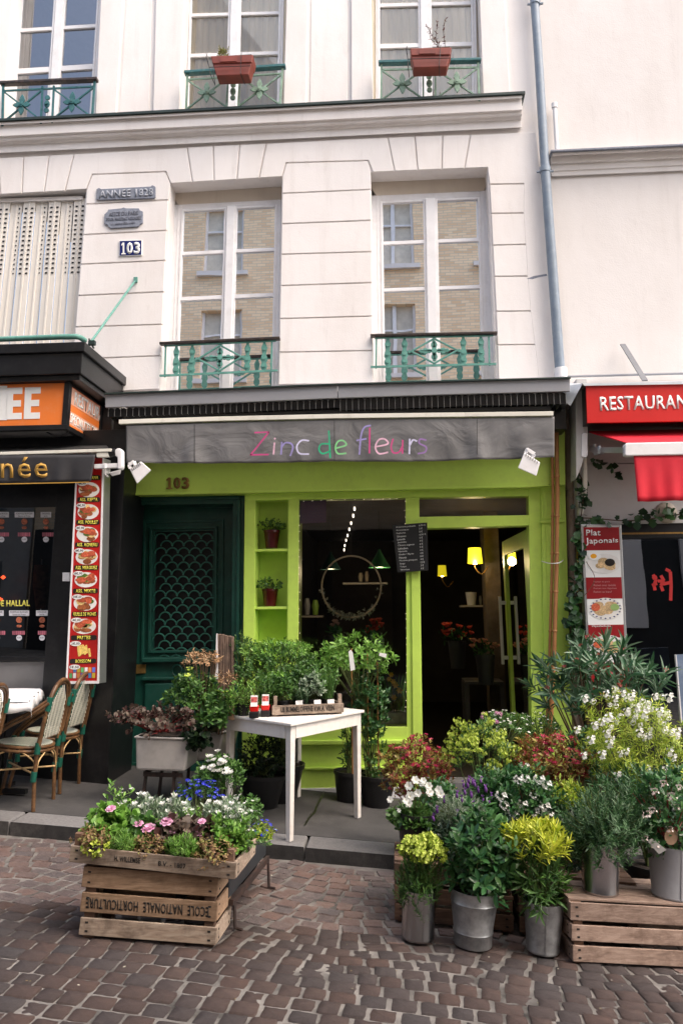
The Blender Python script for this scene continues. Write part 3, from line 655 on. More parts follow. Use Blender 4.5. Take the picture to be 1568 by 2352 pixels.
# ================================================================== LIME SHOPFRONT
shop = thing('lime_shopfront', 'bright lime green wooden shopfront of the flower shop with niche, window and open door', 'shopfront', (0,-.15,0))
YF = -.27; YP = -.17; LM = M['lime']
def lp(name, px, y0, y1, m=LM, par=None, bev=.004, **k): return quick(name, m, par or shop, lambda b: b.pp(px, y0, y1), bevel=bev, **k)
fas = lp('fascia', [(255,1002),(1296,984),(1297.5,1113),(1215,1119),(930,1124),(560,1132),(252,1138)], YF, -.02)
lp('fascia_moulding', [(252,1133),(560,1128),(930,1120),(1215,1115),(1215,1119.5),(930,1124.5),(560,1132.5),(252,1138.5)], YF-.012, YF+.02)
lp('top_rail', [(562,1128),(1216,1112),(1216,1139),(934,1143),(665,1148),(562,1150)], YP, -.03)
lp('pilaster', [(562,1150.3),(586,1149.6),(583,1860),(554,1860)], YP-.003, 0.05)
lp('pilaster', [(663,1148),(686,1147.2),(683,1671),(658,1672)], YP-.002, 0.1)
# niche
YN = .06
lp('niche_back', [(570,1140),(680,1140),(675,1700),(565,1700)], YN, YN+.02)
for y_ in (1263,1396,1530): lp('shelf', [(578,y_-2),(672,y_-3.5),(672,y_+3),(578,y_+4)], YP+.015, YN-.001)
lp('niche_side', [(584.5,1150),(587,1150),(583.5,1700),(581,1700)], YP+.0021, YN-.001, bev=0); lp('niche_side', [(661.5,1149),(664,1149),(660,1700),(657.5,1700)], YP+.0022, YN-.001, bev=0)
# window frame: mullion post, transom
lp('mullion_post', [(931,1143.2),(962,1142.6),(972,1840),(935,1842)], YP-.001, .0)
lp('post_ridge', [(944,1312),(963,1312),(970,1840),(949,1842)], YP-.02, YP-.0011)
lp('transom', [(962.5,1187),(1214,1183),(1214,1207),(963,1214)], YP-.002, -.02)
lp('window_bead', [(684,1147.5),(931,1143.3),(931,1139.5),(684,1143.5)], YP-.012, YP-.0001)
lp('pilaster', [(1213,1120),(1240,1119.5),(1254,1840),(1222,1840)], YP-.004, .0)
lp('pilaster', [(1240.5,1112.5),(1297,1111),(1318,1850),(1254.5,1850)], YP-.022, .0)
for q_ in ([(1246,1128),(1286,1127),(1290,1190),(1248,1192)], [(1252,1206),(1291,1204),(1303,1600),(1262,1602)]):
    lp('raised_moulding', q_, YP-.032, YP-.0221); lp('raised_panel', inset(q_, 6), YP-.026, YP-.0321-.004, bev=.004)
lp('moulding_ledge', [(1239,1196),(1296,1194),(1296,1199),(1239,1201)], YP-.045, YP-.022)
# base under the window
lp('bottom_rail', [(657,1671.5),(936,1670),(936,1700),(655,1702)], YP-.004, .05)
lp('sill_ledge', [(583,1702),(938,1699.5),(938,1710),(583,1713)], YP-.035, .02, bev=.008)
lp('base_panel', [(583,1713),(938,1710),(938,1764),(583,1768)], YP+.01, .06)
lp('lower_ledge', [(583,1764.5),(938,1760.5),(938,1766),(583,1770)], YP-.022, .02, bev=.006)
lp('base_panel', [(583,1770),(938,1766),(938,1808),(583,1813)], YP+.004, .06)
lp('plinth', [(560,1813),(938,1807.5),(938,1850),(560,1880)], YP-.015, .06, m=M['white'])
vt = lp('air_vent', [(926,1715+10*0)]*0 or [(924+11*cos(a*pi/6), 1728+11*sin(a*pi/6)) for a in range(12)], YP-.03, YP, m=mat('vent_green', (.2,.28,.05)))
quick('grille', M['black'], vt, lambda b: [b.tube([P(924+r_*cos(a*pi/10), 1728+r_*sin(a*pi/10), YP-.032) for a in range(21)], .003, 4) for r_ in (9,6,3)])
# glass
wp = quick('window_pane', M['shopglass'], shop, lambda b: b.face([P(x, y, YP+.05) for x, y in ((679,1676),(938,1674),(934,1140),(682,1143))]))
quick('transom_pane', M['shopglass'], shop, lambda b: b.face([P(x, y, YP+.06) for x, y in ((962,1190),(1215,1188),(1215,1134),(962,1138))]))
# house number on the fascia
t = thing('house_numerals', 'old brass numerals 103 on the lime fascia over the green door', 'house number', P(407,1110,YF))
quick('numeral', M['brass'], t, lambda b: numeral1(b, 382, 396, 1097, 1123, YF-.02, YF-.002))
for ch, x0_, x1_ in (('0',399,415),('3',418,435)): bold(ch, [(x0_,1096.5),(x1_,1096),(x1_,1122.5),(x0_,1123.5)], YF-.012, M['brass'], t, k=1.6, name='numeral', depth=.018)
# open glazed door leaf
Yh, Yd = .02, 1.35
H = lambda x, y: P(x, y, Yh); hx = P(1211,1216,Yh); zt_ = hx.z; zb_ = P(1228,1745,Yh).z; fx = P(1166,1450,Yd).x
door = thing('glazed_door', 'lime framed glass shop door standing open inwards with long white pull handle', 'door', V(hx.x, Yh, zb_))
dirv = V(fx-hx.x, Yd-Yh, 0); DL = dirv.length; dirv.normalize(); nrm = V(-dirv.y, dirv.x, 0)
def dp_(u, z, o=0.): return V(hx.x, Yh, 0)+dirv*u+nrm*o+V(0,0,z)
def dbox(b, u0, u1, z0, z1, o0, o1): b.hexa([dp_(u0,z0,o0),dp_(u1,z0,o0),dp_(u1,z1,o0),dp_(u0,z1,o0)], [dp_(u0,z0,o1),dp_(u1,z0,o1),dp_(u1,z1,o1),dp_(u0,z1,o1)])
def dleaf(b):
    dbox(b, 0, .16, zb_, zt_, -.02, .02); dbox(b, DL-.11, DL, zb_, zt_, -.02, .02)
    dbox(b, .16, DL-.11, zt_-.16, zt_, -.019, .019); dbox(b, .16, DL-.11, zb_, zb_+.28, -.019, .019)
quick('leaf', LM, door, dleaf, bevel=.005)
quick('pane', M['shopglass'], door, lambda b: b.face([dp_(.16,zb_+.28),dp_(DL-.11,zb_+.28),dp_(DL-.11,zt_-.16),dp_(.16,zt_-.16)]))
for sg_ in (1,-1): quick('pull_handle', M['white'], door, lambda b: (dbox(b, DL-.09, DL-.05, 1.0, 1.72, sg_*.07, sg_*.10), dbox(b, DL-.08, DL-.06, 1.05, 1.09, sg_*.02, sg_*.07), dbox(b, DL-.08, DL-.06, 1.63, 1.67, sg_*.02, sg_*.07)), bevel=.006)
# ================================================================== SHOP INTERIOR
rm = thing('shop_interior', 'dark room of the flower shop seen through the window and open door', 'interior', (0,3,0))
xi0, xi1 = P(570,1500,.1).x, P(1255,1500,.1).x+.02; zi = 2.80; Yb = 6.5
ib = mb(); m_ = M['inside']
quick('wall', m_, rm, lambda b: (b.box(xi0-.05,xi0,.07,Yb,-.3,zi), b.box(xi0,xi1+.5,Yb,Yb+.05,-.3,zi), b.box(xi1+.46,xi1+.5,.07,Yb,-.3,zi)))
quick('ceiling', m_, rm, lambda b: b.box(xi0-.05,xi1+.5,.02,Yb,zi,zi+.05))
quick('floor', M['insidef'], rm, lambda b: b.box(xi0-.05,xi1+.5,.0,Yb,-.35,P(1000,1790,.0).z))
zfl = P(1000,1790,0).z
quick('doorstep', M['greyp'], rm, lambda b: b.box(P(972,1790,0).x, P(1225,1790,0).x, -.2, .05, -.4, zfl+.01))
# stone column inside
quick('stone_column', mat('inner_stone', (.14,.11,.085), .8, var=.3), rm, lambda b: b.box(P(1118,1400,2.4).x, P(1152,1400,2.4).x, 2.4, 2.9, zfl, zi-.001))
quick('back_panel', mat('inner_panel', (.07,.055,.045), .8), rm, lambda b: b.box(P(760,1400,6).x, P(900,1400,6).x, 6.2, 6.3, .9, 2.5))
WARM = emis('warm_bulb', (1.,.72,.35), 9); SPOT = emis('ceiling_spot', (1.,.86,.68), 1.8)
spots = [(814,1170),(811,1186),(806,1203),(802,1217),(798,1231),(794.5,1242),(791.5,1254),(790,1264)]
for i, (x, y) in enumerate(spots):
    p = PZ(x, y, zi-.03)
    if p.y > Yb-.2: p = P(x, y, Yb-.3)
    t = tag(quick('ceiling_spot', SPOT, None, lambda b: b.lathe([(.001,-.016),(.008,-.013),(.011,.0),(.009,.029)], p, 10)), ('nearest','second nearest','third','fourth','fifth','sixth','second farthest','farthest')[i]+' ceiling spotlight in the row running back through the shop', 'spotlight', 'ceiling spots inside the shop')
def pendant(px, py, w, h, Y, col, label, em=True):
    c = P(px, py, Y); k = scl(c); r_ = w/2/k; hh = h/k
    t = thing('pendant_lamp', label, 'lamp', c, 'pendant lamps inside the shop')
    quick('lamp_shade', col, t, lambda b: b.lathe([(r_,0),(r_*.18,hh),(r_*.12,hh+.03),(r_*.1,hh+.03),(r_*.16,hh-.01),(r_*.96,.002)], c, 24), smooth=40)
    quick('bulb', WARM, t, lambda b: b.lathe([(0.001,.01),(r_*.35,.02),(r_*.4,.05),(.001,.09)], c, 12))
    quick('cord', M['blackp'], t, lambda b: b.tube([c+V(0,0,hh), V(c.x,c.y,zi)], .004, 5))
    quick('reflector', emis('lit_enamel', (1.,.68,.32), 2.2), t, lambda b: b.lathe([(r_*.93,.004),(r_*.3,hh*.55),(.001,hh*.6)], c, 20))
pendant(871,1304,51,36,2.2, mat('green_enamel', (.06,.25,.10), .35), 'green enamel pendant lamp, right behind the hoop wreath')
pendant(759,1308,48,34,2.4, mat('dark_green_enamel', (.015,.05,.045), .4), 'dark conical pendant lamp behind the left of the hoop wreath')
pendant(693,1286,12,14,4.2, mat('dark_enamel', (.01,.02,.02), .4), 'tiny far pendant lamp at the left edge of the shop window')
def wlamp(px, top, bot, w, Y, em, label, arm=None, cold=(.90,.72,.02)):
    c = P(px, bot, Y); k = scl(c); hh = (bot-top)/k; r_ = w/2/k
    t = thing('wall_lamp', label, 'wall lamp', c, 'shaded wall lamps in the shop')
    quick('lamp_shade', emis('glowing_shade', cold, em*.8), t, lambda b: b.lathe([(r_,0),(r_*.85,hh),(r_*.83,hh),(r_*.98,0)], c, 20), smooth=40)
    quick('bulb', WARM, t, lambda b: b.lathe([(.001,-.012),(r_*.3,-.008),(r_*.3,.03),(.001,.05)], c, 10))
    a = arm or (px+25, bot+12)
    quick('bracket', M['brass'], t, lambda b: b.tube(catmull([c+V(0,0,-.005), c+V(0,0,-.06), P((px+a[0])/2, bot+25, Y+.03), P(a[0], a[1], Y+.1)], 5), .008, 6))
wlamp(1090.5,1259,1294,34,2.2,1.25,'bright yellow shaded lamp on a curled bracket in the doorway',(1120,1302))
wlamp(1015,1299,1323,21,4.2,.32,'dim amber shaded lamp farther back in the shop')
for e_, (p, w_) in enumerate(((P(1090,1290,2.1), 3.2), (P(871,1312,2.15), 3), (P(760,1315,2.35), 2))):
    l = bpy.data.lights.new('lamp_glow', 'POINT'); l.energy = w_; l.color = (1,.75,.45); l.shadow_soft_size = .05
    lo = bpy.data.objects.new('lamp_glow', l); COL.objects.link(lo); lo.location = p
# inner furniture
t = thing('side_table', 'small grey wooden table in the dark shop doorway', 'table', P(1112,1680,1.9))
tt = P(1112,1566,1.9); k = scl(tt); wT = 44/k
quick('table_top', mat('dull_grey_paint', (.13,.12,.12), .6), t, lambda b: b.box(tt.x-wT, tt.x+wT, 1.9, 2.5, tt.z-.03, tt.z))
for sx_ in (-1,1):
    for yy in (1.93,2.45): quick('leg', mat('dull_grey_leg', (.12,.11,.11), .6), t, lambda b: b.box(tt.x+sx_*wT*.9-.025, tt.x+sx_*wT*.9+.025, yy, yy+.05, zfl, tt.z-.03))
for nm, px, lab in (('display_shelf', (1084,1392), 'narrow shelf with a white pot deep in the shop'), ('display_shelf', (712,1416), 'pale shelf at the left of the shop window'), ('display_shelf', (838,1340), 'long back shelf seen through the hoop wreath')):
    c = P(px[0], px[1], 3.2); wS = .16 if px[0] != 838 else .3
    tag(quick(nm, mat('pale_shelf', (.4,.37,.33), .6), None, lambda b: b.box(c.x-wS, c.x+wS, 3.2, 3.42, c.z-.012, c.z+.012)), lab, 'shelf')
c = P(1082,1390,3.25); tag(quick('white_pot', M['white'], None, lambda b: b.lathe([(.055,.0),(.075,.17),(.07,.17),(.05,.02)], c, 16), smooth=40), 'white pot on the narrow shelf deep in the shop', 'pot')
for i, (px, py, h_, w_, cc) in enumerate(((705,1395,.22,.045,(.3,.3,.33)),(724,1398,.2,.05,(.2,.35,.05)),(828,1330,.12,.035,(.35,.3,.22)),(842,1328,.14,.03,(.25,.2,.15)),(1103,1382,.12,.02,(.3,.3,.3)))):
    c = P(px, (1412 if px < 800 else 1336) if px < 1000 else 1389, 3.3)
    tag(quick('vase', mat('vase_glaze_%d' % 0, cc, .4), None, lambda b: b.lathe([(w_*.7,0),(w_,h_*.6),(w_*.6,h_),(w_*.5,h_),(w_*.5,.02)], c, 12), smooth=40), ['grey vase on the pale shelf at left of the shop window','olive vase on the pale shelf at left of the shop window','beige jar on the shelf seen inside the hoop','brown jar on the shelf seen inside the hoop','thin grey jar beside the white pot'][i], 'vase')
# purple poster stuck inside the glass
tag(quick('poster', mat('purple_poster', (.085,.035,.12), .7), None, lambda b: b.pp([(687,1148),(749,1147),(749,1200),(687,1203)], YP+.08, YP+.082)), 'plain purple poster in the upper left corner of the shop window', 'poster')
# ------------------------------------------------------------------ string lights
sl = thing('string_lights', 'string of tiny warm fairy lights round the edge of the shop window', 'string lights', P(687,1660,YP+.02))
pathS = [(690,1640),(688,1400),(687,1152),(760,1148),(850,1147),(929,1145),(932,1300),(933,1480),(931,1640)]
quick('cord', M['blackp'], sl, lambda b: b.tube([P(x, y, YP+.035) for x, y in pathS], .0022, 4))
BUL = emis('fairy_bulb', (1.,.85,.6), 1.1); bme = None
segs = list(zip(pathS, pathS[1:])); 
for (a, c) in segs:
    L_ = sqrt((a[0]-c[0])**2+(a[1]-c[1])**2); nn = max(2, int(L_/19))
    for k in range(nn):
        t_ = (k+random.random()*.5)/nn; p = P(a[0]+(c[0]-a[0])*t_+random.uniform(-1.5,1.5), a[1]+(c[1]-a[1])*t_, YP+.03)
        if bme is None: o_ = quick('bulb', BUL, sl, lambda b: b.lathe([(.001,-.0028),(.0028,0),(.001,.0028)], (0,0,0), 6)); bme = o_.data; o_.location = p
        else: put('bulb', bme, sl, p)
# ------------------------------------------------------------------ chalkboard
cbq = [(900,1206),(980.5,1200),(983,1310.5),(912.5,1315)]
ck = thing('chalkboard', 'black chalkboard with white handwritten price list hung by the shop door', 'chalkboard', P(940,1315,-.25))
quick('board', mat('blackboard', (.008,.008,.009), .6), ck, lambda b: b.pp(cbq, -.25, -.235), bevel=.002)
chk = mat('chalk', (.62,.62,.6), .9)
its = ['Anémone pulsatile','Aromatiques','Euphorbe','Géranium','Lavande','Jacinthe','Ciboire argenté','Lithodora','Myosotis','Oxalis / Myrte','Pétunia','Photinia grimpant','Sauge','Tulipe','Véronique']
prs = ['6,00 €','3 €','8 €','6,50 €','5 €','4 €','6 €','5 €','4 €','4 €','8 €','4 €','12 €','3 €','4 €']
for i, (a, c) in enumerate(zip(its, prs)):
    v0, v1 = .035+i*.064, .035+i*.064+.040; wd = .033*len(a)
    text(a, sub(cbq, .1, v0, .1+min(.62, wd), v1), -.2515, chk, ck, depth=.0008)
    text(c, sub(cbq, .76, v0-.005, .76+.032*len(c), v1-.005), -.2515, chk, ck, depth=.0008)
# ------------------------------------------------------------------ floodlights
def flood(q, Y, label, hinge):
    t = thing('floodlight', label, 'floodlight', P(*hinge, Y), 'white floodlights under the canopies')
    cx = sum(p[0] for p in q)/4; cy = sum(p[1] for p in q)/4
    quick('body', M['white'], t, lambda b: b.hexa([P(x, y, Y) for x, y in (q[3],q[2],q[1],q[0])], [P(cx+(x-cx)*.8, cy+(y-cy)*.8, Y+.09) for x, y in (q[3],q[2],q[1],q[0])]), bevel=.008)
    e = V(q[1][0]-q[0][0], q[1][1]-q[0][1]); up = V(q[0][0]-q[3][0], q[0][1]-q[3][1]).normalized()
    for k in range(6):
        a = V(*q[0])+e*(.15+.14*k); c = a-up*7
        quick('cooling_fin', M['greyp'], t, lambda b: b.bar(P(a.x, a.y, Y-.003), P(c.x, c.y, Y-.003), .004, .006, V(0,1,0)))
    a = V(*q[0])+e*.1+up*9; c = V(*q[0])+e*.55+up*9
    quick('bracket', M['white'], t, lambda b: (b.bar(P(q[0][0]+e.x*.08,q[0][1]+e.y*.08,Y+.03), P(a.x,a.y,Y+.02), .014, .03), b.bar(P(a.x,a.y,Y+.02), P(c.x,c.y,Y+.02), .014, .03), b.bar(P(c.x,c.y,Y+.02), P(q[0][0]+e.x*.5,q[0][1]+e.y*.5,Y+.03), .014, .03), b.bar(P(a.x,a.y,Y+.02), P(a.x,a.y-6,-.27), .02, .02)), bevel=.002)
flood([(298,1078),(324,1059),(348,1080),(315,1112)], -.86, 'white floodlight at the left end of the grey awning', (310,1075))
flood([(1203,1038),(1240,1062),(1231,1094),(1188,1075)], -.86, 'white floodlight at the right end of the grey awning', (1215,1045))
# ------------------------------------------------------------------ green entrance door
gd = thing('green_door', 'tall bottle-green panelled house door with fish-scale grille left of the lime front', 'door', P(420,1790,.1))
G_ = M['dgreen']
def gp(name, px, y0, y1, m=G_, par=None, bev=.005): return quick(name, m, par or gd, lambda b: b.pp(px, y0, y1), bevel=bev)
gp('jamb', [(251,1137),(289,1136.5),(284,1830),(243,1835)], -.1, .2); gp('jamb', [(535,1132),(562,1131.5),(556,1830),(528,1830)], -.1, .2)
gp('jamb_bead', [(266,1150),(275,1150),(270,1830),(260,1830)], -.13, -.1005, bev=.01); gp('jamb_bead', [(544,1148),(552,1148),(547,1830),(538,1830)], -.13, -.1005, bev=.01)
gp('head', [(289,1136),(535,1131.5),(535,1157),(288,1160)], -.1, .2); gp('head_bead', [(270,1142),(552,1138),(552,1146),(270,1150)], -.125, -.1005, bev=.01)
Yg = .17
lf = [(288,1150),(536,1146),(529,1800),(282,1806)]; gl = [(357,1222),(490,1219),(486,1497.5),(351,1499)]
b = mb(); wall_holes(b, [P(*lf[3],Yg),P(*lf[2],Yg),P(*lf[1],Yg),P(*lf[0],Yg)], [[P(*gl[0],Yg),P(*gl[1],Yg),P(*gl[2],Yg),P(*gl[3],Yg)]], .06)
leafo = b.build('leaf', G_, gd)
def frame(q, w, y0, y1, name, par=None):
    q2 = inset(q, w)
    for i in range(4): gp(name, [q[i], q[(i+1) % 4], q2[(i+1) % 4], q2[i]], y0, y1, par=par, bev=.004)
frame([(329,1196),(514,1192),(511,1512),(324,1516)], 6, Yg-.02, Yg-.0002, 'outer_moulding'); frame(inset([(329,1196),(514,1192),(511,1512),(324,1516)], 15), 6, Yg-.035, Yg-.0003, 'inner_moulding')
gp('sill_moulding', [(326,1512),(512,1509),(512,1519),(325,1522)], Yg-.07, Yg-.0004, bev=.008)
gp('rail_ledge', [(326,1556),(512,1552),(512,1560),(325,1564)], Yg-.05, Yg-.0004, bev=.01); gp('lower_panel', [(332,1570),(506,1566),(503,1745),(328,1750)], Yg-.03, Yg-.0004, bev=.012)
gp('kick_board', [(300,1752),(528,1748),(528,1800),(298,1806)], Yg-.03, Yg-.0004)
gp('letter_plate', [(302,1527),(335,1526),(334,1547),(301,1548)], Yg-.02, Yg-.001, m=M['brass'])
quick('knocker', M['dgreen'], gd, lambda b: b.tube([P(407+11*cos(a), 1540+13*sin(a), Yg-.04) for a in [k*pi/8 for k in range(17)]], .008, 6), smooth=60)
quick('grille_back', M['black'], gd, lambda b: b.face([P(x, y, Yg+.05) for x, y in gl]))
gm = mat('grille_green', (.03,.15,.11), .45, dirt=(.1,.18,.15), dsc=30, damt=.4, rand=0); sme = None
sw = 26.4; rh_ = 16.45
for r in range(18):
    for c_ in range(6):
        x = 358+12 + sw*c_ + (sw/2 if r % 2 else 0); y = 1238+rh_*r
        y += -0
        x -= (y-1222)*.02
        if x-sw/2 < 345 or x+sw/2 > 502: continue
        pc = P(x, y, Yg-.008)
        if sme is None:
            k = scl(pc); b = mb(); R_ = sw/2/k
            pts = [V(R_*cos(a), 0, R_*.95*sin(a)) for a in [pi*j/10 for j in range(11)]]
            b.tube(pts, .0075, 5); o_ = b.build('grille_scale', gm, gd, smooth=60); o_.location = pc; sme = o_.data
        else: put('grille_scale', sme, gd, pc)
t = tag(quick('sticker', mat('yellow_sticker', (.72,.50,.02), .4, rand=0), None, lambda b: b.pp([(257.5+9.5*cos(a*pi/10),1706+10*sin(a*pi/10)) for a in range(20)], -.135, -.1305)), 'round yellow sticker low on the green door jamb', 'sticker')
t = tag(quick('drain_spout', M['pipe'], None, lambda b: b.lathe([(.05,0),(.05,.12),(.04,.12),(.04,.01)], P(266,1778,-.15), 14, Matrix.Rotation(radians(75), 3, 'X'))), 'short grey drain spout at the foot of the green door jamb', 'drain pipe')
quick('doorstep', mat('pale_stone', (.36,.31,.26), .8, var=.2), gd, lambda b: b.pp([(283,1800),(560,1790),(560,1815),(283,1822)], -.12, .2), bevel=.01)
# ------------------------------------------------------------------ lower pipe and bamboo
t = thing('drain_pipe', 'old beige drain pipe right of the lime shopfront', 'downpipe', P(1318,1480,-.1))
quick('pipe', M['beige'], t, lambda b: (b.tube([P(1303,925,-.12),P(1309,1100,-.12)], .046, 16), b.tube([P(1309,1100,-.12),P(1318,1480,-.12),P(1324,1800,-.12)], .04, 16)), smooth=40)
quick('collar', M['beige'], t, lambda b: b.lathe([(.05,0),(.056,.03),(.056,.1),(.05,.13)], P(1310,1125,-.12), 16), smooth=50)
for i, (pa, pb, r_, lab) in enumerate((([(1276,925),(1279,1129),(1277,1300),(1272,1480),(1262,1700)], 0, .02, 'thicker orange bamboo cane tied to the shopfront, right of the pair'), ([(1265,940),(1269,1129),(1267,1300),(1262,1480),(1254,1690)], 0, .014, 'thinner orange bamboo cane tied to the shopfront, left of the pair'))):
    b = mb(); path = [P(x, y, -.36+.03*i) for x, y in pa]; L = []; R_ = []
    for a, c_ in zip(path, path[1:]):
        nseg = 6
        for k in range(nseg): L.append(a+(c_-a)*k/nseg); R_.append(r_)
    L.append(path[-1]); R_.append(r_)
    b.tube(L, R_, 12)
    o_ = b.build('bamboo_cane', M['bamboo'], None, smooth=50); tag(o_, lab, 'bamboo cane', 'bamboo canes by the shop')
    for k in range(2, len(L)-1, 3):
        d_ = (L[k+1]-L[k]).normalized(); quick('node', M['bamboo'], o_, lambda b: b.tube([L[k]-d_*.012, L[k]-d_*.004, L[k]+d_*.004, L[k]+d_*.012], [r_*1.0, r_*1.22, r_*1.22, r_*1.0], 12), smooth=60)
tag(quick('white_tie', M['paper'], None, lambda b: b.tube(catmull([P(1243,1289,-.2), P(1262,1294,-.39), P(1282,1293,-.40), P(1292,1287,-.2)], 5), .005, 6)), 'white plastic tie holding the bamboo canes', 'cable tie')
# ================================================================== LEFT RESTAURANT
lr = thing('black_restaurant_front', 'black painted restaurant front with dark menu window at the left', 'restaurant front', (-3.6,-.6,.2))
YL = -.62; XL = P(248,1790,YL).x
quick('wall', M['black'], lr, lambda b: (b.box(P(118,1300,YL).x, XL, YL, -.005, -.1, 3.25), b.box(-6.5, P(118,1300,YL).x, YL+.02, -.005, P(60,1165,YL).z, 3.25),
      b.box(-6.5, P(118,1300,YL).x, YL+.02, -.005, P(60,1519,YL).z, P(60,1508,YL).z)), bevel=.004)
quick('panel', M['greyp'], lr, lambda b: b.box(-6.5, P(104,1550,YL+.05).x, YL+.05, -.01, P(50,1640,YL).z, P(60,1520,YL+.05).z))
quick('plinth', M['black'], lr, lambda b: b.box(-6.5, P(118,1700,YL).x, YL+.03, -.02, -.1, P(50,1640,YL).z-.001))
quick('window_pane', M['darkglass'], lr, lambda b: b.face([V(-6.5,YL+.03,P(60,1508,YL).z),V(P(117,1400,YL+.03).x,YL+.03,P(60,1508,YL).z),V(P(117,1400,YL+.03).x,YL+.03,P(60,1165,YL).z),V(-6.5,YL+.03,P(60,1165,YL).z)]))
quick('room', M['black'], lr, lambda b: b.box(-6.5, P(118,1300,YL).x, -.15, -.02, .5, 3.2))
quick('glow', emis('red_neon', (1,.08,.02), 3), lr, lambda b: (b.tube([P(-6,1371,-.3),P(6,1378,-.3)], .012, 6), b.lathe([(.001,-.02),(.025,0),(.001,.02)], P(8,1326,-.35), 10)))
t = thing('kebab_spit', 'brown meat spit behind the dark restaurant window', 'meat spit', P(93,1400,-.35))
quick('meat', mat('roast_meat', (.16,.07,.035), .6, var=.5, sc=25, bump=1, bsc=40), t, lambda b: b.tube([P(94,1398,-.33),P(95,1340,-.33),P(97,1298,-.33)], [.045,.075,.07], 14), smooth=60)
quick('rod', M['silver'], t, lambda b: b.tube([P(94,1410,-.33),P(97,1285,-.33)], .006, 6))
yl = mat('yellow_print', (.75,.68,.12), .5, rand=0); wl = mat('white_print', (.62,.62,.66), .6, rand=0); rp = mat('food_print', (.35,.10,.05), .6, var=.6, sc=60, rand=.3)
ds = YL+.026
bold('DE HALLAL', [(-8,1379),(68.5,1378),(68.5,1392),(-8,1393)], ds, yl, lr, k=1.3)
def menu_sticker(cx, y0, w, label):
    t = thing('menu_sticker', label, 'sticker', P(cx, y0, ds), 'menu stickers on the dark window')
    quick('header', wl, t, lambda b: b.pp([(cx-w/2,y0),(cx+w/2,y0),(cx+w/2,y0+12.5),(cx-w/2,y0+12.5)], ds-.002, ds))
    text('FORMULE BURGER', [(cx-w/2+3,y0+1.8),(cx+w/2-3,y0+1.8),(cx+w/2-3,y0+5.6),(cx-w/2+3,y0+5.6)], ds-.0028, M['ink'], t, depth=.0006)
    text('Sauce et Frites', [(cx-w/2+8,y0+7.3),(cx+w/2-8,y0+7.3),(cx+w/2-8,y0+11.3),(cx-w/2+8,y0+11.3)], ds-.0028, M['ink'], t, depth=.0006)
    quick('burger', rp, t, lambda b: (b.pp([(cx+7*cos(a*pi/7),y0+22+7*sin(a*pi/7)) for a in range(14)], ds-.002, ds), b.pp([(cx+6*cos(a*pi/7),y0+36+3.4*sin(a*pi/7)) for a in range(14)], ds-.002, ds)))
    quick('drinks', mat('can_print', (.4,.12,.16), .5, rand=.4), t, lambda b: [b.pp([(cx-w*.34+i*4.2,y0+47),(cx-w*.34+i*4.2+3.4,y0+47),(cx-w*.34+i*4.2+3.4,y0+56),(cx-w*.34+i*4.2,y0+56)], ds-.002, ds) for i in range(7)])
    quick('price_disc', wl, t, lambda b: b.pp([(cx+6.5*cos(a*pi/9),y0+63+6.5*sin(a*pi/9)) for a in range(18)], ds-.002, ds))
    text('6,50', [(cx-4,y0+61),(cx+4,y0+61),(cx+4,y0+64.5),(cx-4,y0+64.5)], ds-.0028, M['ink'], t, depth=.0006)
for cx, y0, w, lb in ((4,1176,34,'menu sticker cut by the photo edge, upper row'), (56.5,1176,44,'middle burger menu sticker of the upper row'), (106,1176,24,'menu sticker against the black pillar, upper row'),
                      (-6,1402,30,'menu sticker cut by the photo edge, lower row'), (44.5,1402,46,'middle burger menu sticker of the lower row'), (97,1402,27,'menu sticker against the black pillar, lower row')):
    menu_sticker(cx, y0, w, lb)
tag(quick('wall_switch', M['white'], None, lambda b: b.pp([(144,1315),(160,1315),(159.5,1335),(143.5,1335)], YL-.02, YL-.0005), bevel=.003), 'small white switch box on the black wall beside the food menu board', 'switch')
# orange sign box
sg = thing('orange_sign_box', 'black boxed canopy with orange lit sign reading NEE over the restaurant', 'sign', (-3.5,-.9,3.3))
YS = -1.0; xs = -2.985; zA = P(160,879,YS).z; zB = P(160,975,YS).z; xcap = -2.80
quick('cap', M['black'], sg, lambda b: (b.box(-7,xcap,-1.13,-.003,3.86,3.95), b.box(-7,xcap-.03,-1.10,-.0031,zA+.055,3.859)), bevel=.006)
quick('tray_edge', M['black'], sg, lambda b: b.box(-7,xcap-.055,-1.06,-.0032,zA+.005,zA+.054), bevel=.004)
zt1 = zA-.0; zb1 = zB
quick('frame', M['black'], sg, lambda b: (b.box(-7,xs+.02,YS-.01,YS+.05,zb1-.045,zb1), b.box(xs-.03,xs+.02,YS-.0101,YS+.05,zb1+.0,zt1), b.box(-7,xs+.02,YS-.01,YS+.05,zt1,zt1+.004),
     b.box(xs-.03,xs+.02,YS+.05,-.2,zb1-.045,zb1), b.box(xs-.03,xs+.02,YS+.05,-.2,zt1-.02,zt1+.004), b.box(xs-.03,xs+.02,-.24,-.2,zb1,zt1-.02)), bevel=.003)
fo = quick('front_panel', M['orange'], sg, lambda b: b.box(-7,xs-.031,YS,YS+.02,zb1,zt1))
f = lambda px: [(x, y) for x, y in px]
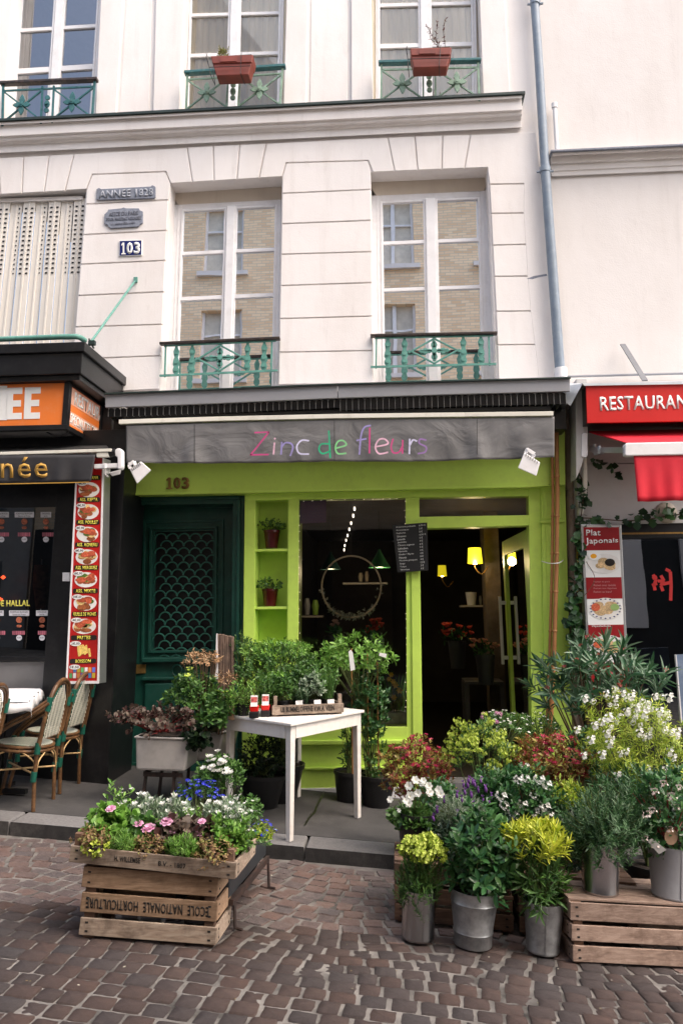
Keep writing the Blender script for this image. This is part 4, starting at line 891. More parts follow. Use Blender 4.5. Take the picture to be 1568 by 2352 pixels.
for ch, q_ in (('N', [(-44,886),(17,886),(16,965),(-45,965)]), ('E', [(16,891),(52,890),(50,962.5),(14,963.5)]), ('E', [(58,890),(94,889),(91.5,961.5),(55,962.5)])):
    if ch == 'E':
        TL, TR, BR, BL = q_
        quick('letter', M['letterw'], fo, lambda b: [b.pp(sub(q_, *r_), YS-.004, YS-.0005) for r_ in ((0,0,.42,1),(.42,0,1,.2),(.42,.4,.93,.6),(.42,.8,1,1))])
    else: quick('letter', M['letterw'], fo, lambda b: [b.pp(sub(q_, *r_), YS-.004, YS-.0005) for r_ in ((0,0,.3,1),(.7,0,1,1),(.3,.2,.7,.6))])
pale = mat('faded_orange_plastic', (.80,.42,.30), .4, rand=0)
so_ = quick('side_panel', M['orange'], sg, lambda b: b.box(xs-.02,xs+.012,YS+.051,-.241,zb1,zt1-.021))
quick('letter_band', pale, so_, lambda b: (b.box(xs+.0125,xs+.0135,YS+.06,-.25,zb1+.30*(zt1-zb1)+.09,zt1-.03), b.box(xs+.0125,xs+.0135,YS+.06,-.25,zb1+.02,zb1+.36*(zt1-zb1))))
def sideq(y0, y1, z0, z1): return lambda u, v: V(xs+.0145, y0+(y1-y0)*u, z0+(z1-z0)*v)
h_ = zt1-zb1
bold('RESTAURANT', sideq(YS+.13, .05, zb1+.57*h_, zb1+.88*h_), 0, M['letterw'], so_, k=1.2)
bold('SPECIALITES TUN', sideq(YS+.07, -.25, zb1+.08*h_, zb1+.32*h_), 0, M['letterw'], so_, k=1)
quick('soffit', mat('soffit_grey', (.28,.28,.29), .5), sg, lambda b: b.box(-7,xs-.031,YS+.051,-.2,zb1-.02,zb1-.005))
quick('back_wall', M['black'], sg, lambda b: b.box(-7,-2.86,-.2,-.0034,2.9,3.6))
quick('cable', M['blackp'], sg, lambda b: b.tube(catmull([P(105,990,-.8),P(125,1000,-.85),P(150,998,-.9),P(162,985,-.93)], 5), .008, 6))
t = thing('rolled_tube', 'green tube lying along the top edge of the black sign canopy', 'pipe', P(100,780,-1.1))
quick('pipe', M['patina'], t, lambda b: b.tube(catmull([V(-7,-1.08,3.99), P(60,777,-1.08), P(150,774,-1.08), P(180,774,-1.06), P(196,783,-.98)], 6), .025, 12), smooth=60)
# awning with née
an = thing('cafe_awning', 'black rolled awning lettered née in gold below the orange sign', 'awning', P(100,1050,-.95))
Yn = -1.0
b = mb(); vs = []; nx, ny = 80, 8
for i in range(nx+1):
    for j in range(ny+1):
        u, v = i/nx, j/ny; x = -160+(220-160*0)*u*1.0+160*u-0 if False else -160+380*u
        top = 1046-.008*x; bot = 1111-.02*x; x2 = x-(10*v if u > .97 else 10*v*u)
        vs.append(P(x2, top+(bot-top)*v, Yn)+V(0, -.012*sin(x*.05+v)*v-.01*sin(x*.14)*v-(.03*v*math.exp(-((x-212)/14)**2)), 0))
b.add(vs, [(i*(ny+1)+j, (i+1)*(ny+1)+j, (i+1)*(ny+1)+j+1, i*(ny+1)+j+1) for i in range(nx) for j in range(ny)])
v_ = b.build('valance', mat('black_awning_cloth', (.028,.027,.03), .75, var=.3, sc=6, bump=.2, bsc=200), an, smooth=180); v_.modifiers.new('s', 'SOLIDIFY').thickness = .003
gold = mat('gold_print', (.48,.27,.05), .5, rand=0)
bold('année', [(-74,1051.5),(110,1049),(110,1097),(-74,1100)], Yn-.02, gold, an, k=.35, sp=1.1)
quick('trim', gold, an, lambda b: b.pp([(-160,1113.5),(205,1106.5),(206,1108.5),(-160,1116)], Yn-.024, Yn-.02))
quick('front_bar', M['cream'], an, lambda b: b.hexa([P(-160,1050,Yn),P(256,1037,Yn),P(256,1030,Yn),P(-160,1043,Yn)], [P(-160,1050,Yn)+V(0,.06,0),P(256,1037,Yn)+V(0,.06,0),P(256,1030,Yn)+V(0,.06,0),P(-160,1043,Yn)+V(0,.06,0)]), bevel=.003)
quick('front_bar_lower', M['cream'], an, lambda b: b.pp([(222,1039.5),(250,1038.5),(250,1049),(222,1050)], Yn+.01, Yn+.05), bevel=.003)
quick('cassette', mat('cassette_black', (.03,.03,.03), .5), an, lambda b: b.hexa([P(-160,1040,Yn+.05),P(250,1028,Yn+.05),P(244,1022,-.6),P(-160,1030,-.6)], [P(-160,1040,Yn+.05)+V(0,0,-.03),P(250,1028,Yn+.05)+V(0,0,-.03),P(244,1022,-.6)+V(0,0,-.1),P(-160,1030,-.6)+V(0,0,-.1)]))
quick('end_cap', M['white'], an, lambda b: b.pp([(264,1033),(270,1029),(277,1030),(280,1036),(280,1071),(277,1077),(270,1077),(270,1050),(264,1046)], Yn+.02, Yn+.10), bevel=.008)
quick('arm', M['white'], an, lambda b: (b.pp([(216,1066),(272,1063.5),(272,1074),(216,1076)], Yn+.03, Yn+.07), b.pp([(238,1064),(244,1063.5),(244,1076),(238,1076.5)], Yn+.02, Yn+.08)), bevel=.004)
quick('joint', M['blackp'], an, lambda b: b.tube([P(252,1042,Yn+.04), P(266,1038,Yn+.04)], .035, 12))
t = thing('floodlight', 'small white floodlight hanging under the end of the black awning', 'floodlight', P(265,1085,-.8), 'white floodlights under the canopies')
quick('body', M['white'], t, lambda b: b.hexa([P(258,1094,-.85),P(277,1089,-.85),P(279,1078,-.85),P(251,1086,-.85)], [P(256,1092,-.75),P(274,1088,-.75),P(276,1079,-.75),P(252,1085,-.75)]), bevel=.005)
quick('bracket', M['white'], t, lambda b: b.tube([P(243,1078,-.85),P(242,1090,-.85),P(250,1096,-.85)], .008, 6))
# food menu lightbox
lb = thing('menu_lightbox', 'tall narrow red menu lightbox with dish photos and prices beside the green door', 'menu board', P(192,1568,-.8))
Yb_ = -.88; bq = [(170,1052),(232,1052),(226,1571),(151,1572)]
bq = [(176,1052),(239,1052),(227.5,1570),(151,1571)]
def bx(u, v): return sub(bq, u, v, u, v)[0]
bk = [P(x, y, Yb_) for x, y in bq]
fr_ = quick('case', M['silver'], lb, lambda b: b.hexa([bk[3],bk[2],bk[1],bk[0]], [p+V(.02,.12,0) for p in (bk[3],bk[2],bk[1],bk[0])]), bevel=.003)
quick('case_edge', M['white'], lb, lambda b: [b.pp(sub(bq, *r_), Yb_-.008, Yb_-.0005) for r_ in ((0,0,.055,1),(.945,0,1,1),(.055,.988,.945,1))])
redp = mat('red_print', (.42,.012,.01), .35, var=.25, sc=2.5, rand=0)
pnl = quick('poster', redp, lb, lambda b: b.pp(sub(bq,.056,0,.944,.9875), Yb_-.004, Yb_-.0006))
platem = mat('plate_print', (.75,.73,.70), .35, rand=0); foodm = [mat('food_print_%s' % n, c, .5, var=.5, sc=110, rand=.3, bump=0) for n, c in (('grill', (.30,.09,.03)),('rice', (.65,.45,.18)),('salad', (.09,.16,.03)),('tomato', (.45,.09,.04)))]
yel = mat('menu_yellow', (.80,.70,.08), .4, rand=0); blk = mat('menu_black', (.02,.015,.012), .4, rand=0)
ents = [('ASS. ADANA', 1097, '8€,90', -1), ('ASS. KEFTA', 1147.5, '8€,90', 0), ('ASS. POULET', 1199.5, '8€,90', 1), ('ASS. AGNEAU', 1251.5, '8€,90', 0), ('ASS. MERGUEZ', 1304, '8€,90', 2), ('ASS. MIXTE', 1357.5, '10€,50', 1), ('FEUILLE DE VIGNES', 1411, '4€,00', 3), ('FRITES', 1465, '2€,00', 4), ('BOISSON', 1519, '1€,50', 5)]
for i, (nm, y, pr, kd) in enumerate(ents):
    v = (y-1052)/519; hv = 5.6/519
    def E_(cu, cv, ru, rv, n=16): return [bx(cu+ru*cos(2*pi*k/n), cv+rv*sin(2*pi*k/n)) for k in range(n)]
    pv = v+27/519
    e = quick('menu_entry', blk, lb, lambda b: b.pp([bx(.10,v-hv*.7),bx(.15,v-hv),bx(.85,v-hv),bx(.9,v-hv*.7),bx(.9,v+hv*.7),bx(.85,v+hv),bx(.15,v+hv),bx(.10,v+hv*.7)], Yb_-.0065, Yb_-.004))
    wq = min(.72, .055*len(nm)+.08)
    bold(nm, [bx(.5-wq/2,v-hv*.72),bx(.5+wq/2,v-hv*.72),bx(.5+wq/2,v+hv*.72),bx(.5-wq/2,v+hv*.72)], Yb_-.0075, yel, e, k=1, depth=.0008)
    if kd < 4:
        quick('plate', platem, e, lambda b: b.pp(E_(.5,pv+.002,.37,.034,20), Yb_-.0055, Yb_-.0041))
        rr = random.Random(i*7+1)
        for mi_, fm_ in enumerate(foodm):
            quick('dish', fm_, e, lambda b: [b.pp(E_(.5+rr.uniform(-.2,.2)+(0 if mi_ else -.02), pv+.002+rr.uniform(-.012,.012)+(.010 if mi_ == 0 else -.010), rr.uniform(.09,.17), rr.uniform(.008,.013), 9), Yb_-.0062-.0003*mi_-.0001*q_, Yb_-.0056) for q_ in range(5 if mi_ != 2 else 3)])
    elif kd == 4:
        quick('chips', mat('chips_print', (.78,.55,.14), .5, var=.3, sc=90), e, lambda b: [b.pp([bx(.3+.5*u_,pv-.015+w_),bx(.36+.5*u_,pv-.017+w_),bx(.40+.5*u_,pv+.02+w_),bx(.34+.5*u_,pv+.022+w_)], Yb_-.0056-.0001*q_, Yb_-.0042) for q_,(u_,w_) in enumerate([(random.random()*.8, random.uniform(-.006,.012)) for _ in range(14)])])
    else:
        cols = [(.5,.08,.05),(.08,.25,.55),(.6,.45,.05),(.1,.35,.12),(.7,.7,.72),(.55,.2,.05),(.1,.15,.5)]
        for q_ in range(7):
            for r_ in (0,1): quick('can', mat('can_print_%d' % q_, cols[(q_+r_*3) % 7], .4, rand=.3), e, lambda b: b.pp([bx(.1+.115*q_,pv-.024+.025*r_),bx(.19+.115*q_,pv-.024+.025*r_),bx(.19+.115*q_,pv-.002+.025*r_),bx(.1+.115*q_,pv-.002+.025*r_)], Yb_-.0056, Yb_-.0042))
    if kd >= 0 or 1:
        quick('price_tag', M['letterw'], e, lambda b: b.pp(E_(.25,v+.026,.17,.011,14), Yb_-.0082, Yb_-.0075))
        bold(pr, [bx(.12,v+.0195),bx(.38,v+.0195),bx(.38,v+.0325),bx(.12,v+.0325)], Yb_-.0088, blk, e, k=1, depth=.0005)
# ================================================================== RIGHT RESTAURANT
rr_ = thing('ramen_restaurant_front', 'pale panelled restaurant front with dark window below the red sign at right', 'restaurant front', (2.6,-.3,0))
YR = -.30; xR0 = P(1322,1100,YR).x
rw = mat('grey_white_panel', (.50,.49,.48), .5, var=.06, dirt=(.3,.28,.26), damt=.4)
zwb = P(1450,1203,YR).z
quick('panel', rw, rr_, lambda b: (b.box(xR0,7,YR,.028,P(1450,1064,YR).z+.003,3.45), b.box(xR0,7,YR,.028,zwb,P(1450,1064,YR).z-.003)), bevel=.003)
quick('post', M['black'], rr_, lambda b: (b.box(xR0-.0,P(1432,1400,YR).x,YR+.01,.028,-.4,zwb-.001)))
quick('lintel', M['black'], rr_, lambda b: b.box(P(1430,1400,YR).x,7,YR+.02,.028,P(1450,1235,YR).z,zwb-.001))
quick('lintel_trim', M['brass'], rr_, lambda b: b.box(P(1430,1400,YR).x,7,YR+.015,YR+.0198,P(1450,1227,YR).z,P(1450,1223,YR).z))
quick('plinth', M['black'], rr_, lambda b: b.box(P(1430,1400,YR).x,7,YR+.02,.028,-.5,P(1480,1700,YR).z))
quick('window_pane', glass('restaurant_glass', .13, (.3,.3,.3), .01), rr_, lambda b: b.face([V(P(1431,1400,YR).x,YR+.1,P(1480,1700,YR).z),V(7,YR+.1,P(1480,1700,YR).z),V(7,YR+.1,P(1450,1235,YR).z),V(P(1431,1400,YR).x,YR+.1,P(1450,1235,YR).z)]))
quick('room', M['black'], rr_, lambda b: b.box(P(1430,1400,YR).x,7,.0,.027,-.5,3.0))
rd = mat('red_brush_print', (.45,.02,.02), .5, rand=0)
def r6(x, y): return (1003.5+.36*x, 1129+.36*y)
brs = [[(1375,530),(1395,560),(1382,600),(1388,630)],[(1372,555),(1400,545)],[(1425,535),(1445,570),(1425,600),(1438,635)],[(1405,570),(1440,572)],[(1455,495),(1485,510),(1490,600),(1487,695)],[(1440,590),(1485,580)],[(1370,600),(1400,585)]]
quick('red_lettering', rd, rr_, lambda b: [b.bar(P(*r6(*a), YR+.093), P(*r6(*c), YR+.093), .028, .003, V(0,1,0)) for s_ in brs for a, c in zip(s_, s_[1:])])
quick('side_panel', rw, rr_, lambda b: b.pp([(1322,870),(1347,870),(1349,1010),(1335,1070),(1322,1100)], YR-.25, YR-.001), bevel=.004)
rs = thing('red_sign', 'red box sign lettered RESTAURANT in white with pale zinc top, at right', 'sign', P(1450,930,-.75))
Yr = -.75; rq = [(1344.5,886),(1700,880),(1700,965),(1347.5,971.5)]
rf = quick('panel', M['red'], rs, lambda b: b.pp(rq, Yr, Yr+.03), bevel=.003)
quick('box', M['black'], rs, lambda b: b.hexa([P(1347,970,Yr+.031),P(1700,964,Yr+.031),P(1700,882,Yr+.031),P(1345,888,Yr+.031)], [P(1347,970,Yr)+V(0,.73,0),P(1700,964,Yr)+V(0,.73,0),P(1700,882,Yr)+V(0,.73,.1),P(1345,888,Yr)+V(0,.73,.1)]))
bold('RESTAURANT', [(1376,911),(1601,906),(1601,938),(1377.5,943.5)], Yr-.003, M['letterw'], rf, k=.9, sp=1.06)
zz = mat('bright_zinc', (.62,.66,.70), .35, .3, var=.15, sc=4)
pA, pB = P(1338,869,-.75), P(1308,868,-.6)
quick('zinc_top', zz, rs, lambda b: b.hexa([P(1341,886,Yr-.02),P(1700,879,Yr-.02),P(1700,873,Yr-.02),P(1337,880,Yr-.02)], [V(xR0-.02,-.0,3.73),V(7,-.0,3.73),V(7,-.0,3.76),V(xR0-.02,-.0,3.76)]))
quick('zinc_side', zz, rs, lambda b: b.add([P(1337,881,Yr-.02),V(xR0-.02,-.1,3.75),V(xR0-.18,-.12,3.68),P(1309,932,-.7)], [(0,1,2,3)]))
quick('rail', M['grey'], rs, lambda b: b.tube([V(xR0-.05,-.12,3.80),V(7,-.12,3.80)], .014, 8))
t = tag(quick('stay_bar', mat('slate_bar', (.16,.165,.18), .5), None, lambda b: b.bar(P(1429,791,-.04), P(1480,874,-.62), .05, .012, V(0,-1,.5))), 'flat grey stay bar slanting from the right wall down to the red sign', 'stay bar')
ra = thing('red_awning', 'folded red awning with white front bar under the RESTAURANT sign', 'awning', P(1500,1040,-1))
Ya = -.95
quick('cover', M['redcloth'], ra, lambda b: b.hexa([P(1440,1019,Ya),P(1700,1016,Ya),P(1700,1014,Ya),P(1440,1017,Ya)], [P(1352,994,-.45),P(1700,988,-.45),P(1700,984,-.45),P(1352,990,-.45)]))
quick('front_bar', M['white'], ra, lambda b: b.pp([(1434,1020),(1438,1017),(1700,1012),(1700,1042),(1438,1047),(1434,1044)], Ya-.03, Ya+.05), bevel=.01)
quick('arm', M['silver'], ra, lambda b: (b.bar(P(1434,1034,Ya), P(1376,1034,-.55), .04, .05), b.bar(P(1376,1036,-.55), P(1356,1030,-.45), .05, .06)), bevel=.004)
quick('joint', M['silver'], ra, lambda b: (b.lathe([(.03,-.035),(.035,0),(.03,.035)], P(1378,1034,-.57), 12), b.lathe([(.02,-.05),(.02,.05)], P(1366,1033,-.5), 10)))
quick('end_plate', M['white'], ra, lambda b: b.pp([(1335,998),(1339,994),(1348,995),(1349,1046),(1345,1051),(1334,1049)], -.56, -.45), bevel=.006)
b = mb(); vs = []; nx, ny = 40, 8
for i in range(nx+1):
    for j in range(ny+1):
        u, v = i/nx, j/ny; x = 1454+(1700-1454)*u+8*v*(1-u); top = 1045-3*u; bot = 1152.5-6*u
        vs.append(P(x, top+(bot-top)*v, Ya-.01)+V(0,-.012*sin(u*17+v*2)*v-.008*sin(u*40)*v,0))
b.add(vs, [(i*(ny+1)+j, (i+1)*(ny+1)+j, (i+1)*(ny+1)+j+1, i*(ny+1)+j+1) for i in range(nx) for j in range(ny)])
v_ = b.build('valance', M['redcloth'], ra, smooth=180); v_.modifiers.new('s', 'SOLIDIFY').thickness = .003
# curved white drain under the arm
tag(quick('drain_hose', M['cream'], None, lambda b: b.tube(catmull([P(1341,1052,-.42),P(1342,1090,-.42),P(1342,1120,-.40),P(1337,1150,-.36),P(1332,1180,-.34)], 5), .022, 10), smooth=60), 'pale bent drain hose among the ivy below the red awning arm', 'hose')
# ramen menu board
mbd = thing('ramen_menu_board', 'tall red and white menu board headed Plat Japonais with noodle bowls', 'menu board', P(1385,1560,-.38))
Ym = -.42; mq = [(1333,1205),(1425.5,1204.5),(1445,1600),(1352,1602)]
quick('case', M['silver'], mbd, lambda b: b.pp(mq, Ym, YR-.001), bevel=.003)
def mx(u, v): return sub(mq, u, v, u, v)[0]
quick('sheet', M['letterw'], mbd, lambda b: b.pp(sub(mq,.06,.012,.94,.99), Ym-.002, Ym-.0001))
dr = mat('dark_red_print', (.27,.008,.012), .4, rand=0)
for v0, v1 in ((.015,.149),(.306,.430),(.581,.656),(.80,.985)): quick('red_band', dr, mbd, lambda b: b.pp(sub(mq,.06,v0,.94,v1), Ym-.004, Ym-.0021))
bold('Plat', [r6(948,243),r6(1040,243),r6(1040,280),r6(948,281)], Ym-.006, M['letterw'], mbd, k=.6)
bold('Japonais', [r6(945,296),r6(1152,294),r6(1152,334),r6(948,346)], Ym-.006, M['letterw'], mbd, k=.6)
for i_, (s_, x1_) in enumerate((('Ramen au porc',1100),('Ramen avec raviolis',1137),('Ramen aux légumes',1143),('Ramen au bœuf',1112))):
    text(s_, [r6(996,570+21*i_),r6(x1_,569+21*i_),r6(x1_,582+21*i_),r6(997,583+21*i_)], Ym-.006, mat('pink_print', (.5,.25,.25), .5, rand=0), mbd, depth=.0008)
text('Hiyashichuka', [r6(985,852),r6(1105,850),r6(1106,866),r6(986,868)], Ym-.006, M['letterw'], mbd, depth=.0008)
text('Gyoza', [r6(1040,1086),r6(1100,1086),r6(1100,1104),r6(1040,1104)], Ym-.006, M['letterw'], mbd, depth=.0008)
def bowl(cx, cy, rx_, ry_, kind):
    el = lambda x, y, a, c_, n=22: [r6(x+a*cos(2*pi*k/n), y+c_*sin(2*pi*k/n)) for k in range(n)]
    o_ = quick('bowl', platem, mbd, lambda b: b.pp(el(cx,cy,rx_,ry_), Ym-.005, Ym-.0021))
    rr2 = random.Random(kind)
    if kind: quick('pattern', M['blue'], o_, lambda b: [b.pp(el(cx+rx_*.88*cos(a), cy+ry_*.88*sin(a), 7, 4, 7), Ym-.0058, Ym-.0051) for a in [2*pi*k/20 for k in range(20)]])
    nd = mat('noodle_print', (.55,.38,.20), .5, var=.5, sc=130, rand=.2, bump=0)
    quick('noodles', nd, o_, lambda b: [b.pp(el(cx+rr2.uniform(-.5,.5)*rx_, cy+rr2.uniform(-.4,.4)*ry_, rx_*.3, ry_*.28, 9), Ym-.006-.0001*q_, Ym-.0052) for q_ in range(14)])
    if not kind:
        quick('egg', M['letterw'], o_, lambda b: b.pp(el(cx-60,cy-45,42,22), Ym-.009, Ym-.0076)); quick('yolk', mat('yolk', (.75,.35,.02), .4, rand=0), o_, lambda b: b.pp(el(cx-66,cy-48,20,15), Ym-.0098, Ym-.0091)); quick('seaweed', blk, o_, lambda b: b.pp(el(cx+38,cy-8,32,24), Ym-.009, Ym-.0076))
    else:
        quick('tomato', foodm[3], o_, lambda b: b.pp(el(cx-62,cy-10,28,26), Ym-.009, Ym-.0076)); quick('greens', mat('green_print', (.3,.45,.15), .5), o_, lambda b: b.pp(el(cx+60,cy-10,28,22), Ym-.009, Ym-.0076))
bowl(1062,460,106,64,0); bowl(1072,748,108,70,1); bowl(1085,985,106,70,2)
# easel board cut by the photo edge
t = thing('easel_board', 'blue-grey chalk easel board at the right photo edge behind the white-flowered shrub', 'easel board', P(1570,1600,-.8))
quick('board', mat('blue_slate', (.14,.19,.28), .4, dirt=(.3,.36,.45), dsc=8), t, lambda b: b.pp([(1552.5,1504),(1640,1500),(1655,1650),(1566,1660)], -.8, -.77)); quick('edge', M['white'], t, lambda b: b.pp([(1550.5,1504),(1552.4,1504),(1566,1660),(1563,1660)], -.805, -.77))
tag(quick('vent_light', mat('beige_fixture', (.42,.37,.30), .5), None, lambda b: b.lathe([(.10,0),(.09,.03),(.05,.05),(.045,.02),(.001,.02)], P(1529,1178,YR), 16, Matrix.Rotation(radians(90), 3, 'X'))), 'round beige fixture on the panel under the red awning', 'vent')
# ================================================================== ACROSS THE STREET (seen only as reflections)
def brickmat():
    s = NT('buff_brick'); mp = s.n.new('ShaderNodeMapping'); mp.inputs['Rotation'].default_value = (radians(90), 0, 0); s.L(s.co.outputs['Object'], mp.inputs[0])
    br = s.n.new('ShaderNodeTexBrick'); s.L(mp.outputs[0], br.inputs[0])
    br.inputs['Scale'].default_value = 1; br.inputs['Brick Width'].default_value = .24; br.inputs['Row Height'].default_value = .075; br.inputs['Mortar Size'].default_value = .008
    br.inputs['Color1'].default_value = (.90,.70,.47,1); br.inputs['Color2'].default_value = (.74,.52,.32,1); br.inputs['Mortar'].default_value = (.6,.52,.4,1)
    return s.fin(br.outputs[0], .9)
bh = thing('brick_building', 'buff brick house across the street, reflected in the shop-house windows', 'house', (2,-12.5,0))
YO = -11.6
hs = []
for x in (-7.6, -5.2, -2.6, -.6, 2.2, 5.0, 7.8):
    for z in (4.4, 7.6, 10.6): hs.append([V(x+1.1,YO,z),V(x,YO,z),V(x,YO,z+1.9),V(x+1.1,YO,z+1.9)])
b = mb(); xo = [-7.6,-5.2,-2.6,-.6,2.2,5.0,7.8]; zo = [4.4,7.6,10.6]
xe_ = [-8.6]+[v for x in xo for v in (x, x+1.1)]+[10]; ze_ = [-.6]+[v for z in zo for v in (z, z+1.9)]+[12.9]
for i in range(0, len(xe_)-1, 2): b.box(xe_[i], xe_[i+1], YO-.3, YO, -.6, 12.9)
for i in range(1, len(xe_)-1, 2):
    for j in range(0, len(ze_)-1, 2): b.box(xe_[i], xe_[i+1], YO-.3, YO, ze_[j], ze_[j+1])
b.build('wall', brickmat(), bh)
quick('roof', mat('zinc_roof', (.2,.22,.25), .5), bh, lambda b: (b.box(-8.7,10.1,YO-5,YO+.2,12.9,13.0), b.box(-8.6,10,YO-5,YO-.3,13.0,13.2)))
for h in hs:
    x0_, z0_ = h[1].x, h[0].z
    w_ = quick('window', M['white'], bh, lambda b: [b.box(*r_) for r_ in ((x0_,x0_+.07,YO-.2,YO-.12,z0_,z0_+1.9),(x0_+1.03,x0_+1.1,YO-.2,YO-.12,z0_,z0_+1.9),(x0_+.5,x0_+.6,YO-.2,YO-.12,z0_,z0_+1.9),(x0_+.07,x0_+.5,YO-.2,YO-.12,z0_+1.2,z0_+1.25),(x0_+.6,x0_+1.03,YO-.2,YO-.12,z0_+1.2,z0_+1.25))])
    quick('pane', mat('grey_pane', (.60,.56,.48), .8), w_, lambda b: b.face([V(x0_+1.1,YO-.21,z0_),V(x0_,YO-.21,z0_),V(x0_,YO-.21,z0_+1.9),V(x0_+1.1,YO-.21,z0_+1.9)]))
    quick('sill', M['wall2'], w_, lambda b: b.box(x0_-.15,x0_+1.25,YO+.002,YO+.12,z0_-.14,z0_-.02))
quick('shopfront', mat('added_dark_front', (.02,.02,.022), .3), bh, lambda b: b.box(-8.5,9.9,YO+.001,YO+.15,-.6,3.5))  # dark front added to keep the shop window's reflection dark
for x in (4.9, 6.3, 7.9): quick('added_pier', M['wall2'], bh, lambda b: b.box(x,x+.55,YO+.151,YO+.25,1.2,3.3))  # pale piers added as shapes for the restaurant window to reflect
quick('added_blind', mat('added_pale_blind', (.45,.47,.5), .7), bh, lambda b: b.box(6.9,7.8,YO+.151,YO+.2,1.9,3.1))  # pale panel added for the same reflection
bh2 = thing('plaster_building', 'low grey plaster house with dark roof across the street, reflected in glass', 'house', (-8,-12.5,0))
quick('wall', mat('grey_plaster', (.4,.39,.37), .9), bh2, lambda b: b.box(-18,-8.65,YO-5,YO,-.6,11.6))
quick('roof', mat('slate_roof', (.03,.035,.05), .6), bh2, lambda b: b.box(-18,-8.75,YO-5.2,YO+.3,11.6,12.2))
for x in (-16,-13,-10.4):
    for z in (1,4,7): quick('window', mat('grey_window', (.1,.12,.14), .15), bh2, lambda b: b.box(x,x+1.1,YO+.001,YO+.03,z,z+1.8))
# ================================================================== GROUND
k0, k1 = GP(0,1886), GP(880,1961); ks = (k1.y-k0.y)/(k1.x-k0.x)
def kerb(x): return k0.y+ks*(x-k0.x)
KW = .27
asph = mat('asphalt', (.060,.057,.057), .82, var=.25, sc=3, dirt=(.12,.115,.11), dsc=5, damt=.35, bump=.5, bsc=220, rand=0)
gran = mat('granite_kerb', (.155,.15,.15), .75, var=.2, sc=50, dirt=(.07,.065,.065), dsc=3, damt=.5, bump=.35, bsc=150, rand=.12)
gran2 = mat('dark_granite', (.022,.021,.021), .7, var=.35, sc=20, dirt=(.10,.09,.085), dsc=6, damt=.5, bump=.5, bsc=120, rand=.1)  # much darker granite, used on the kerb's front face only
mort = mat('mortar', (.15,.138,.126), .9, var=.4, sc=5, dirt=(.02,.018,.016), dsc=3.2, damt=1., bump=.6, bsc=90, rand=0)
pv = tag(quick('pavement', asph, None, lambda b: b.add([V(x, y, zpav(x, y)) for x, y in ((-30,kerb(-30)+KW),(30,kerb(30)+KW),(30,1),(-30,1))], [(0,1,2,3)])), kind='structure')
rng = random.Random(5)
xs_ = [-9.0]
while xs_[-1] < 6: xs_.append(xs_[-1]+rng.uniform(.85,1.25))
jx = GP(37,1880).x; xs_ = [x+(jx-min(xs_, key=lambda v: abs(v-jx))) for x in xs_]
for a, c in zip(xs_, xs_[1:]):
    a += .006; c -= .006; j = lambda: rng.uniform(-.006,.006)
    T = [V(a,kerb(a)+j(),zpav(a,kerb(a))+j()*.5), V(c,kerb(c)+j(),zpav(c,kerb(c))+j()*.5), V(c,kerb(c)+KW,zpav(c,kerb(c)+KW)+.003), V(a,kerb(a)+KW,zpav(a,kerb(a)+KW)+.003)]
    b = mb(); B = [p+V(0,-.012 if i < 2 else 0,-.25) for i, p in enumerate(T)]
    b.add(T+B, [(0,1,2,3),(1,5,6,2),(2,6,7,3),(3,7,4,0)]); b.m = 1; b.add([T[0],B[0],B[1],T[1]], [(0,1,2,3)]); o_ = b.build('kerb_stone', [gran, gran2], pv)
    bv = o_.modifiers.new('bevel','BEVEL'); bv.width = .018; bv.segments = 3; bv.limit_method = 'ANGLE'
quick('drain_cover', M['black'], pv, lambda b: b.add([V(x, y, zpav(x, y)+.004) for x, y in ((k1.x-.02,kerb(0)+KW+.02),(k1.x,kerb(0)+KW+.02),(k1.x+.0,kerb(0)+KW+.03))], [(0,1,2)])) if False else None
# crack in the asphalt under the table
cr = [GP(*p) for p in ((745,1809),(741,1830),(728,1850),(722,1868),(709,1880),(700,1896))]
quick('crack', M['black'], pv, lambda b: [b.add([a+V(-.008-.01*(i % 2),0,.003),a+V(.008,0,.003),c+V(.01,0,.003),c+V(-.01,0,.003)], [(0,1,2,3)]) for i, (a, c) in enumerate(zip(cr, cr[1:]))])
road = tag(quick('road', mort, None, lambda b: b.add([V(x, y, zroad(x, y)-.006) for x, y in ((-30,-11.6),(30,-11.6),(30,kerb(30)+.1),(-30,kerb(-30)+.1))], [(0,1,2,3)])), kind='structure')
def stonemat():
    s = NT('cobble_stone'); r = s.rnd()
    c = s.ramp(r, [(0,(.085,.063,.06)),(.2,(.095,.078,.078)),(.42,(.145,.085,.068)),(.6,(.088,.08,.083)),(.8,(.115,.072,.062)),(1,(.16,.105,.088))])
    c = s.mix(s.math('MULTIPLY', s.ramp(s.noise(22, 5, .7), [(.42,(0,0,0)),(.75,(1,1,1))]), .55), c, (.21,.17,.155))
    c = s.mix(s.math('MULTIPLY', s.ramp(s.noise(9, 5, .7), [(.55,(0,0,0)),(.8,(1,1,1))]), .6), c, (.055,.042,.04))
    c = s.mix(s.ramp(s.noise(1.2, 3), [(.4,(0,0,0)),(.75,(.5,.5,.5))]), c, (.07,.055,.052))
    s.bump(s.math('ADD', s.noise(28, 5, .65), s.noise(110, 3)), 1., .009)
    return s.fin(c, s.math('ADD', s.math('MULTIPLY', s.noise(6), .35), .48), 0, .35)
SM = stonemat(); ST = []
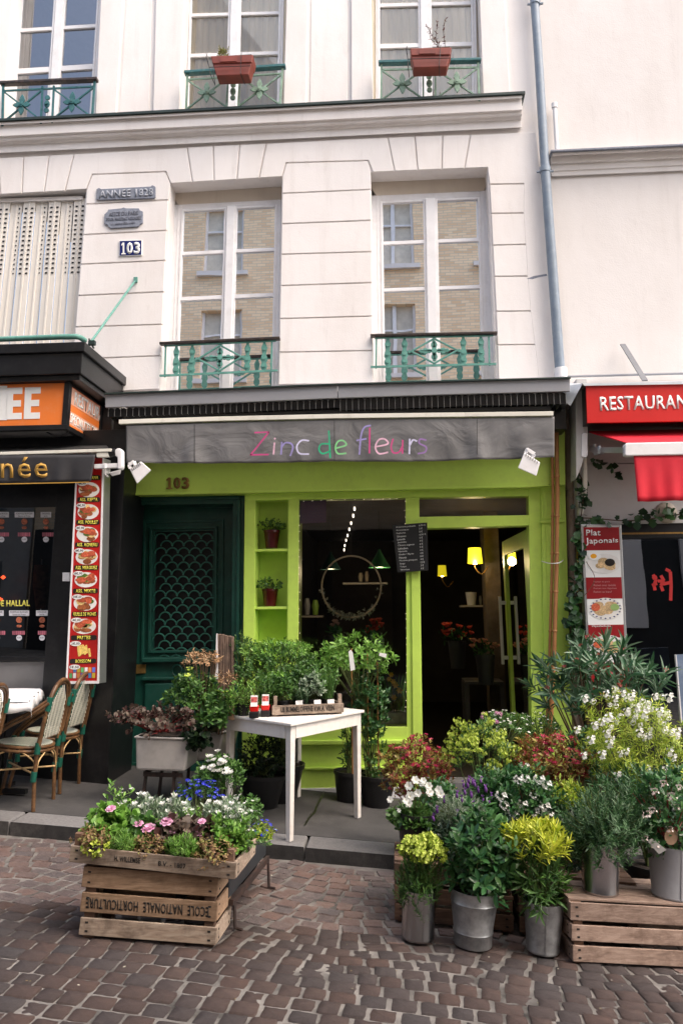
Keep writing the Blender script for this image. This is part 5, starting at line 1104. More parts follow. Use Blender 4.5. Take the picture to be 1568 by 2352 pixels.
for k in range(14):
    n = 16; vs = []; rg = random.Random(100+k); asp = rg.uniform(.98,1.04)
    for ring, (f_, z_) in enumerate(((1.,-.05),(1.02,-.012),(.985,-.0035),(.95,.0))):
        for i in range(n):
            a = 2*pi*(i+.0)/n; e = 14.
            r_ = (abs(cos(a))**e+abs(sin(a))**e)**(-1/e)
            rg2 = random.Random(k*100+i); r_ *= 1+rg2.uniform(-.07,.02)
            vs.append((.5*f_*r_*cos(a)*asp, .5*f_*r_*sin(a)/asp, z_+rg2.uniform(-.002,.002)*(ring > 1)))
    vs.append((0,0,.002)); fs = [(j*n+i, j*n+(i+1) % n, (j+1)*n+(i+1) % n, (j+1)*n+i) for j in range(3) for i in range(n)]+[(3*n+i, 3*n+(i+1) % n, 4*n) for i in range(n)]
    me = bpy.data.meshes.new('cobble'); me.from_pydata(vs, [], fs); me.materials.append(SM); me.polygons.foreach_set('use_smooth', [True]*len(me.polygons)); me.set_sharp_from_angle(angle=radians(22)); ST.append(me)
stones = []; RWD, CWD = .122, .118
def wx(x, y): return .03*sin(y*2.1+.5)+.02*sin(x*1.7)
def wy(x, y):
    w_ = 1/(1+math.exp((-3.55-y)*6))          # arcs nearer the kerb, calm rows in front
    return w_*.16*abs(sin(pi*(x-.2)/1.25))**1.3 + .05*sin(x*1.1+.4)+.012*x
for j in range(-2, 60):
    y0_ = kerb(0)+.12-j*RWD; off = rng.random()*CWD
    u = -4.6+off
    while u < 4.2:
        w_ = CWD*rng.uniform(.82,1.2); x = u+w_/2; u += w_
        xx = x+wx(x, y0_); yy = y0_-wy(x, y0_)*1.0+.1
        if yy > kerb(xx)-.045 or yy < -7: continue
        th = atan2(-(wy(x+.05, y0_)-wy(x-.05, y0_)), .1)
        s_ = 1.0-.07*rng.random()
        stones.append((V(xx, yy, zroad(xx, yy)+rng.uniform(-.006,.004)), th*.85+rng.uniform(-.035,.035), (w_-.007)*s_, (RWD-.005)*s_*rng.uniform(.95,1.03), rng.randrange(14), (rng.uniform(-.018,.018), rng.uniform(-.018,.018))))
def pj(p): d = p-CAM; z = d.dot(CF); return PPX+F_PX*d.dot(CR)/z, PPY-F_PX*d.dot(CU)/z
vis = []; rest = []
for s_ in stones:
    x, y = pj(s_[0]); (vis if (-60 < x < IW+60 and y < IH+60 and s_[0].y > -5.5) else rest).append(s_)
vis.sort(key=lambda s_: s_[0].y); rest += vis[300:]; vis = vis[:300]
for p, th, w_, h_, k, tl in vis: put('cobble', ST[k], road, p, (tl[0]-.035, tl[1]+.075, th), (w_, h_, 1))
b = mb()
for p, th, w_, h_, k, tl in rest:
    R = Matrix.Translation(p) @ Matrix.Rotation(tl[1]+.075, 4, 'Y') @ Matrix.Rotation(tl[0]-.035, 4, 'X') @ Matrix.Rotation(th, 4, 'Z') @ Matrix.Diagonal((w_, h_, 1, 1))
    b.add([R @ v.co for v in ST[k].vertices], [tuple(f_.vertices) for f_ in ST[k].polygons])
b.build('cobbles', SM, road, smooth=22, kind='stuff')
# ================================================================== FOLIAGE ENGINE
def T_(kind):
    if kind == 'needle': return np.array([(-.5,0,0),(.5,0,0),(.35,.7,.02),(0,1,0),(-.35,.7,.02)],float), [(0,1,2,3,4)]
    P_ = {'oval': [(.0,0),(.38,.22),(.5,.5),(.34,.8),(0,1)], 'lance': [(.06,0),(.36,.25),(.5,.45),(.3,.78),(0,1)], 'round': [(.0,0),(.46,.18),(.55,.5),(.42,.85),(0,1)],
          'lobed': [(.0,0),(.5,.12),(.36,.35),(.56,.55),(.3,.8),(0,1)], 'petal': [(.1,0),(.4,.4),(.5,.75),(.25,.97),(0,1)]}[kind]
    vs = []; n = len(P_)
    for x, y in P_: vs.append((-x, y, .12*abs(x)+.0*y-.10*y*y))
    for x, y in P_: vs.append((0, y, -.10*y*y))
    for x, y in P_: vs.append((x, y, .12*abs(x)-.10*y*y))
    fs = []
    for i in range(n-1):
        for a, c in ((0, n), (n, 2*n)):
            q = [a+i, c+i, c+i+1, a+i+1]
            fs.append(tuple(q))
    return np.array(vs, float), fs
TT = {k: T_(k) for k in ('needle','oval','lance','round','lobed','petal')}
def norm(a): return a/np.maximum(np.linalg.norm(a, axis=-1, keepdims=True), 1e-9)
def leafmesh(name, kind, pos, d, nr, L, w, m):
    tv, tf = TT[kind]; N = len(pos)
    if N == 0: return None
    d = norm(np.asarray(d)); x = norm(np.cross(d, np.asarray(nr))); z = np.cross(x, d)
    L = np.asarray(L).reshape(-1, 1, 1); ww = L*w
    v = np.asarray(pos)[:, None, :]+tv[None,:,0:1]*ww*x[:,None,:]+tv[None,:,1:2]*L*d[:,None,:]+tv[None,:,2:3]*L*z[:,None,:]
    nv = len(tv); verts = v.reshape(-1, 3)
    fs = []
    for i in range(N):
        b_ = i*nv; fs += [tuple(b_+j for j in f_) for f_ in tf]
    me = bpy.data.meshes.new(name); me.from_pydata(verts.tolist(), [], fs); me.materials.append(m)
    me.polygons.foreach_set('use_smooth', [True]*len(me.polygons)); return me
def tufts(C, R, nt, up=.5, low=-.3, rmin=.55, rs=None):
    """tip points and growth directions through an ellipsoidal crown, uneven outline"""
    rs = rs or NR; u = rs.normal(size=(nt*4, 3)); u = norm(u); u = u[u[:,2] > low][:nt]
    ph = rs.uniform(0, 6.3, 6)
    lump = 1+.13*np.sin(3*u[:,0]*2+ph[0])*np.cos(4*u[:,2]+ph[1])+.10*np.sin(7*u[:,1]+ph[2]+5*u[:,0])
    r_ = (rmin+(1-rmin)*rs.uniform(0, 1, len(u))**.6)*lump
    p = np.array(C)+u*np.array(R)*r_[:,None]; g = norm(u*(1-up)+np.array([0,0,1])*up+rs.normal(size=u.shape)*.16)
    return p, g
def whorl(p, g, k, L, sl=0., a0=.5, a1=1.3, jit=.2, droop=0., rs=None):
    rs = rs or NR; n = len(p); t = np.tile(np.linspace(0, 1, k), n); P_ = np.repeat(p, k, 0); G_ = np.repeat(g, k, 0)
    ref = np.where(np.abs(G_[:,2:3]) < .9, np.array([[0,0,1.]]), np.array([[1.,0,0]])); A = norm(np.cross(G_, ref)); B = np.cross(G_, A)
    an = np.tile(np.arange(k)*2.4, n)+np.repeat(rs.uniform(0, 6.3, n), k)+rs.normal(size=n*k)*jit
    rad = A*np.cos(an)[:,None]+B*np.sin(an)[:,None]; th = (a0+(a1-a0)*t+rs.normal(size=n*k)*jit)[:,None]
    d = G_*np.cos(th)+rad*np.sin(th); d[:,2] -= droop*(.5+rs.uniform(0,1,n*k)); d = norm(d)
    nr = norm(G_*np.sin(th)-rad*np.cos(th)+rs.normal(size=(n*k,3))*.15)
    return P_-G_*sl*t[:,None], d, nr, L*(.6+.4*np.sin(np.pi*np.clip(t*.8+.25,0,1)))*rs.uniform(.55,1.25,n*k)
def stems(b, root, p, n, r=.004, bend=.3, sag=0.):
    root = Vector(root)
    for i in np.linspace(0, len(p)-1, min(n, len(p))).astype(int):
        e = Vector(p[i]); m_ = root.lerp(e, .5)+V(0,0,bend*(e-root).length*.15); rt = root+V(random.uniform(-.03,.03), random.uniform(-.03,.03), 0)
        b.tube([rt, rt.lerp(m_, .55)+V(0,0,.01), m_, e], [r*1.3, r*1.1, r*.9, r*.5], 5)
def flower_mesh(name, m, n=5, L=.02, w=.8, cup=.3, centre=None, rings=1):
    pos = []; d = []; nr = []; LL = []
    for r_ in range(rings):
        for k in range(n):
            a = 2*pi*k/n+r_*.6; c_ = cup+r_*.35
            dd = np.array([cos(a)*cos(c_), sin(a)*cos(c_), sin(c_)]); pos.append(dd*L*.08); d.append(dd); nr.append([-cos(a)*sin(c_), -sin(a)*sin(c_), cos(c_)]); LL.append(L*(1-.22*r_))
    me = leafmesh(name, 'petal', pos, d, nr, LL, w, m)
    if centre:
        b = bm_from = [tuple(v.co) for v in me.vertices]; f0 = [tuple(p.vertices) for p in me.polygons]; nv = len(b); mi = [0]*len(f0)
        c8 = [(L*.16*cos(i*pi/3), L*.16*sin(i*pi/3), L*.06) for i in range(6)]+[(0,0,L*.2)]
        f0 += [(nv+i, nv+(i+1) % 6, nv+6) for i in range(6)]; mi += [1]*6
        me2 = bpy.data.meshes.new(name); me2.from_pydata(b+c8, [], f0); me2.materials.append(m); me2.materials.append(centre); me2.polygons.foreach_set('material_index', mi); me2.polygons.foreach_set('use_smooth', [True]*len(f0)); return me2
    return me
def cluster_mesh(name, m, nf=14, R=.03, L=.009, flat=.6, n=5, w=.8, seed=3):
    rs = np.random.RandomState(seed); pos = []; d = []; nr = []; LL = []
    for i in range(nf):
        u = norm(rs.normal(size=3)); u[2] = (abs(u[2]) if u[2] > -.5 else u[2])*flat; c = u*R*rs.uniform(.6,1.1); g = norm(u+rs.normal(size=3)*.35+np.array([0,0,.15]))
        A = norm(np.cross(g, [.3,.1,1])); B = np.cross(g, A); ph = rs.uniform(0, 6)
        for k in range(n):
            a = 2*pi*k/n+ph; r_ = A*cos(a)+B*sin(a); dd = norm(r_*.93+g*.3); pos.append(c); d.append(dd); nr.append(norm(g-r_*.3)); LL.append(L*rs.uniform(.8,1.1))
    return leafmesh(name, 'petal', pos, d, nr, LL, w, m)
def aim(g): return Vector(g).to_track_quat('Z', 'Y').to_euler()
class Plant:
    def __init__(s, name, label, cat, base, group=None): s.t = thing(name, label, cat, base, group); s.base = Vector(base)
    def foliage(s, kind, m, C, R, nt=200, k=8, L=.04, w=.5, sl=.03, up=.5, low=-.3, rmin=.55, a0=.5, a1=1.3, droop=0., parts=0, name='foliage', jit=.2, stem=24, root=None, sr=.004, sm=None):
        p, g = tufts(C, R, nt, up, low, rmin); a = whorl(p, g, k, L, sl, a0, a1, jit, droop)
        if parts:       # leaves large enough to be picked apart: the nearest ones as objects
            key = np.argsort(a[0][:,1]); sel = key[:parts]; oth = key[parts:]
            tmpl = leafmesh('leaf', kind, [[0,0,0]], [[0,1,0]], [[0,0,1]], [1.], w, m)
            for i in sel:
                d = Vector(a[1][i]); z = Vector(a[2][i]); x = d.cross(z).normalized(); z = x.cross(d)
                o = bpy.data.objects.new('leaf', tmpl); COL.objects.link(o); adopt(o, s.t)
                o.matrix_basis = Matrix.LocRotScale(Vector(a[0][i]), Matrix((x, d, z)).transposed(), Vector((a[3][i],)*3))
            a = tuple(q[oth] for q in a)
        me = leafmesh(name, kind, *a, w, m)
        if me: o = put(name, me, s.t); o['kind'] = 'stuff'
        if stem:
            b = mb(); stems(b, root if root is not None else s.base, p, stem, sr); b.build('stems', sm or M['stem'], s.t, smooth=60)
        s.p, s.g = p, g; return s
    def flowers(s, me, n=None, pts=None, sc=1., up=.5, name='flower', off=.0, front=True):
        if pts is None:
            idx = np.arange(len(s.p))
            sc_ = s.p[:,2]*1.2-s.p[:,1]*.8 if front else NR.uniform(size=len(s.p)); idx = idx[np.argsort(-sc_)][:int(n*1.8)]; idx = NR.permutation(idx)[:n]
            pts = [(Vector(s.p[i])+Vector(s.g[i])*off, s.g[i]) for i in idx]
        for p, g in pts:
            g = Vector(g)*(1-up)+V(random.uniform(-.3,.3),random.uniform(-.5,.1),1)*up
            put(name, me, s.t, p, aim(g), sc*random.uniform(.8,1.15))
        return s
MS = Matrix.Rotation(atan2(SL,1), 3, 'Y')         # things standing on the slope lean with it
def bucket(parent, c, rb, rt, h, m, style=0, tilt=True, name='bucket'):
    R = MS if tilt else Matrix.Identity(3); b = mb()
    pr = [(rb*.97,0),(rb,.006)]
    if style == 0: pr += [(rb,.012),(rb*.985,.016),(rt,h-.006),(rt*1.02,h),(rt*.98,h)]
    elif style == 1: pr += [(rb*1.0,h*.25-.006),(rb*1.03+.002,h*.25),(rb*1.02,h*.25+.008),(rt*.965,h*.78-.006),(rt*.98+.002,h*.78),(rt*.97,h*.78+.008),(rt*1.0,h-.004),(rt*1.03,h),(rt*.98,h)]
    elif style == 2: pr += [(rt,h*.88),(rt*1.05,h*.885),(rt*1.06,h),(rt*.99,h)]
    pr += [(rt*.95,h-.03),(.001,h-.031)]
    b.lathe(pr, c, 28, R); o = b.build(name, m, parent, smooth=40)
    quick('soil', M['soil'], parent, lambda b: b.lathe([(rt*.93,h-.03),(rt*.9,h-.018),(.001,h-.012)], c, 16, R))
    return Vector(c)+R @ V(0,0,h-.02), o
def seam(parent, c, rb, rt, h, ang, m):
    quick('seam', m, parent, lambda b: b.bar(Vector(c)+MS @ V(rb*cos(ang)*1.005, rb*sin(ang)*1.005, .01), Vector(c)+MS @ V(rt*cos(ang)*1.005, rt*sin(ang)*1.005, h-.008), .006, .003, V(cos(ang),sin(ang),0)))
def radii(px, Y, rx, ry, dz=1.): c = P(px[0], px[1], Y); k = scl(c); return c, (rx/k, rx/k*.9*dz, ry/k)
LF = {'dark': leafmat('dark_glossy_leaf', (.022,.080,.028), (.045,.135,.040), (.09,.20,.06), .3), 'mid': leafmat('green_leaf', (.04,.11,.025), (.075,.17,.035), (.12,.24,.05)),
 'fresh': leafmat('fresh_green_leaf', (.09,.22,.03), (.16,.33,.05), (.25,.42,.09)), 'lime': leafmat('lime_leaf', (.22,.36,.03), (.40,.50,.05), (.55,.60,.10)), 'yellow': leafmat('yellow_leaf', (.30,.40,.03), (.50,.54,.045), (.66,.68,.10)),
 'yg': leafmat('yellow_green_bract', (.30,.42,.04), (.45,.55,.08), (.60,.66,.16), .6), 'grey': leafmat('silver_leaf', (.17,.26,.15), (.29,.38,.25), (.44,.50,.40), .7), 'rosem': leafmat('rosemary_leaf', (.020,.070,.022), (.045,.115,.035), (.15,.24,.13), .5),
 'red': leafmat('red_tinged_leaf', (.26,.012,.03), (.20,.14,.03), (.36,.34,.08)), 'purple': leafmat('plum_leaf', (.085,.030,.030), (.10,.075,.055), (.17,.13,.10), .5), 'tan': leafmat('dry_leaf', (.30,.17,.08), (.48,.28,.15), (.58,.42,.25), .7),
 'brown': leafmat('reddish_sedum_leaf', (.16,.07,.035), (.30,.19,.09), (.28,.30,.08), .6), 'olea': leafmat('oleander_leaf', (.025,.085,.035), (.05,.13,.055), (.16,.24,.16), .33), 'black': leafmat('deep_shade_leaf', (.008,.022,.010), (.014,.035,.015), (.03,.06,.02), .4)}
FD = leafmat('yellow_centre', (.5,.38,.04), (.6,.45,.06))
# ================================================================== WHITE TABLE
zt_ = .775
tN, tR, tL = PZ(668,1662,zt_), PZ(837,1630.5,zt_), PZ(511,1640,zt_); tB = tR+tL-tN
tab = thing('white_table', 'white painted wooden table with square legs on the pavement before the shop window', 'table', V((tR.x+tL.x)/2,(tR.y+tL.y)/2,0))
up = V(0,0,1); eR = (tR-tN).normalized(); eL = (tL-tN).normalized()
quick('tabletop', M['tablew'], tab, lambda b: b.prism([tN, tR, tB, tL], (0,0,-.022)), bevel=.006)
ins = .03; cN = tN+eR*ins+eL*ins; cR = tR-eR*ins+eL*ins; cL = tL-eL*ins+eR*ins; cB = tB-eR*ins-eL*ins
for a, c in ((cN,cR),(cN,cL),(cR,cB),(cL,cB)):
    quick('apron', M['tablew'], tab, lambda b: b.bar(a+V(0,0,-.023-.045)+(c-a).normalized()*.05, c+V(0,0,-.023-.045)-(c-a).normalized()*.05, .022, .09), bevel=.003)
for c, s1, s2 in ((cN,1,1),(cR,-1,1),(cL,1,-1),(cB,-1,-1)):
    cc = c+eR*.022*s1+eL*.022*s2; zg = zpav(cc.x, cc.y)
    b = mb(); ax, ay = eR*.029, eL*.029; bx_, by_ = eR*.022, eL*.022
    T = [cc-ax-ay, cc+ax-ay, cc+ax+ay, cc-ax+ay]; B = [cc-bx_-by_, cc+bx_-by_, cc+bx_+by_, cc-bx_+by_]
    for p in T: p.z = zt_-.0225
    for p in B: p.z = zg+.001
    b.add(T+B, [(0,1,2,3),(7,6,5,4),(0,4,5,1),(1,5,6,2),(2,6,7,3),(3,7,4,0)]); b.build('leg', M['tablew'], tab, bevel=.004)
# tray on the table
def crate_box(t, A, ex, ey, h, slats, m, th=.012, post=.035, ink=None, back=True, gap=.012, posth=None, floor=True):
    """A front-left-bottom corner, ex length vector, ey depth vector, slats: (z0,z1) list"""
    X = ex.normalized(); Yv = ey.normalized(); first = None
    for (z0, z1) in slats:
        sides = [(A, A+ex, -1), (A+ex, A+ex+ey, 1), (A, A+ey, 1), (A+ey, A+ex+ey, -1)]
        for i, (p, q, s_) in enumerate(sides):
            n_ = (Yv*-1, X, X*-1, Yv)[i]; d = (q-p).normalized()
            e_ = .0 if i in (0, 3) else th+.001
            a = p+n_*th/2+V(0,0,(z0+z1)/2)+d*e_*(1 if i in (1,2) else 0)-d*(th if i in (0,3) else 0)*1; c = q+n_*th/2+V(0,0,(z0+z1)/2)+d*(th if i in (0,3) else -0.0)
            o = quick('slat', m, t, lambda b: b.bar(a, c, th*(.9 if i else 1), (z1-z0)*random.uniform(.94,1.)), bevel=.002)
            if i == 0 and first is None: first = o
    for p, s1, s2 in ((A,1,1),(A+ex,-1,1),(A+ey,1,-1),(A+ex+ey,-1,-1)):
        c = p+X*(post/2+.001)*s1+Yv*(post/2+.001)*s2
        quick('corner_post', m, t, lambda b: b.obox(c+V(0,0,(posth or h)/2), X*post/2, Yv*post/2, V(0,0,(posth or h)/2)), bevel=.002)
    if floor:
        nb = max(3, int(ey.length/.09))
        for k in range(nb):
            a = A+ey*((k+.5)/nb)+V(0,0,.012)+X*.004; quick('floor_slat', m, t, lambda b: b.bar(a, a+ex-X*.008, ey.length/nb*.8, .008))
    return first
A = PZ(628,1646.5,zt_); Bq = PZ(785,1640,zt_); ex = V(Bq.x-A.x, Bq.y-A.y, 0); ey = V(-ex.y, ex.x, 0).normalized()*.36
A = V(A.x, A.y, zt_+.001)
tr = thing('herb_tray', 'low dark wooden tray of potted herbs with black stencil standing on the white table', 'crate', A)
crate_box(tr, A, ex, ey, .08, [(.012,.082)], M['crateD' if 0 else 'crate'], posth=.15, post=.028)
trw = lambda u, v: A+ex*(.1+.78*u)+V(0,0,.03+.04*v)-ey.normalized()*.0135
bold("US BUMMELOFFENE V.W.A. VEEN", trw, 0, M['ink'], tr, k=.7)
eyn = ey.normalized(); exn = ex.normalized()
def tp(u, v, z=.02): return A+ex*u+ey*v+V(0,0,z)
pots = [('herb_pot','mid','oval','parsley-like curly herb pot, back left of the tray',.13,.62,.10,.13,'fresh'), ('herb_pot','mid','oval','leafy green herb pot in the front left of the tray',.16,.25,.09,.12,'mid'),
 ('herb_pot','grey','needle','grey needle-leaved rosemary pot in the tray centre',.42,.25,.08,.11,'rosem'), ('herb_pot','grey','oval','pale sage pot right of centre in the tray',.60,.30,.09,.12,'grey'),
 ('herb_pot','mid','oval','tall bushy green herb behind the sage',.5,.75,.11,.15,'mid'), ('chive_pot','mid','needle','pot of upright dark chives at the right end of the tray',.84,.35,.075,.15,'mid'), ('herb_pot','mid','oval','bright green parsley at the right back of the tray',.78,.8,.11,.13,'fresh')]
for nm, _, kind, lab, u, v, r_, h_, mt in pots:
    p = tp(u, v); pl = Plant(nm, lab, 'potted herb', p, 'herb pots in the tray')
    quick('pot', M['blackp'], pl.t, lambda b: b.lathe([(.035,0),(.047,.08),(.052,.08),(.052,.09),(.045,.09),(.04,.075),(.001,.074)], p, 16), smooth=40)
    c = p+V(0,0,.09+h_*.45)
    if nm == 'chive_pot':
        n_ = 260; rs = NR; base = np.array(p)+np.array([0,0,.08])+np.c_[rs.normal(size=(n_,2))*.018, np.zeros(n_)]; d = norm(np.c_[rs.normal(size=(n_,2))*.22, np.ones(n_)])
        put('foliage', leafmesh('chives', 'needle', base, d, rs.normal(size=(n_,3)), rs.uniform(.12,.22,n_), .018, LF['mid']), pl.t)['kind'] = 'stuff'
    elif mt == 'rosem': pl.foliage('needle', LF['rosem'], c, (r_,r_,h_*.7), 60, 30, .03, .12, sl=.09, up=.7, root=p+V(0,0,.08))
    else: pl.foliage(kind, LF[mt], c+V(0,0,.02), (r_*1.15,r_,h_*.95), 150, 8, .028 if mt != 'grey' else .035, .62, sl=.03, up=.55, root=p+V(0,0,.08), stem=16, sr=.002)
for u, lab in ((.33,'white plant label in the left half of the tray'),(.60,'white plant label near the middle of the tray'),(.80,'white plant label near the right end of the tray')):
    tag(quick('plant_label', M['paper'], None, lambda b: b.hexa([tp(u,.06,.075),tp(u+.1,.06,.078),tp(u+.1,.08,.11),tp(u,.08,.107)], [tp(u,.065,.075),tp(u+.1,.065,.078),tp(u+.1,.085,.11),tp(u,.085,.107)])), lab, 'plant label', 'labels in the herb tray')
# red seedling packs
for i, (px, py, lab) in enumerate(((583,1650,'red seedling cup in black tray with picture label, left of the two in front'), (609,1647,'red seedling cup in black tray with picture label, right of the two in front'), (561,1634,'red seedling cup partly hidden behind the front two'))):
    c = PZ(px, py, zt_+.001); t = thing('seedling_pack', lab, 'seedling pack', c, 'red seedling packs on the table'); s_ = .035
    X, Yv = eR*.0+V(.96,.1,0).normalized(), V(-.1,.96,0).normalized()
    quick('tray', M['blackp'], t, lambda b: b.obox(c+Yv*s_+V(0,0,.024), X*s_*1.0, Yv*s_*1.0, V(0,0,.023)), bevel=.005)
    rc = mat('red_cup', (.62,.012,.01), .35)
    b = mb(); lo = [c+X*s_*.8*a+Yv*(s_+s_*.8*e) + V(0,0,.047) for a, e in ((-1,-1),(1,-1),(1,1),(-1,1))]; hi = [c+X*s_*1.02*a+Yv*(s_+s_*1.02*e)+V(0,0,.088) for a, e in ((-1,-1),(1,-1),(1,1),(-1,1))]
    b.hexa(lo, hi); b.build('cup', rc, t, bevel=.003)
    lbq = [c+X*s_*.75*-1+V(0,0,.085)-Yv*.004, c+X*s_*.75+V(0,0,.085)-Yv*.004, c+X*s_*.75+V(0,0,.165)+Yv*.01, c-X*s_*.75+V(0,0,.165)+Yv*.01]
    if i < 2:
        quick('label', M['paper'], t, lambda b: b.hexa(lbq, [p+Yv*.0015 for p in lbq]))
        f = lambda u, v: lbq[0]+(lbq[1]-lbq[0])*u+(lbq[3]-lbq[0])*v-Yv*.0012
        quick('label_picture', mat('pink_photo_print', (.45,.10,.09), .4, var=.9, sc=60, rand=0), t, lambda b: b.face([f(.05,.38),f(.95,.38),f(.95,.85),f(.05,.85)]))
# ferny seedlings
for i, (px, py, rx_, ry_, lab, mt) in enumerate(((560,1592,44,36,'feathery pale green artichoke-leaved plant behind the red packs','fresh'), (615,1575,30,28,'feathery green plant left of the herb tray','mid'))):
    c, R = radii((px, py), tN.y+.45, rx_, ry_); g = V(c.x, c.y, zt_); pl = Plant('feathery_plant', lab, 'potted plant', g)
    quick('pot', M['blackp'], pl.t, lambda b: b.lathe([(.04,0.001),(.055,.09),(.05,.09),(.04,.07),(.001,.07)], g, 14), smooth=40)
    pl.foliage('lobed', LF[mt], c, R, 70, 12, .03, .42, sl=.12, up=.75, low=-.6, root=g+V(0,0,.07), droop=.1)
# ================================================================== RATTAN CHAIRS
WV = None
def weave(name):
    s = NT(name); mp = s.n.new('ShaderNodeMapping'); s.L(s.co.outputs['UV'], mp.inputs[0]); 
    w = s.n.new('ShaderNodeTexChecker'); w.inputs['Scale'].default_value = 26; s.L(mp.outputs[0], w.inputs[0]); w.inputs[1].default_value = (.78,.75,.66,1); w.inputs[2].default_value = (.02,.14,.10,1)
    return s.fin(w.outputs[0], .5)
STRC = mat('cream_woven_strip', (.66,.63,.53), .5, rand=.05); STRG = mat('green_woven_strip', (.02,.16,.11), .5, rand=.05)
def chair(t, O, yaw, full=True):
    R = Matrix.Rotation(yaw, 3, 'Z'); MT = MS; L = lambda x, y, z: O+MT @ (R @ V(x, y, z))   # seat faces +x, y sideways
    w = .20; rr = .0145
    def part(nm, m, paths, r=rr, sm_=60): return quick(nm, m, t, lambda b: [b.tube([L(*p) for p in pth], r, 10) for pth in paths], smooth=sm_)
    for s_ in (-1,1):
        part('leg', M['rattan'], [[(-.21,s_*.19,0),(-.185,s_*.19,.22),(-.175,s_*.195,.45),(-.20,s_*.195,.62)]], .0155)
        part('leg', M['rattan'], [[(.22,s_*.20,0),(.19,s_*.19,.22),(.175,s_*.185,.44)]], .0155)
    arch = [(-.20-.10*(z-.6),y,z) for y, z in [(-.20,.45),(-.205,.6),(-.20,.74),(-.16,.85),(-.09,.905),(0,.925),(.09,.905),(.16,.85),(.20,.74),(.205,.6),(.20,.45)]]
    c = [tuple(v) for v in catmull([V(*p) for p in arch], 4)]
    part('back_frame', M['rattan'], [c], .0165); part('inner_frame', M['rattan'], [[(x+.004, y*.86, .46+(z-.45)*.93) for x, y, z in c]], .009)
    for s_ in (-1,1):
        part('armrest', M['rattan'], [[tuple(v) for v in catmull([V(-.225,s_*.2,.80),V(-.10,s_*.235,.70),V(.06,s_*.25,.60),V(.19,s_*.23,.47),V(.20,s_*.19,.40)], 5)], [tuple(v) for v in catmull([V(-.225,s_*.215,.77),V(-.10,s_*.25,.67),V(.06,s_*.265,.57),V(.19,s_*.245,.44)], 5)]], .012)
        for bz, ln in ((.76,.05),(.44,.04),(.24,.035)): part('binding', M['bind'], [[(-.20-.10*(bz-.6) if bz > .5 else -.18,s_*.198,bz-ln),(-.20-.10*(bz+ln-.6) if bz > .5 else -.18,s_*.198,bz+ln)]], .0225)
        part('binding', M['bind'], [[(.182,s_*.19,.24-.03),(.186,s_*.19,.24+.03)],[(.176,s_*.187,.40),(.176,s_*.187,.45)]], .02)
    ring = [tuple(v) for v in catmull([V(.21*cos(a)+.0, .205*sin(a), .435) for a in [2*pi*k/12 for k in range(13)]], 3)]
    part('seat_ring', M['rattan'], [ring, [(x,y,z-.028) for x,y,z in ring]], .0125)
    for a in range(4):
        ca, sa = [(-.19,-.19),(-.19,.19),(.19,-.19),(.19,.19)][a]
        part('brace', M['rattan2'], [[tuple(v) for v in catmull([V(ca*1.02,sa*1.0,.24),V(ca*.85,sa*.98,.34),V(ca*.35,sa*1.02,.40)], 4)], [tuple(v) for v in catmull([V(ca*1.02,sa*1.0,.24),V(ca*.98,sa*.85,.34),V(ca*1.02,sa*.35,.40)], 4)]], .006)
    part('stretcher', M['rattan2'], [[(-.19,-.185,.25),(.19,.185,.25)],[(-.19,.185,.25),(.19,-.185,.25)]], .007)
    # woven seat and back: crossing strips
    for m_, nm, o_ in ((STRC,'woven_strips',0),(STRG,'woven_strips_green',1)):
        b = mb()
        n = 22
        for k in range(n):
            if m_ is STRG and k % 1: continue
            y = -.185+.37*(k+.5*o_)/n
            wx_ = sqrt(max(0,.20**2-y*y*1.05))
            b.bar(L(-wx_,y,.447-.0006*o_), L(wx_,y,.447-.0006*o_), .0095 if not o_ else .0065, .002, V(0,0,1))
        for k in range(30):      # diagonal crossing strips of the back
            for sg_ in ((1,),(-1,))[o_]:
                s0 = -.42+.84*(k+.5*o_)/30; pts = []
                for q_ in range(25):
                    z = .50+.38*q_/24; y = s0+sg_*(z-.69)*.9
                    half = .165*sqrt(max(0,1-((z-.60)/.285)**2)) if z > .60 else .165
                    if abs(y) < half: pts.append((y, z))
                if len(pts) > 1:
                    (y0_, z0_), (y1_, z1_) = pts[0], pts[-1]; dx = -.003*sg_
                    b.bar(L(-.20-.10*(z0_-.6)+dx,y0_,z0_), L(-.20-.10*(z1_-.6)+dx,y1_,z1_), .0135 if not o_ else .007, .0015, R @ V(1,0,0))
        b.build(nm, m_, t, kind='stuff')
def place_chair(px1, px2, lab, name='bistro_chair'):
    p1, p2 = GP(*px1), GP(*px2); m_ = (p1+p2)/2; side = (p2-p1); ang = atan2(side.y, side.x)-pi/2; ang2 = ang+pi      # seat faces -x
    fw = V(cos(ang2), sin(ang2), 0)
    O = m_+fw*.21; O.z = zpav(O.x, O.y)
    t = thing(name, lab, 'chair', O, 'rattan bistro chairs'); chair(t, O, ang2); return O
place_chair((74,1867),(126,1834),'rattan bistro armchair with green and white weave, nearest the kerb')
place_chair((138,1824),(181,1800),'rattan bistro armchair with green and white weave, against the black wall')
place_chair((-78,1905),(-32,1876),'rattan bistro armchair cut off by the left photo edge')
zc = GP(20,1800).z+.74
c1, c2 = PZ(66,1611,zc), PZ(97,1581,zc); dT = (c2-c1)
ct_ = thing('cafe_table', 'small cafe table with white paper cloth at the left edge', 'table', V(c1.x-.3,(c1.y+c2.y)/2,0))
W_ = V(-1,.0,0)*.75; corners = [c1, c2, c2+W_, c1+W_]
quick('tabletop', M['blackp'], ct_, lambda b: b.prism([p-V(0,0,.006) for p in corners], (0,0,-.025)), bevel=.004)
cx_ = (c1+c2)/2+W_*.5
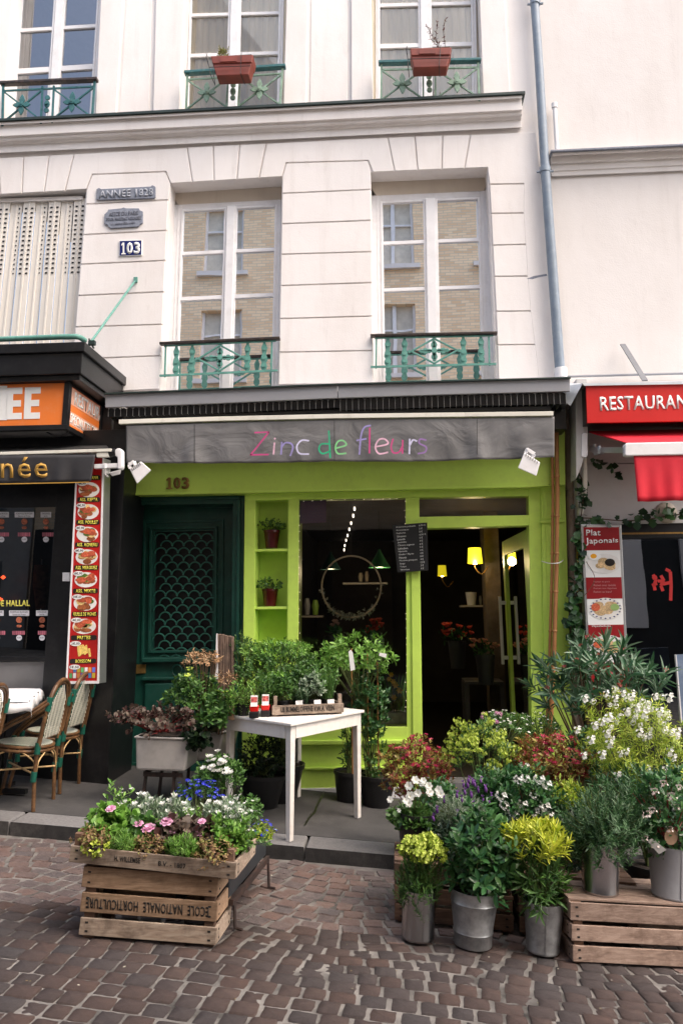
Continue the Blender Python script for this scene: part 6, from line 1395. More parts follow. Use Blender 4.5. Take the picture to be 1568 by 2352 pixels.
quick('leg', M['black'], ct_, lambda b: b.tube([V(cx_.x+.12,cx_.y,zc-.03), V(cx_.x+.12,cx_.y,zpav(cx_.x,cx_.y)+.02)], .03, 12), smooth=40)
quick('foot', M['black'], ct_, lambda b: (b.bar(V(cx_.x-.15,cx_.y,zpav(cx_.x,cx_.y)+.03), V(cx_.x+.36,cx_.y,zpav(cx_.x+.3,cx_.y)+.03), .05, .03), b.bar(V(cx_.x+.12,cx_.y-.25,zpav(cx_.x,cx_.y)+.03), V(cx_.x+.12,cx_.y+.25,zpav(cx_.x+.1,cx_.y)+.03), .05, .03)))
b = mb(); n = 26; vs = []
e1, e2 = (c2-c1).normalized(), W_.normalized(); o1, o2 = (c2-c1).length, W_.length; ov = .09
for i in range(n+1):
    for j in range(n+1):
        u = -ov+(o1+2*ov)*i/n; v = -ov+(o2+2*ov)*j/n; du = max(0,-u,u-o1); dv = max(0,-v,v-o2); dd = max(du, dv)+min(du,dv)*.5
        uu = min(max(u,-.012),o1+.012); vv = min(max(v,-.012),o2+.012); fl = dd*.35
        uu += (fl if u > o1 else -fl if u < 0 else 0)*.5; vv += (fl if v > o2 else -fl if v < 0 else 0)*.5
        vs.append(c1+e1*uu+e2*vv+V(0,0,.002+.0015*sin(i*1.1)*cos(j*.9)-dd*.85+.012*sin(i*.9+j*.7)*(dd > 0)))
b.add(vs, [(i*(n+1)+j, (i+1)*(n+1)+j, (i+1)*(n+1)+j+1, i*(n+1)+j+1) for i in range(n) for j in range(n)])
o_ = b.build('tablecloth', M['tablecloth'], None, smooth=50); tag(o_, 'white printed paper cloth creased over the left cafe table', 'tablecloth'); o_.modifiers.new('s','SOLIDIFY').thickness = .0015
# ================================================================== FRONT LEFT CRATES
fl, fr, br_ = GR(190,2153), GR(491,2176), GR(521,2130)
ex = fr-fl; ey = (br_-fr); ey = ey.normalized()*max(.3, min(.5, ey.length)); 
hL = P(193,1984,fl.y).z-fl.z
cr1 = thing('wooden_crate', 'slatted wooden crate stencilled ECOLE NATIONALE HORTICULTURE upside down, under the flower tray', 'crate', fl)
hh = hL
sl1 = [(.012*1, hh*.27), (hh*.35, hh*.615), (hh*.70, hh*.985)]
def crate_px(t, A, ex, ey, slats, mts, h, post=.05, th=.014):
    X = ex.normalized(); Yn_ = ey.normalized()
    for i, (z0, z1) in enumerate(slats):
        m = mts[i % len(mts)]
        for p, q, n_, e_ in ((A, A+ex, -Yn_, th), (A+ex, A+ex+ey, X, 0), (A+ey, A, -X, 0), (A+ex+ey, A+ey, Yn_, th)):
            d = (q-p).normalized(); zc_ = (z0+z1)/2+random.uniform(-.004,.004)
            a = p+n_*(th/2)+V(0,0,zc_)-d*(e_-.0005)+(d*.0012 if not e_ else V(0,0,0)); c = q+n_*(th/2)+V(0,0,zc_)+d*(e_-.0005)-(d*.0012 if not e_ else V(0,0,0))
            s_ = quick('slat', m, t, lambda b: b.bar(a, c, th, z1-z0), bevel=.0025)
            for e in (a+d*.035, c-d*.035):
                for dz in (-.25,.25): quick('nail', M['ink'], s_, lambda b: b.obox(e+n_*(th/2+.0006)+V(0,0,(z1-z0)*dz), d*.007, n_*.001, V(0,0,.004)))
    for p, s1, s2 in ((A,1,1),(A+ex,-1,1),(A+ey,1,-1),(A+ex+ey,-1,-1)):
        c = p+X*(post/2+.001)*s1+Yn_*(post/2+.001)*s2
        quick('corner_post', M['crateD'], t, lambda b: b.obox(c+V(0,0,h/2), X*post/2, Yn_*post/2, V(0,0,h/2)), bevel=.002)
crate_px(cr1, fl, ex, ey, sl1, [M['crate'], M['crate2'], M['crate2']], hh)
nf = -ey.normalized()
z0, z1 = sl1[1]; f = lambda u, v: fl+ex*(.96-.94*u)+V(0,0,z0+(z1-z0)*(.76-.52*v)+.0)+nf*.0155
bold('ECOLE  NATIONALE  HORTICULTURE', f, 0, M['ink'], cr1, k=.9, sp=1.1, depth=.001)
# tray on top
Yt = fl.y-.03
ta, tb_ = P(168,1979,Yt), P(536,2018,fr.y-.03); zT = .10
exT = tb_-ta; cB = PZ(581,1927,tb_.z+.095)-PZ(541,1975,tb_.z+.095); eyT = V(cB.x, cB.y, 0).normalized()*.42
tray = thing('flower_tray', 'weathered wooden tray of bedding flowers stencilled H. WILLEMSE on top of the crate', 'crate', ta)
hT = (P(165,1941,Yt).z-ta.z)
crate_px(tray, ta, exT, eyT, [(.0, hT)], [M['crate']], hT+.055, post=.032)
quick('floor_board', M['crateD'], tray, lambda b: b.prism([ta+V(0,0,.006), ta+exT+V(0,0,.006), ta+exT+eyT+V(0,0,.006), ta+eyT+V(0,0,.006)], (0,0,.01)))
quick('soil', M['soil'], tray, lambda b: b.prism([ta+exT*.01+eyT*.03+V(0,0,.05), ta+exT*.99+eyT*.03+V(0,0,.05), ta+exT*.99+eyT*.97+V(0,0,.05), ta+exT*.01+eyT*.97+V(0,0,.05)], (0,0,.012)))
nT = -eyT.normalized()
bold('H. WILLEMSE', lambda u, v: ta+exT*(.265+.16*u)+V(0,0,hT*(.38+.32*v))+nT*.0155, 0, M['ink'], tray, k=.9, depth=.001)
bold('B.V. - 1807', lambda u, v: ta+exT*(.54+.17*u)+V(0,0,hT*(.36+.30*v))+nT*.0155, 0, M['ink'], tray, k=.7, depth=.001)
def tpos(u, v, z): return ta+exT*u+eyT*v+V(0,0,z)
pinkf = flower_mesh('pink_flower', FP, 7, .026, .75, .15, None, 3); whitef = flower_mesh('white_flower', FW, 5, .024, .6, 1.0); bluef = flower_mesh('blue_flower', FB, 5, .011, .7, .3, FW)
tinyw = flower_mesh('tiny_white_flower', FW, 5, .011, .7, .2, FD)
def bed(lab, u, v, r, h, mt, kind, nt, k, L, w, fl_=None, nfl=0, z=.06, nm='bedding_plant', fs=1., pts=None, **kw):
    b0 = tpos(u, v, .06); pl = Plant(nm, lab, 'bedding plant', b0, 'bedding plants in the wooden tray')
    quick('root_ball', M['soil'], pl.t, lambda b: b.lathe([(.03,-.0),(.035,.02),(.001,.03)], b0, 8))
    C = tpos(u, v, z+h*.4)
    pl.foliage(kind, LF[mt], C, (r, r*.8, h*.75), nt, k, L, w, stem=10, root=b0, sr=.002, **kw)
    if pts:
        pl.flowers(fl_, pts=[(P(x, y, (C.y-r*.45)), (0,-.5,1)) for x, y in pts], sc=fs, up=.3)
    elif fl_: pl.flowers(fl_, nfl, sc=fs, off=.008)
D4 = lambda x, y: (125.4+.36*x, 1662+.36*y)
bed('reddish-brown trailing stonecrop at the front left corner of the tray',.09,.10,.10,.09,'brown','oval',120,8,.016,.7,droop=.3,low=-.8)
bed('yellow-green mossy plant, left of the two in the tray front row',.27,.12,.085,.08,'fresh','needle',150,12,.022,.16,up=.7)
bed('brownish stonecrop in the middle of the tray front row',.45,.10,.085,.08,'brown','oval',110,8,.015,.7,droop=.2,low=-.7)
bed('yellow-green mossy plant, right of the two in the tray front row',.66,.12,.09,.09,'fresh','needle',170,12,.022,.16,up=.7)
bed('pale trailing stonecrop spilling over the right front of the tray',.86,.09,.105,.10,'brown','oval',150,8,.016,.7,droop=.4,low=-.9)
bed('yellow trailing ivy spilling over the front left plank',.14,.0,.06,.05,'lime','oval',40,7,.02,.8,droop=.5,low=-1.)
bed('leafy plant with one pink bloom at the left end of the tray',.13,.42,.13,.15,'fresh','round',90,7,.045,.75,pinkf,0,pts=[D4(360,545)],up=.45)
bed('green plant with two large pink double flowers left of centre',.36,.40,.12,.11,'mid','round',80,7,.042,.75,pinkf,0,pts=[D4(535,640),D4(600,668)],up=.45,fs=1.25)
bed('plum-leaved plant with a big pink flower at the tray centre',.55,.42,.12,.12,'purple','lobed',60,7,.05,.8,pinkf,0,pts=[D4(715,628),D4(752,684)],up=.45,fs=1.1)
bed('plum-leaved plant with pale pink flowers right of centre',.73,.42,.12,.12,'purple','lobed',55,7,.05,.8,pinkf,0,pts=[D4(940,625),D4(925,700)],up=.45)
bed('bright green leafy plant at the right end of the tray',.90,.38,.13,.15,'fresh','oval',150,8,.034,.6)
bed('silver-leaved plant with white buds, back left',.26,.78,.14,.16,'grey','lance',120,9,.045,.28,whitef,24,up=.75,a0=.3,a1=.9)
bed('silver-leaved plant with white buds, back centre',.47,.80,.13,.17,'grey','lance',110,9,.045,.28,whitef,8,up=.75,a0=.3,a1=.9)
bed('green plant dotted with tiny white stars, middle back',.60,.70,.12,.14,'fresh','oval',110,7,.024,.5,tinyw,12)
bed('silver-leaved plant with dense white buds, back right',.82,.78,.15,.19,'grey','lance',130,9,.045,.28,whitef,36,up=.75,a0=.3,a1=.9)
bed('wispy plant with tiny white star flowers leaning out right',.99,.55,.14,.18,'mid','oval',80,7,.022,.45,tinyw,16,up=.4)
bed('loose green sprigs standing up at the back left corner',.08,.85,.10,.22,'fresh','oval',40,7,.035,.4,tinyw,6,up=.8)
# black planter on iron stand behind the tray
bpA, bpB = P(526,2064,-3.25), P(611,1974,-2.45)
bp = thing('black_planter', 'long black planter box on thin iron legs behind the flower tray', 'planter', bpA)
dv = bpB-bpA; dv.z = -SL*dv.x; pw = V(-.26,0,.0195)
quick('box', mat('black_planter_plastic', (.03,.035,.04), .35, var=.2), bp, lambda b: b.hexa([bpA, bpA+dv, bpA+dv+V(0,0,.16), bpA+V(0,0,.16)], [bpA+pw, bpA+dv+pw, bpA+dv+pw+V(0,0,.16), bpA+pw+V(0,0,.16)]), bevel=.006)
quick('stand', M['iron'], bp, lambda b: (b.bar(bpA+V(.012,0,-.02), bpA+dv+V(.012,0,-.02), .02, .03), b.bar(bpA+pw+V(-.012,0,-.02), bpA+dv+pw+V(-.012,0,-.02), .02, .03)))
for a in (bpA+dv*.04, bpA+dv*.96, bpA+pw+dv*.04, bpA+pw+dv*.96):
    quick('leg', M['iron'], bp, lambda b: (b.tube([V(a.x+.02,a.y,a.z-.02), V(a.x+.03,a.y-.01,zroad(a.x,a.y)+.004)], .009, 6), b.tube([V(a.x+.03,a.y-.01,zroad(a.x,a.y)+.008), V(a.x+.07,a.y-.03,zroad(a.x,a.y)+.008)], .007, 6)))
def plant_px(nm, lab, cat, px, Y, rx_, ry_, kind, mt, nt, k, L, w, fl_=None, nfl=0, pot=None, on=None, group=None, pts=None, fs=1., fname='flower', foff=.01, fY=None, root=None, fup=.5, **kw):
    c, R = radii(px, Y, rx_, ry_); g = Vector(root) if root is not None else V(c.x, c.y, c.z-R[2]-.02)
    if pot:
        rt, h, mp, st = pot; base = V(c.x, c.y, on if on is not None else (zpav(c.x,c.y) if c.y > kerb(c.x) else zroad(c.x,c.y)+.006)); pl = Plant(nm, lab, cat, base, group); g, _ = bucket(pl.t, base, rt*.75, rt, h, mp, st, name='pot')
    else: pl = Plant(nm, lab, cat, g, group)
    pl.foliage(kind, LF[mt], c, R, nt, k, L, w, root=g, **kw)
    if pts: pl.flowers(fl_, pts=[(P(x, y, fY or c.y-R[1]*.8), (0,-.6,1)) for x, y in pts], sc=fs, up=fup, name=fname)
    elif fl_: pl.flowers(fl_, nfl, sc=fs, off=foff, up=fup, name=fname)
    return pl
bz = bpA.z+.15
plant_px('blue_lobelia','small blue-flowered lobelia with yellow-green leaves by the planter end','potted plant',(598,1915),-2.95,26,26,'oval','lime',70,7,.02,.6,bluef,26,root=V(bpB.x-.12,-2.95,bz))
plant_px('white_azalea','rounded yellow-green shrub with large white blooms behind the tray','potted shrub',(503,1786),-2.1,60,46,'oval','mid',300,7,.035,.45,flower_mesh('white_bloom', FW, 6, .027, .6, .7, None, 2),26,pot=(.11,.2,M['blackp'],2),up=.55,foff=.015)
plant_px('blue_lobelia','dark mound of tiny deep blue lobelia flowers behind the tray','potted plant',(455,1822),-2.35,50,26,'oval','dark',140,7,.018,.5,bluef,60,pot=(.11,.15,M['blackp'],2),fs=1.2)
plant_px('leafy_filler','low dark green plant between the tray and the white azalea','potted plant',(560,1862),-2.4,46,38,'oval','mid',90,7,.03,.5,tinyw,10,pot=(.09,.14,M['blackp'],2))
# ================================================================== TROUGHS, HEUCHERA
tq = thing('metal_trough', 'front pale grey cast metal trough on an iron stand by the green door', 'trough', P(370,1770,-1.35))
def trough(t, f, bk, m):   # f: TL TR BR BL world, bk same
    b = mb(); b.hexa([f[3],f[2],f[1],f[0]], [bk[3],bk[2],bk[1],bk[0]]); b.build('tub', m, t, bevel=.018)
    top = [f[0],f[1],bk[1],bk[0]]
    quick('rim', m, t, lambda b: [b.bar(a+V(0,0,.002), c+V(0,0,.002), .022, .014) for a, c in zip(top, top[1:]+top[:1])], bevel=.005)
    cen = sum(top, V(0,0,0))/4; quick('soil', M['soil'], t, lambda b: b.prism([cen+(p-cen)*.9+V(0,0,.008) for p in top], (0,0,.006)))
Y1, Y2 = -1.35, -.78
F = [P(311,1694,Y1),P(437,1698,Y1),P(424,1773,Y1),P(312,1769,Y1)]; B_ = [p+V(-.0,Y2-Y1,.0) for p in F]
trough(tq, F, B_, M['trough'])
quick('stand', M['iron'], tq, lambda b: [b.bar(P(x, 1775, Y1+.05), P(x, 1775, Y1+.05)+V(0,Y2-Y1-.1,0), .03, .02) for x in (334,400)]+[b.bar(P(330,1778,Y1+.06), P(420,1781,Y1+.06), .02, .03)])
for x in (334,400):
    for yy in (Y1+.08, Y2-.05):
        p = P(x, 1778, Y1+.06); quick('leg', M['iron'], tq, lambda b: b.bar(V(p.x,yy,p.z), V(p.x-.02,yy,zpav(p.x,yy)), .03, .02))
tq2 = thing('metal_trough', 'grey metal trough half hidden by leaves beside the white table', 'trough', P(480,1750,-.75))
F = [P(448,1690,-.98),P(515,1682,-.98),P(502,1742,-.98),P(452,1748,-.98)]; F = [V(p.x,p.y,p.z) for p in F]
trough(tq2, F, [p+V(.03,.5,0) for p in F], M['trough'])
quick('leg', M['iron'], tq2, lambda b: [b.bar(V(F[3].x+dx,-.8,F[3].z+.0), V(F[3].x+dx,-.8,zpav(F[3].x,-.8)), .03, .02) for dx in (.04,.2)])
rt_ = (P(370,1690,-1.1))
pl = plant_px('heuchera','plum-brown coral bells with red stems sprawling from the front metal trough','trough plant',(385,1662),-1.2,100,40,'round','purple',150,6,.036,.8,root=rt_,droop=.15,sm=M['stemred'],stem=30,low=-.5,up=.4,rmin=.35)
plant_px('heuchera','thin plum-leaved sprays leaning left out of the front metal trough','trough plant',(300,1650),-1.25,50,26,'round','purple',60,6,.036,.8,root=rt_+V(-.05,0,0),sm=M['stemred'],stem=16,droop=.1)
plant_px('hellebore','tall leafy plant with pale green nodding flowers behind the plum leaves','trough plant',(440,1600),-.95,62,62,'oval','mid',170,8,.05,.4,flower_mesh('pale_green_flower', LF['yg'], 5, .03, .9, .3),5,root=V(rt_.x+.25,-.95,rt_.z),stem=30,droop=.1)
plant_px('dry_sprays','dry tan seed sprays rising above the hellebore against the green door','trough plant',(462,1516),-.95,48,24,'oval','tan',90,6,.03,.35,root=V(rt_.x+.3,-.95,rt_.z),stem=22,droop=.3,sm=M['stembr'])
plant_px('dry_sprays','small dry tan spray in front of the wooden post','trough plant',(520,1560),-1.0,26,18,'oval','tan',30,6,.03,.3,root=V(rt_.x+.45,-1.,rt_.z),stem=10,droop=.3,sm=M['stembr'])
plant_px('hellebore','broad-leaved green plant with pale flowers hanging beside the white table leg','trough plant',(510,1642),-1.25,46,52,'oval','mid',110,8,.06,.4,flower_mesh('pale_flower', LF['yg'], 5, .028, .9, .3),4,root=P(490,1690,-.9),stem=20,droop=.25)
plant_px('ivy_plant','dark round leaves drooping over the corner of the front trough','trough plant',(455,1690),-1.3,34,34,'round','black',60,6,.045,.85,root=P(440,1690,-1.2),droop=.4,low=-.9)
# old wooden post
quickt = thing('split_post', 'weathered split wooden post standing behind the table left of the greenery', 'post', P(515,1700,-.75))
for k in range(7):
    x = 499+5.2*k; quick('stave', M['post'], quickt, lambda b: b.pp([(x,1455+k*1.2+random.uniform(-2,2)),(x+5.0,1456+k*1.2+random.uniform(-2,2)),(x+6,1700),(x+.8,1700)], -.8-.015*sin(k*.9+.5), -.74), bevel=.004)
quick('cap_edge', M['white'], quickt, lambda b: b.pp([(497,1455),(499.2,1455),(501,1560),(494,1560)], -.815, -.80))
quick('base', M['post'], quickt, lambda b: b.pp([(503,1698),(538,1698),(536,1800),(505,1800)], -.79, -.745))
# ================================================================== PLANTS BEHIND / BESIDE THE TABLE
plant_px('box_shrub','dense dark green shrub behind the table in front of the lime niche','potted shrub',(640,1545),-.62,105,62,'oval','mid',520,8,.034,.5,pot=(.2,.3,M['blackp'],2),stem=40,sr=.005)
plant_px('maple_shrub','light feathery green top growing above the dark shrub','potted shrub',(640,1495),-.55,95,26,'lance','fresh',170,9,.04,.3,root=P(640,1620,-.5),droop=.2,stem=26)
plant_px('small_leaf_shrub','olive small-leaved climber right beside the wooden post','potted shrub',(558,1500),-.7,34,44,'oval','mid',140,7,.022,.5,root=P(560,1600,-.65))
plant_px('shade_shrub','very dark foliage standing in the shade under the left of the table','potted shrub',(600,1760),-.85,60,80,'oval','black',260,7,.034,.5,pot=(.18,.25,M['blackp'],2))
jas = plant_px('climbing_jasmine','bright green climbing jasmine on canes beside the mullion, loose shoots on top','potted climber',(815,1506),-.62,86,50,'oval','fresh',200,7,.05,.42,root=P(830,1640,-.5),parts=190,stem=34,up=.3,droop=.12,low=-.7)
plant_px('climbing_jasmine','dark leafy column of jasmine twining down the canes','potted climber',(850,1610),-.52,46,80,'oval','dark',190,7,.042,.5,root=P(850,1800,-.5),stem=20,parts=0,low=-1,fl_=tinyw,nfl=14)
plant_px('climbing_jasmine','lower jasmine growth between table leg and shop window base','potted climber',(862,1730),-.5,30,70,'oval','mid',70,7,.04,.5,pot=(.15,.24,M['blackp'],2),stem=12,low=-1,sr=.004)
plant_px('climbing_plant','thin drooping climber behind the right table leg','potted climber',(800,1700),-.42,22,60,'lance','dark',40,6,.05,.3,pot=(.14,.24,M['blackp'],2),low=-1)
for xa, xb in ((807,1490),(843,1500),(866,1520)):
    tag(quick('plant_cane', M['bamboo'], None, lambda b: b.tube([P(xa+3,1800,-.5), P(xa,xb,-.55)], .006, 6)), {807:'leftmost thin bamboo cane holding the jasmine',843:'middle thin bamboo cane holding the jasmine',866:'rightmost thin bamboo cane holding the jasmine'}[xa], 'plant cane', 'canes holding the jasmine')
tag(quick('plant_label', M['paper'], None, lambda b: b.pp([(800,1497),(805,1492),(810,1499),(815,1538),(805,1541)], -.95, -.948)), 'long white paper label hanging from the jasmine top', 'plant label')
tag(quick('plant_label', M['paper'], None, lambda b: b.pp([(871,1499),(888,1502),(886,1511),(870,1506)], -.9, -.898)), 'small white tag at the right of the jasmine top', 'plant label')
tag(quick('plant_label', M['kraft'], None, lambda b: b.pp([(526,1622),(539,1621),(538,1655),(525,1653)], tL.y-.1, tL.y-.098)), 'brown card label hanging over the left table corner', 'plant label')
# potted plants in the niche
for i, (px, y, h_, lab) in enumerate(((624,1260,41,'dark red pot with trailing green plant on the upper niche shelf'),(620,1393,39,'dark red pot with trailing green plant on the second niche shelf'))):
    c = P(px, y, -.05); k = scl(c); c.z += .003; pl = Plant('shelf_plant', lab, 'potted plant', c, 'red pots in the lime niche')
    quick('pot', M['redpot'], pl.t, lambda b: b.lathe([(13.5/k,0),(18/k,(h_-6)/k),(19/k,(h_-5)/k),(19/k,h_/k),(17/k,h_/k),(15/k,(h_-8)/k),(.001,(h_-8)/k)], c, 20), smooth=40)
    pl.foliage('round', LF['mid'], c+V(.01,-.02,(h_+8)/k), (33/k,25/k,20/k), 46, 6, .022, .8, sl=.04, up=.35, root=c+V(0,0,(h_-6)/k), low=-.3, droop=.1, stem=24, sr=.0015)
# window display: hoop wreath
hp = thing('hoop_wreath', 'pale wooden hoop with white-leaved garland hanging in the shop window', 'wreath', P(806,1420,.05))
Yw = -.085; hc = P(806.5,1347,Yw); kk = scl(hc); hr = 68/kk
quick('hoop', mat('pale_wood_hoop', (.74,.62,.45), .5), hp, lambda b: b.tube([hc+V(hr*cos(a), 0, hr*1.02*sin(a)) for a in [2*pi*k/48 for k in range(49)]], .0085, 8, False), smooth=60)
pts = []; gs = []
for i in range(150):
    a = radians(random.gauss(268, 42)); r_ = hr*random.gauss(1, .06); pts.append(list(hc+V(r_*cos(a), random.uniform(-.015,.03), r_*sin(a)))); gs.append([cos(a)*.6+random.uniform(-.7,.7), -.5, sin(a)*.6+random.uniform(-.6,.6)])
ex_ = [(a_+90) for a_ in ()]
pts = np.array(pts); gs = norm(np.array(gs)); a = whorl(pts, gs, 5, .024, .015, .5, 1.2)
put('garland', leafmesh('garland', 'oval', *a, .6, leafmat('whitish_leaf', (.25,.28,.20), (.55,.57,.48), (.78,.78,.70))), hp)['kind'] = 'stuff'
quick('hanging_thread', M['wire'], hp, lambda b: b.tube([hc+V(0,0,hr), V(hc.x,hc.y,P(806,1146,Yw).z)], .0015, 4))
# daffodils in zinc tub behind the glass
c = P(906,1668,.12); k = scl(c); t = Plant('daffodil_tub', 'zinc tub of yellow daffodils behind the lower right of the shop window', 'planter', c)
quick('tub', M['zinc'], t.t, lambda b: b.box(c.x-31/k, c.x+27/k, .05, .28, c.z, c.z+32/k), bevel=.01)
n_ = 70; rs = NR; base = np.array(c)+np.c_[rs.uniform(-.1,.09,n_), rs.uniform(-.03,.1,n_), np.full(n_,.12)]; d = norm(np.c_[rs.normal(size=(n_,2))*.15, np.ones(n_)])
put('foliage', leafmesh('daffodil_leaves', 'lance', base, d, rs.normal(size=(n_,3)), rs.uniform(.15,.4,n_), .05, LF['mid']), t.t)['kind'] = 'stuff'
daf = flower_mesh('daffodil', FY, 6, .026, .6, .2, FY, 2)
t.flowers(daf, pts=[(P(x, y, .08), (0,-1,.2)) for x, y in ((898,1550),(893,1560),(903,1566),(917,1586),(904,1602),(908,1574))], up=.1)
quick('green_vase', mat('green_vase', (.08,.22,.03), .4), None, lambda b: b.lathe([(.03,0),(.035,.12),(.03,.12)], P(887,1636,.2), 14)).name = 'green_vase'
tag(bpy.data.objects['green_vase'], 'small green vase left of the daffodils inside the window', 'vase')
# inner cut flowers
def bunch(lab, px, Y, r, m, n, L, vase=True, col=None):
    c = P(px[0], px[1], Y); t = Plant('cut_flowers', lab, 'flower bunch', c-V(0,0,.35), 'cut flowers inside the shop'); k = scl(c)
    me = flower_mesh('cut_flower', m, 5, L, .9, .9, None, 2)
    t.flowers(me, pts=[(c+V(random.uniform(-1,1)*r[0]/k, random.uniform(-.06,.1), random.uniform(-1,1)*r[1]/k), (random.uniform(-.4,.4),-.3,1)) for _ in range(n)], up=.3)
    q_ = NR.normal(size=(60,3))*np.array([r[0]/k*.5,.05,r[1]/k*.6])+np.array(c)-np.array([0,0,.06]); put('foliage', leafmesh('bunch_leaves', 'oval', q_, norm(NR.normal(size=(60,3))+[0,0,1]), NR.normal(size=(60,3)), np.full(60,.07), .35, LF['dark']), t.t)['kind'] = 'stuff'
    quick('vase', mat('dark_bucket', (.05,.05,.055), .4), t.t, lambda b: b.lathe([(.08,-.42),(.11,-.10),(.105,-.10),(.09,-.3)], c, 16), smooth=40)
    return t
bunch('orange-red roses just behind the window below the hoop', (856,1442), .45, (18,14), flowermat('orange_red_petal', (.42,.05,.02), (.5,.09,.04)), 12, .045)
bunch('peach and coral tulips in a dark bucket inside the doorway', (1112,1482), 1.5, (28,12), flowermat('peach_petal', (.62,.25,.17), (.66,.36,.27)), 13, .05)
bunch('dim red tulips deeper in the shop doorway', (1048,1452), 2.2, (34,16), FC, 16, .055)
bunch('dim pinkish flowers at the left foot of the hoop', (768,1438), .9, (10,8), flowermat('dusty_pink_petal', (.45,.28,.22)), 6, .04)
# ================================================================== RIGHT PLANT DISPLAY
def crate_at(nm, lab, p0, p1, h, dep, mats_, n=3, Y=None, group=None, z0=None, yaw=0):
    A = Vector(p0); ex = Vector(p1)-A; ey = V(-ex.y, ex.x, 0).normalized()*dep
    t = thing(nm, lab, 'crate', A, group); g = h/n
    crate_px(t, A, ex, ey, [(g*i+g*.13, g*(i+1)-(.0 if i == n-1 else g*.10)) for i in range(n)], mats_, h)
    nb = max(3, int(dep/.09))
    for k_ in range(nb):
        a = A+ey*((k_+.5)/nb)+V(0,0,h+.007); quick('top_slat', mats_[0], t, lambda b: b.bar(a-ex.normalized()*.012, a+ex*1.0+ex.normalized()*.012, dep/nb*.86, .011), bevel=.002)
    return t, A, ex, ey
a0 = GR(1320,2212); a1 = GR(1560,2224); dxx = (a1-a0).normalized()*.95
hC = P(1319,2064,a0.y).z-a0.z
rc1, rA, rex, rey = crate_at('wooden_crate', 'pinkish slatted wooden crate carrying two metal buckets at the right edge', a0, a0+dxx, hC-.012, .42, [M['crateR']])
ztop = lambda u, v: rA+rex*u+rey*v+V(0,0,hC+.002)
p0 = V(P(912,2100,-2.85).x, -2.85, 0); p0.z = zroad(p0.x, p0.y)+.004
p1 = V(p0.x+.62, -2.85, 0); p1.z = zroad(p1.x, p1.y)+.004
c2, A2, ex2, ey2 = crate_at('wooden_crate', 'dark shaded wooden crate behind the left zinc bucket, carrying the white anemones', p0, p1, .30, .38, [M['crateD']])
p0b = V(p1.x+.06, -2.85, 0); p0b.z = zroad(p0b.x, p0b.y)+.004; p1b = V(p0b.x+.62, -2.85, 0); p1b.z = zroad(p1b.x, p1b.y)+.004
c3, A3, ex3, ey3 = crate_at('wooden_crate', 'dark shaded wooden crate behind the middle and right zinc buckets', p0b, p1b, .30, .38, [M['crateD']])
z2 = lambda p: (A2.z if p < p1.x else A3.z)+.32-SL*(p-(A2.x if p < p1.x else A3.x))
def px_bucket(nm, lab, cat, px, py, rb, rt, h, m, st, base=None, sm_=None):
    c = base or GR(px, py-rb*.30); k = scl(c); pl = Plant(nm, lab, cat, c, 'plants in metal buckets'); c = c+V(0,0,.012)
    top, o = bucket(pl.t, c, rb/k, rt/k, h/k*1.04, m, st)
    if sm_ is not None: seam(pl.t, c, rb/k, rt/k, h/k*1.04, sm_, m)
    pl.top = top; pl.k = k; return pl
def grow(pl, px, rx_, ry_, kind, mt, nt, k, L, w, dY=0., fl_=None, nfl=0, fs=1., fname='flower', pts=None, foff=.01, fup=.5, **kw):
    Y = pl.top.y+dY; c, R = radii(px, Y, rx_, ry_); pl.foliage(kind, LF[mt], c, R, nt, k, L, w, root=pl.top, **kw)
    if pts: pl.flowers(fl_, pts=[(P(x, y, c.y-R[1]*.8), (0,-.6,1)) for x, y in pts], sc=fs, name=fname, up=fup)
    elif fl_: pl.flowers(fl_, nfl, sc=fs, off=foff, name=fname, up=fup)
b1 = px_bucket('bucket_plant','chartreuse-topped spurge in a plain tin bucket, leftmost bucket','bucket plant',959,2170,38,39.5,99,M['tin'],0,sm_=-1.3)
euph = cluster_mesh('bract_cluster', LF['yg'], 12, .02, .011, .8, 4, .9, 5)
grow(b1,(963,2022),56,66,'needle','mid',150,20,.032,.22,sl=.1,up=.6,low=-.8)
b1.foliage('oval', LF['lime'], *[(lambda c_, R_: (c_, R_))(*radii((971,1955), b1.top.y, 56, 32))][0], 200, 9, .018, .75, sl=.02, up=.6, root=b1.top, stem=20); b1.flowers(euph, 44, name='flower_cluster', off=.005)
tag(quick('plant_label', mat('yellow_label', (.55,.5,.05), .5), None, lambda b: b.hexa([P(955,2078,b1.top.y-.05),P(975,2080,b1.top.y-.05),P(972,2058,b1.top.y-.04),P(960,2057,b1.top.y-.04)], [P(955,2078,b1.top.y-.047),P(975,2080,b1.top.y-.047),P(972,2058,b1.top.y-.037),P(960,2057,b1.top.y-.037)])), 'yellow picture label stuck in the leftmost bucket', 'plant label')
b2 = px_bucket('bucket_plant','glossy dark green shrub in a ribbed galvanised bucket, second from left','bucket plant',1085,2187,44,55,112,M['zinc'],1)
grow(b2,(1105,1962),82,108,'oval','dark',210,7,.062,.42,sl=.05,up=.5,parts=170,low=-.8,rmin=.4,stem=40,a0=.8,a1=1.35)
b3 = px_bucket('bucket_plant','yellow narrow-leaved shrub in a mottled galvanised bucket, third from left','bucket plant',1246,2200,37,47,102,M['zinc'],0,sm_=-1.57)
grow(b3,(1240,2020),66,68,'lance','mid',110,8,.075,.18,sl=.05,up=.45,low=-.9,a0=.5,a1=1.2,droop=.25,stem=40)
b3.foliage('lance', LF['yellow'], *radii((1233,1942), b3.top.y-.02, 74, 50), 105, 10, .072, .19, sl=.025, up=.65, root=b3.top, stem=24, parts=230, a0=.35, a1=1.15, rmin=.6)
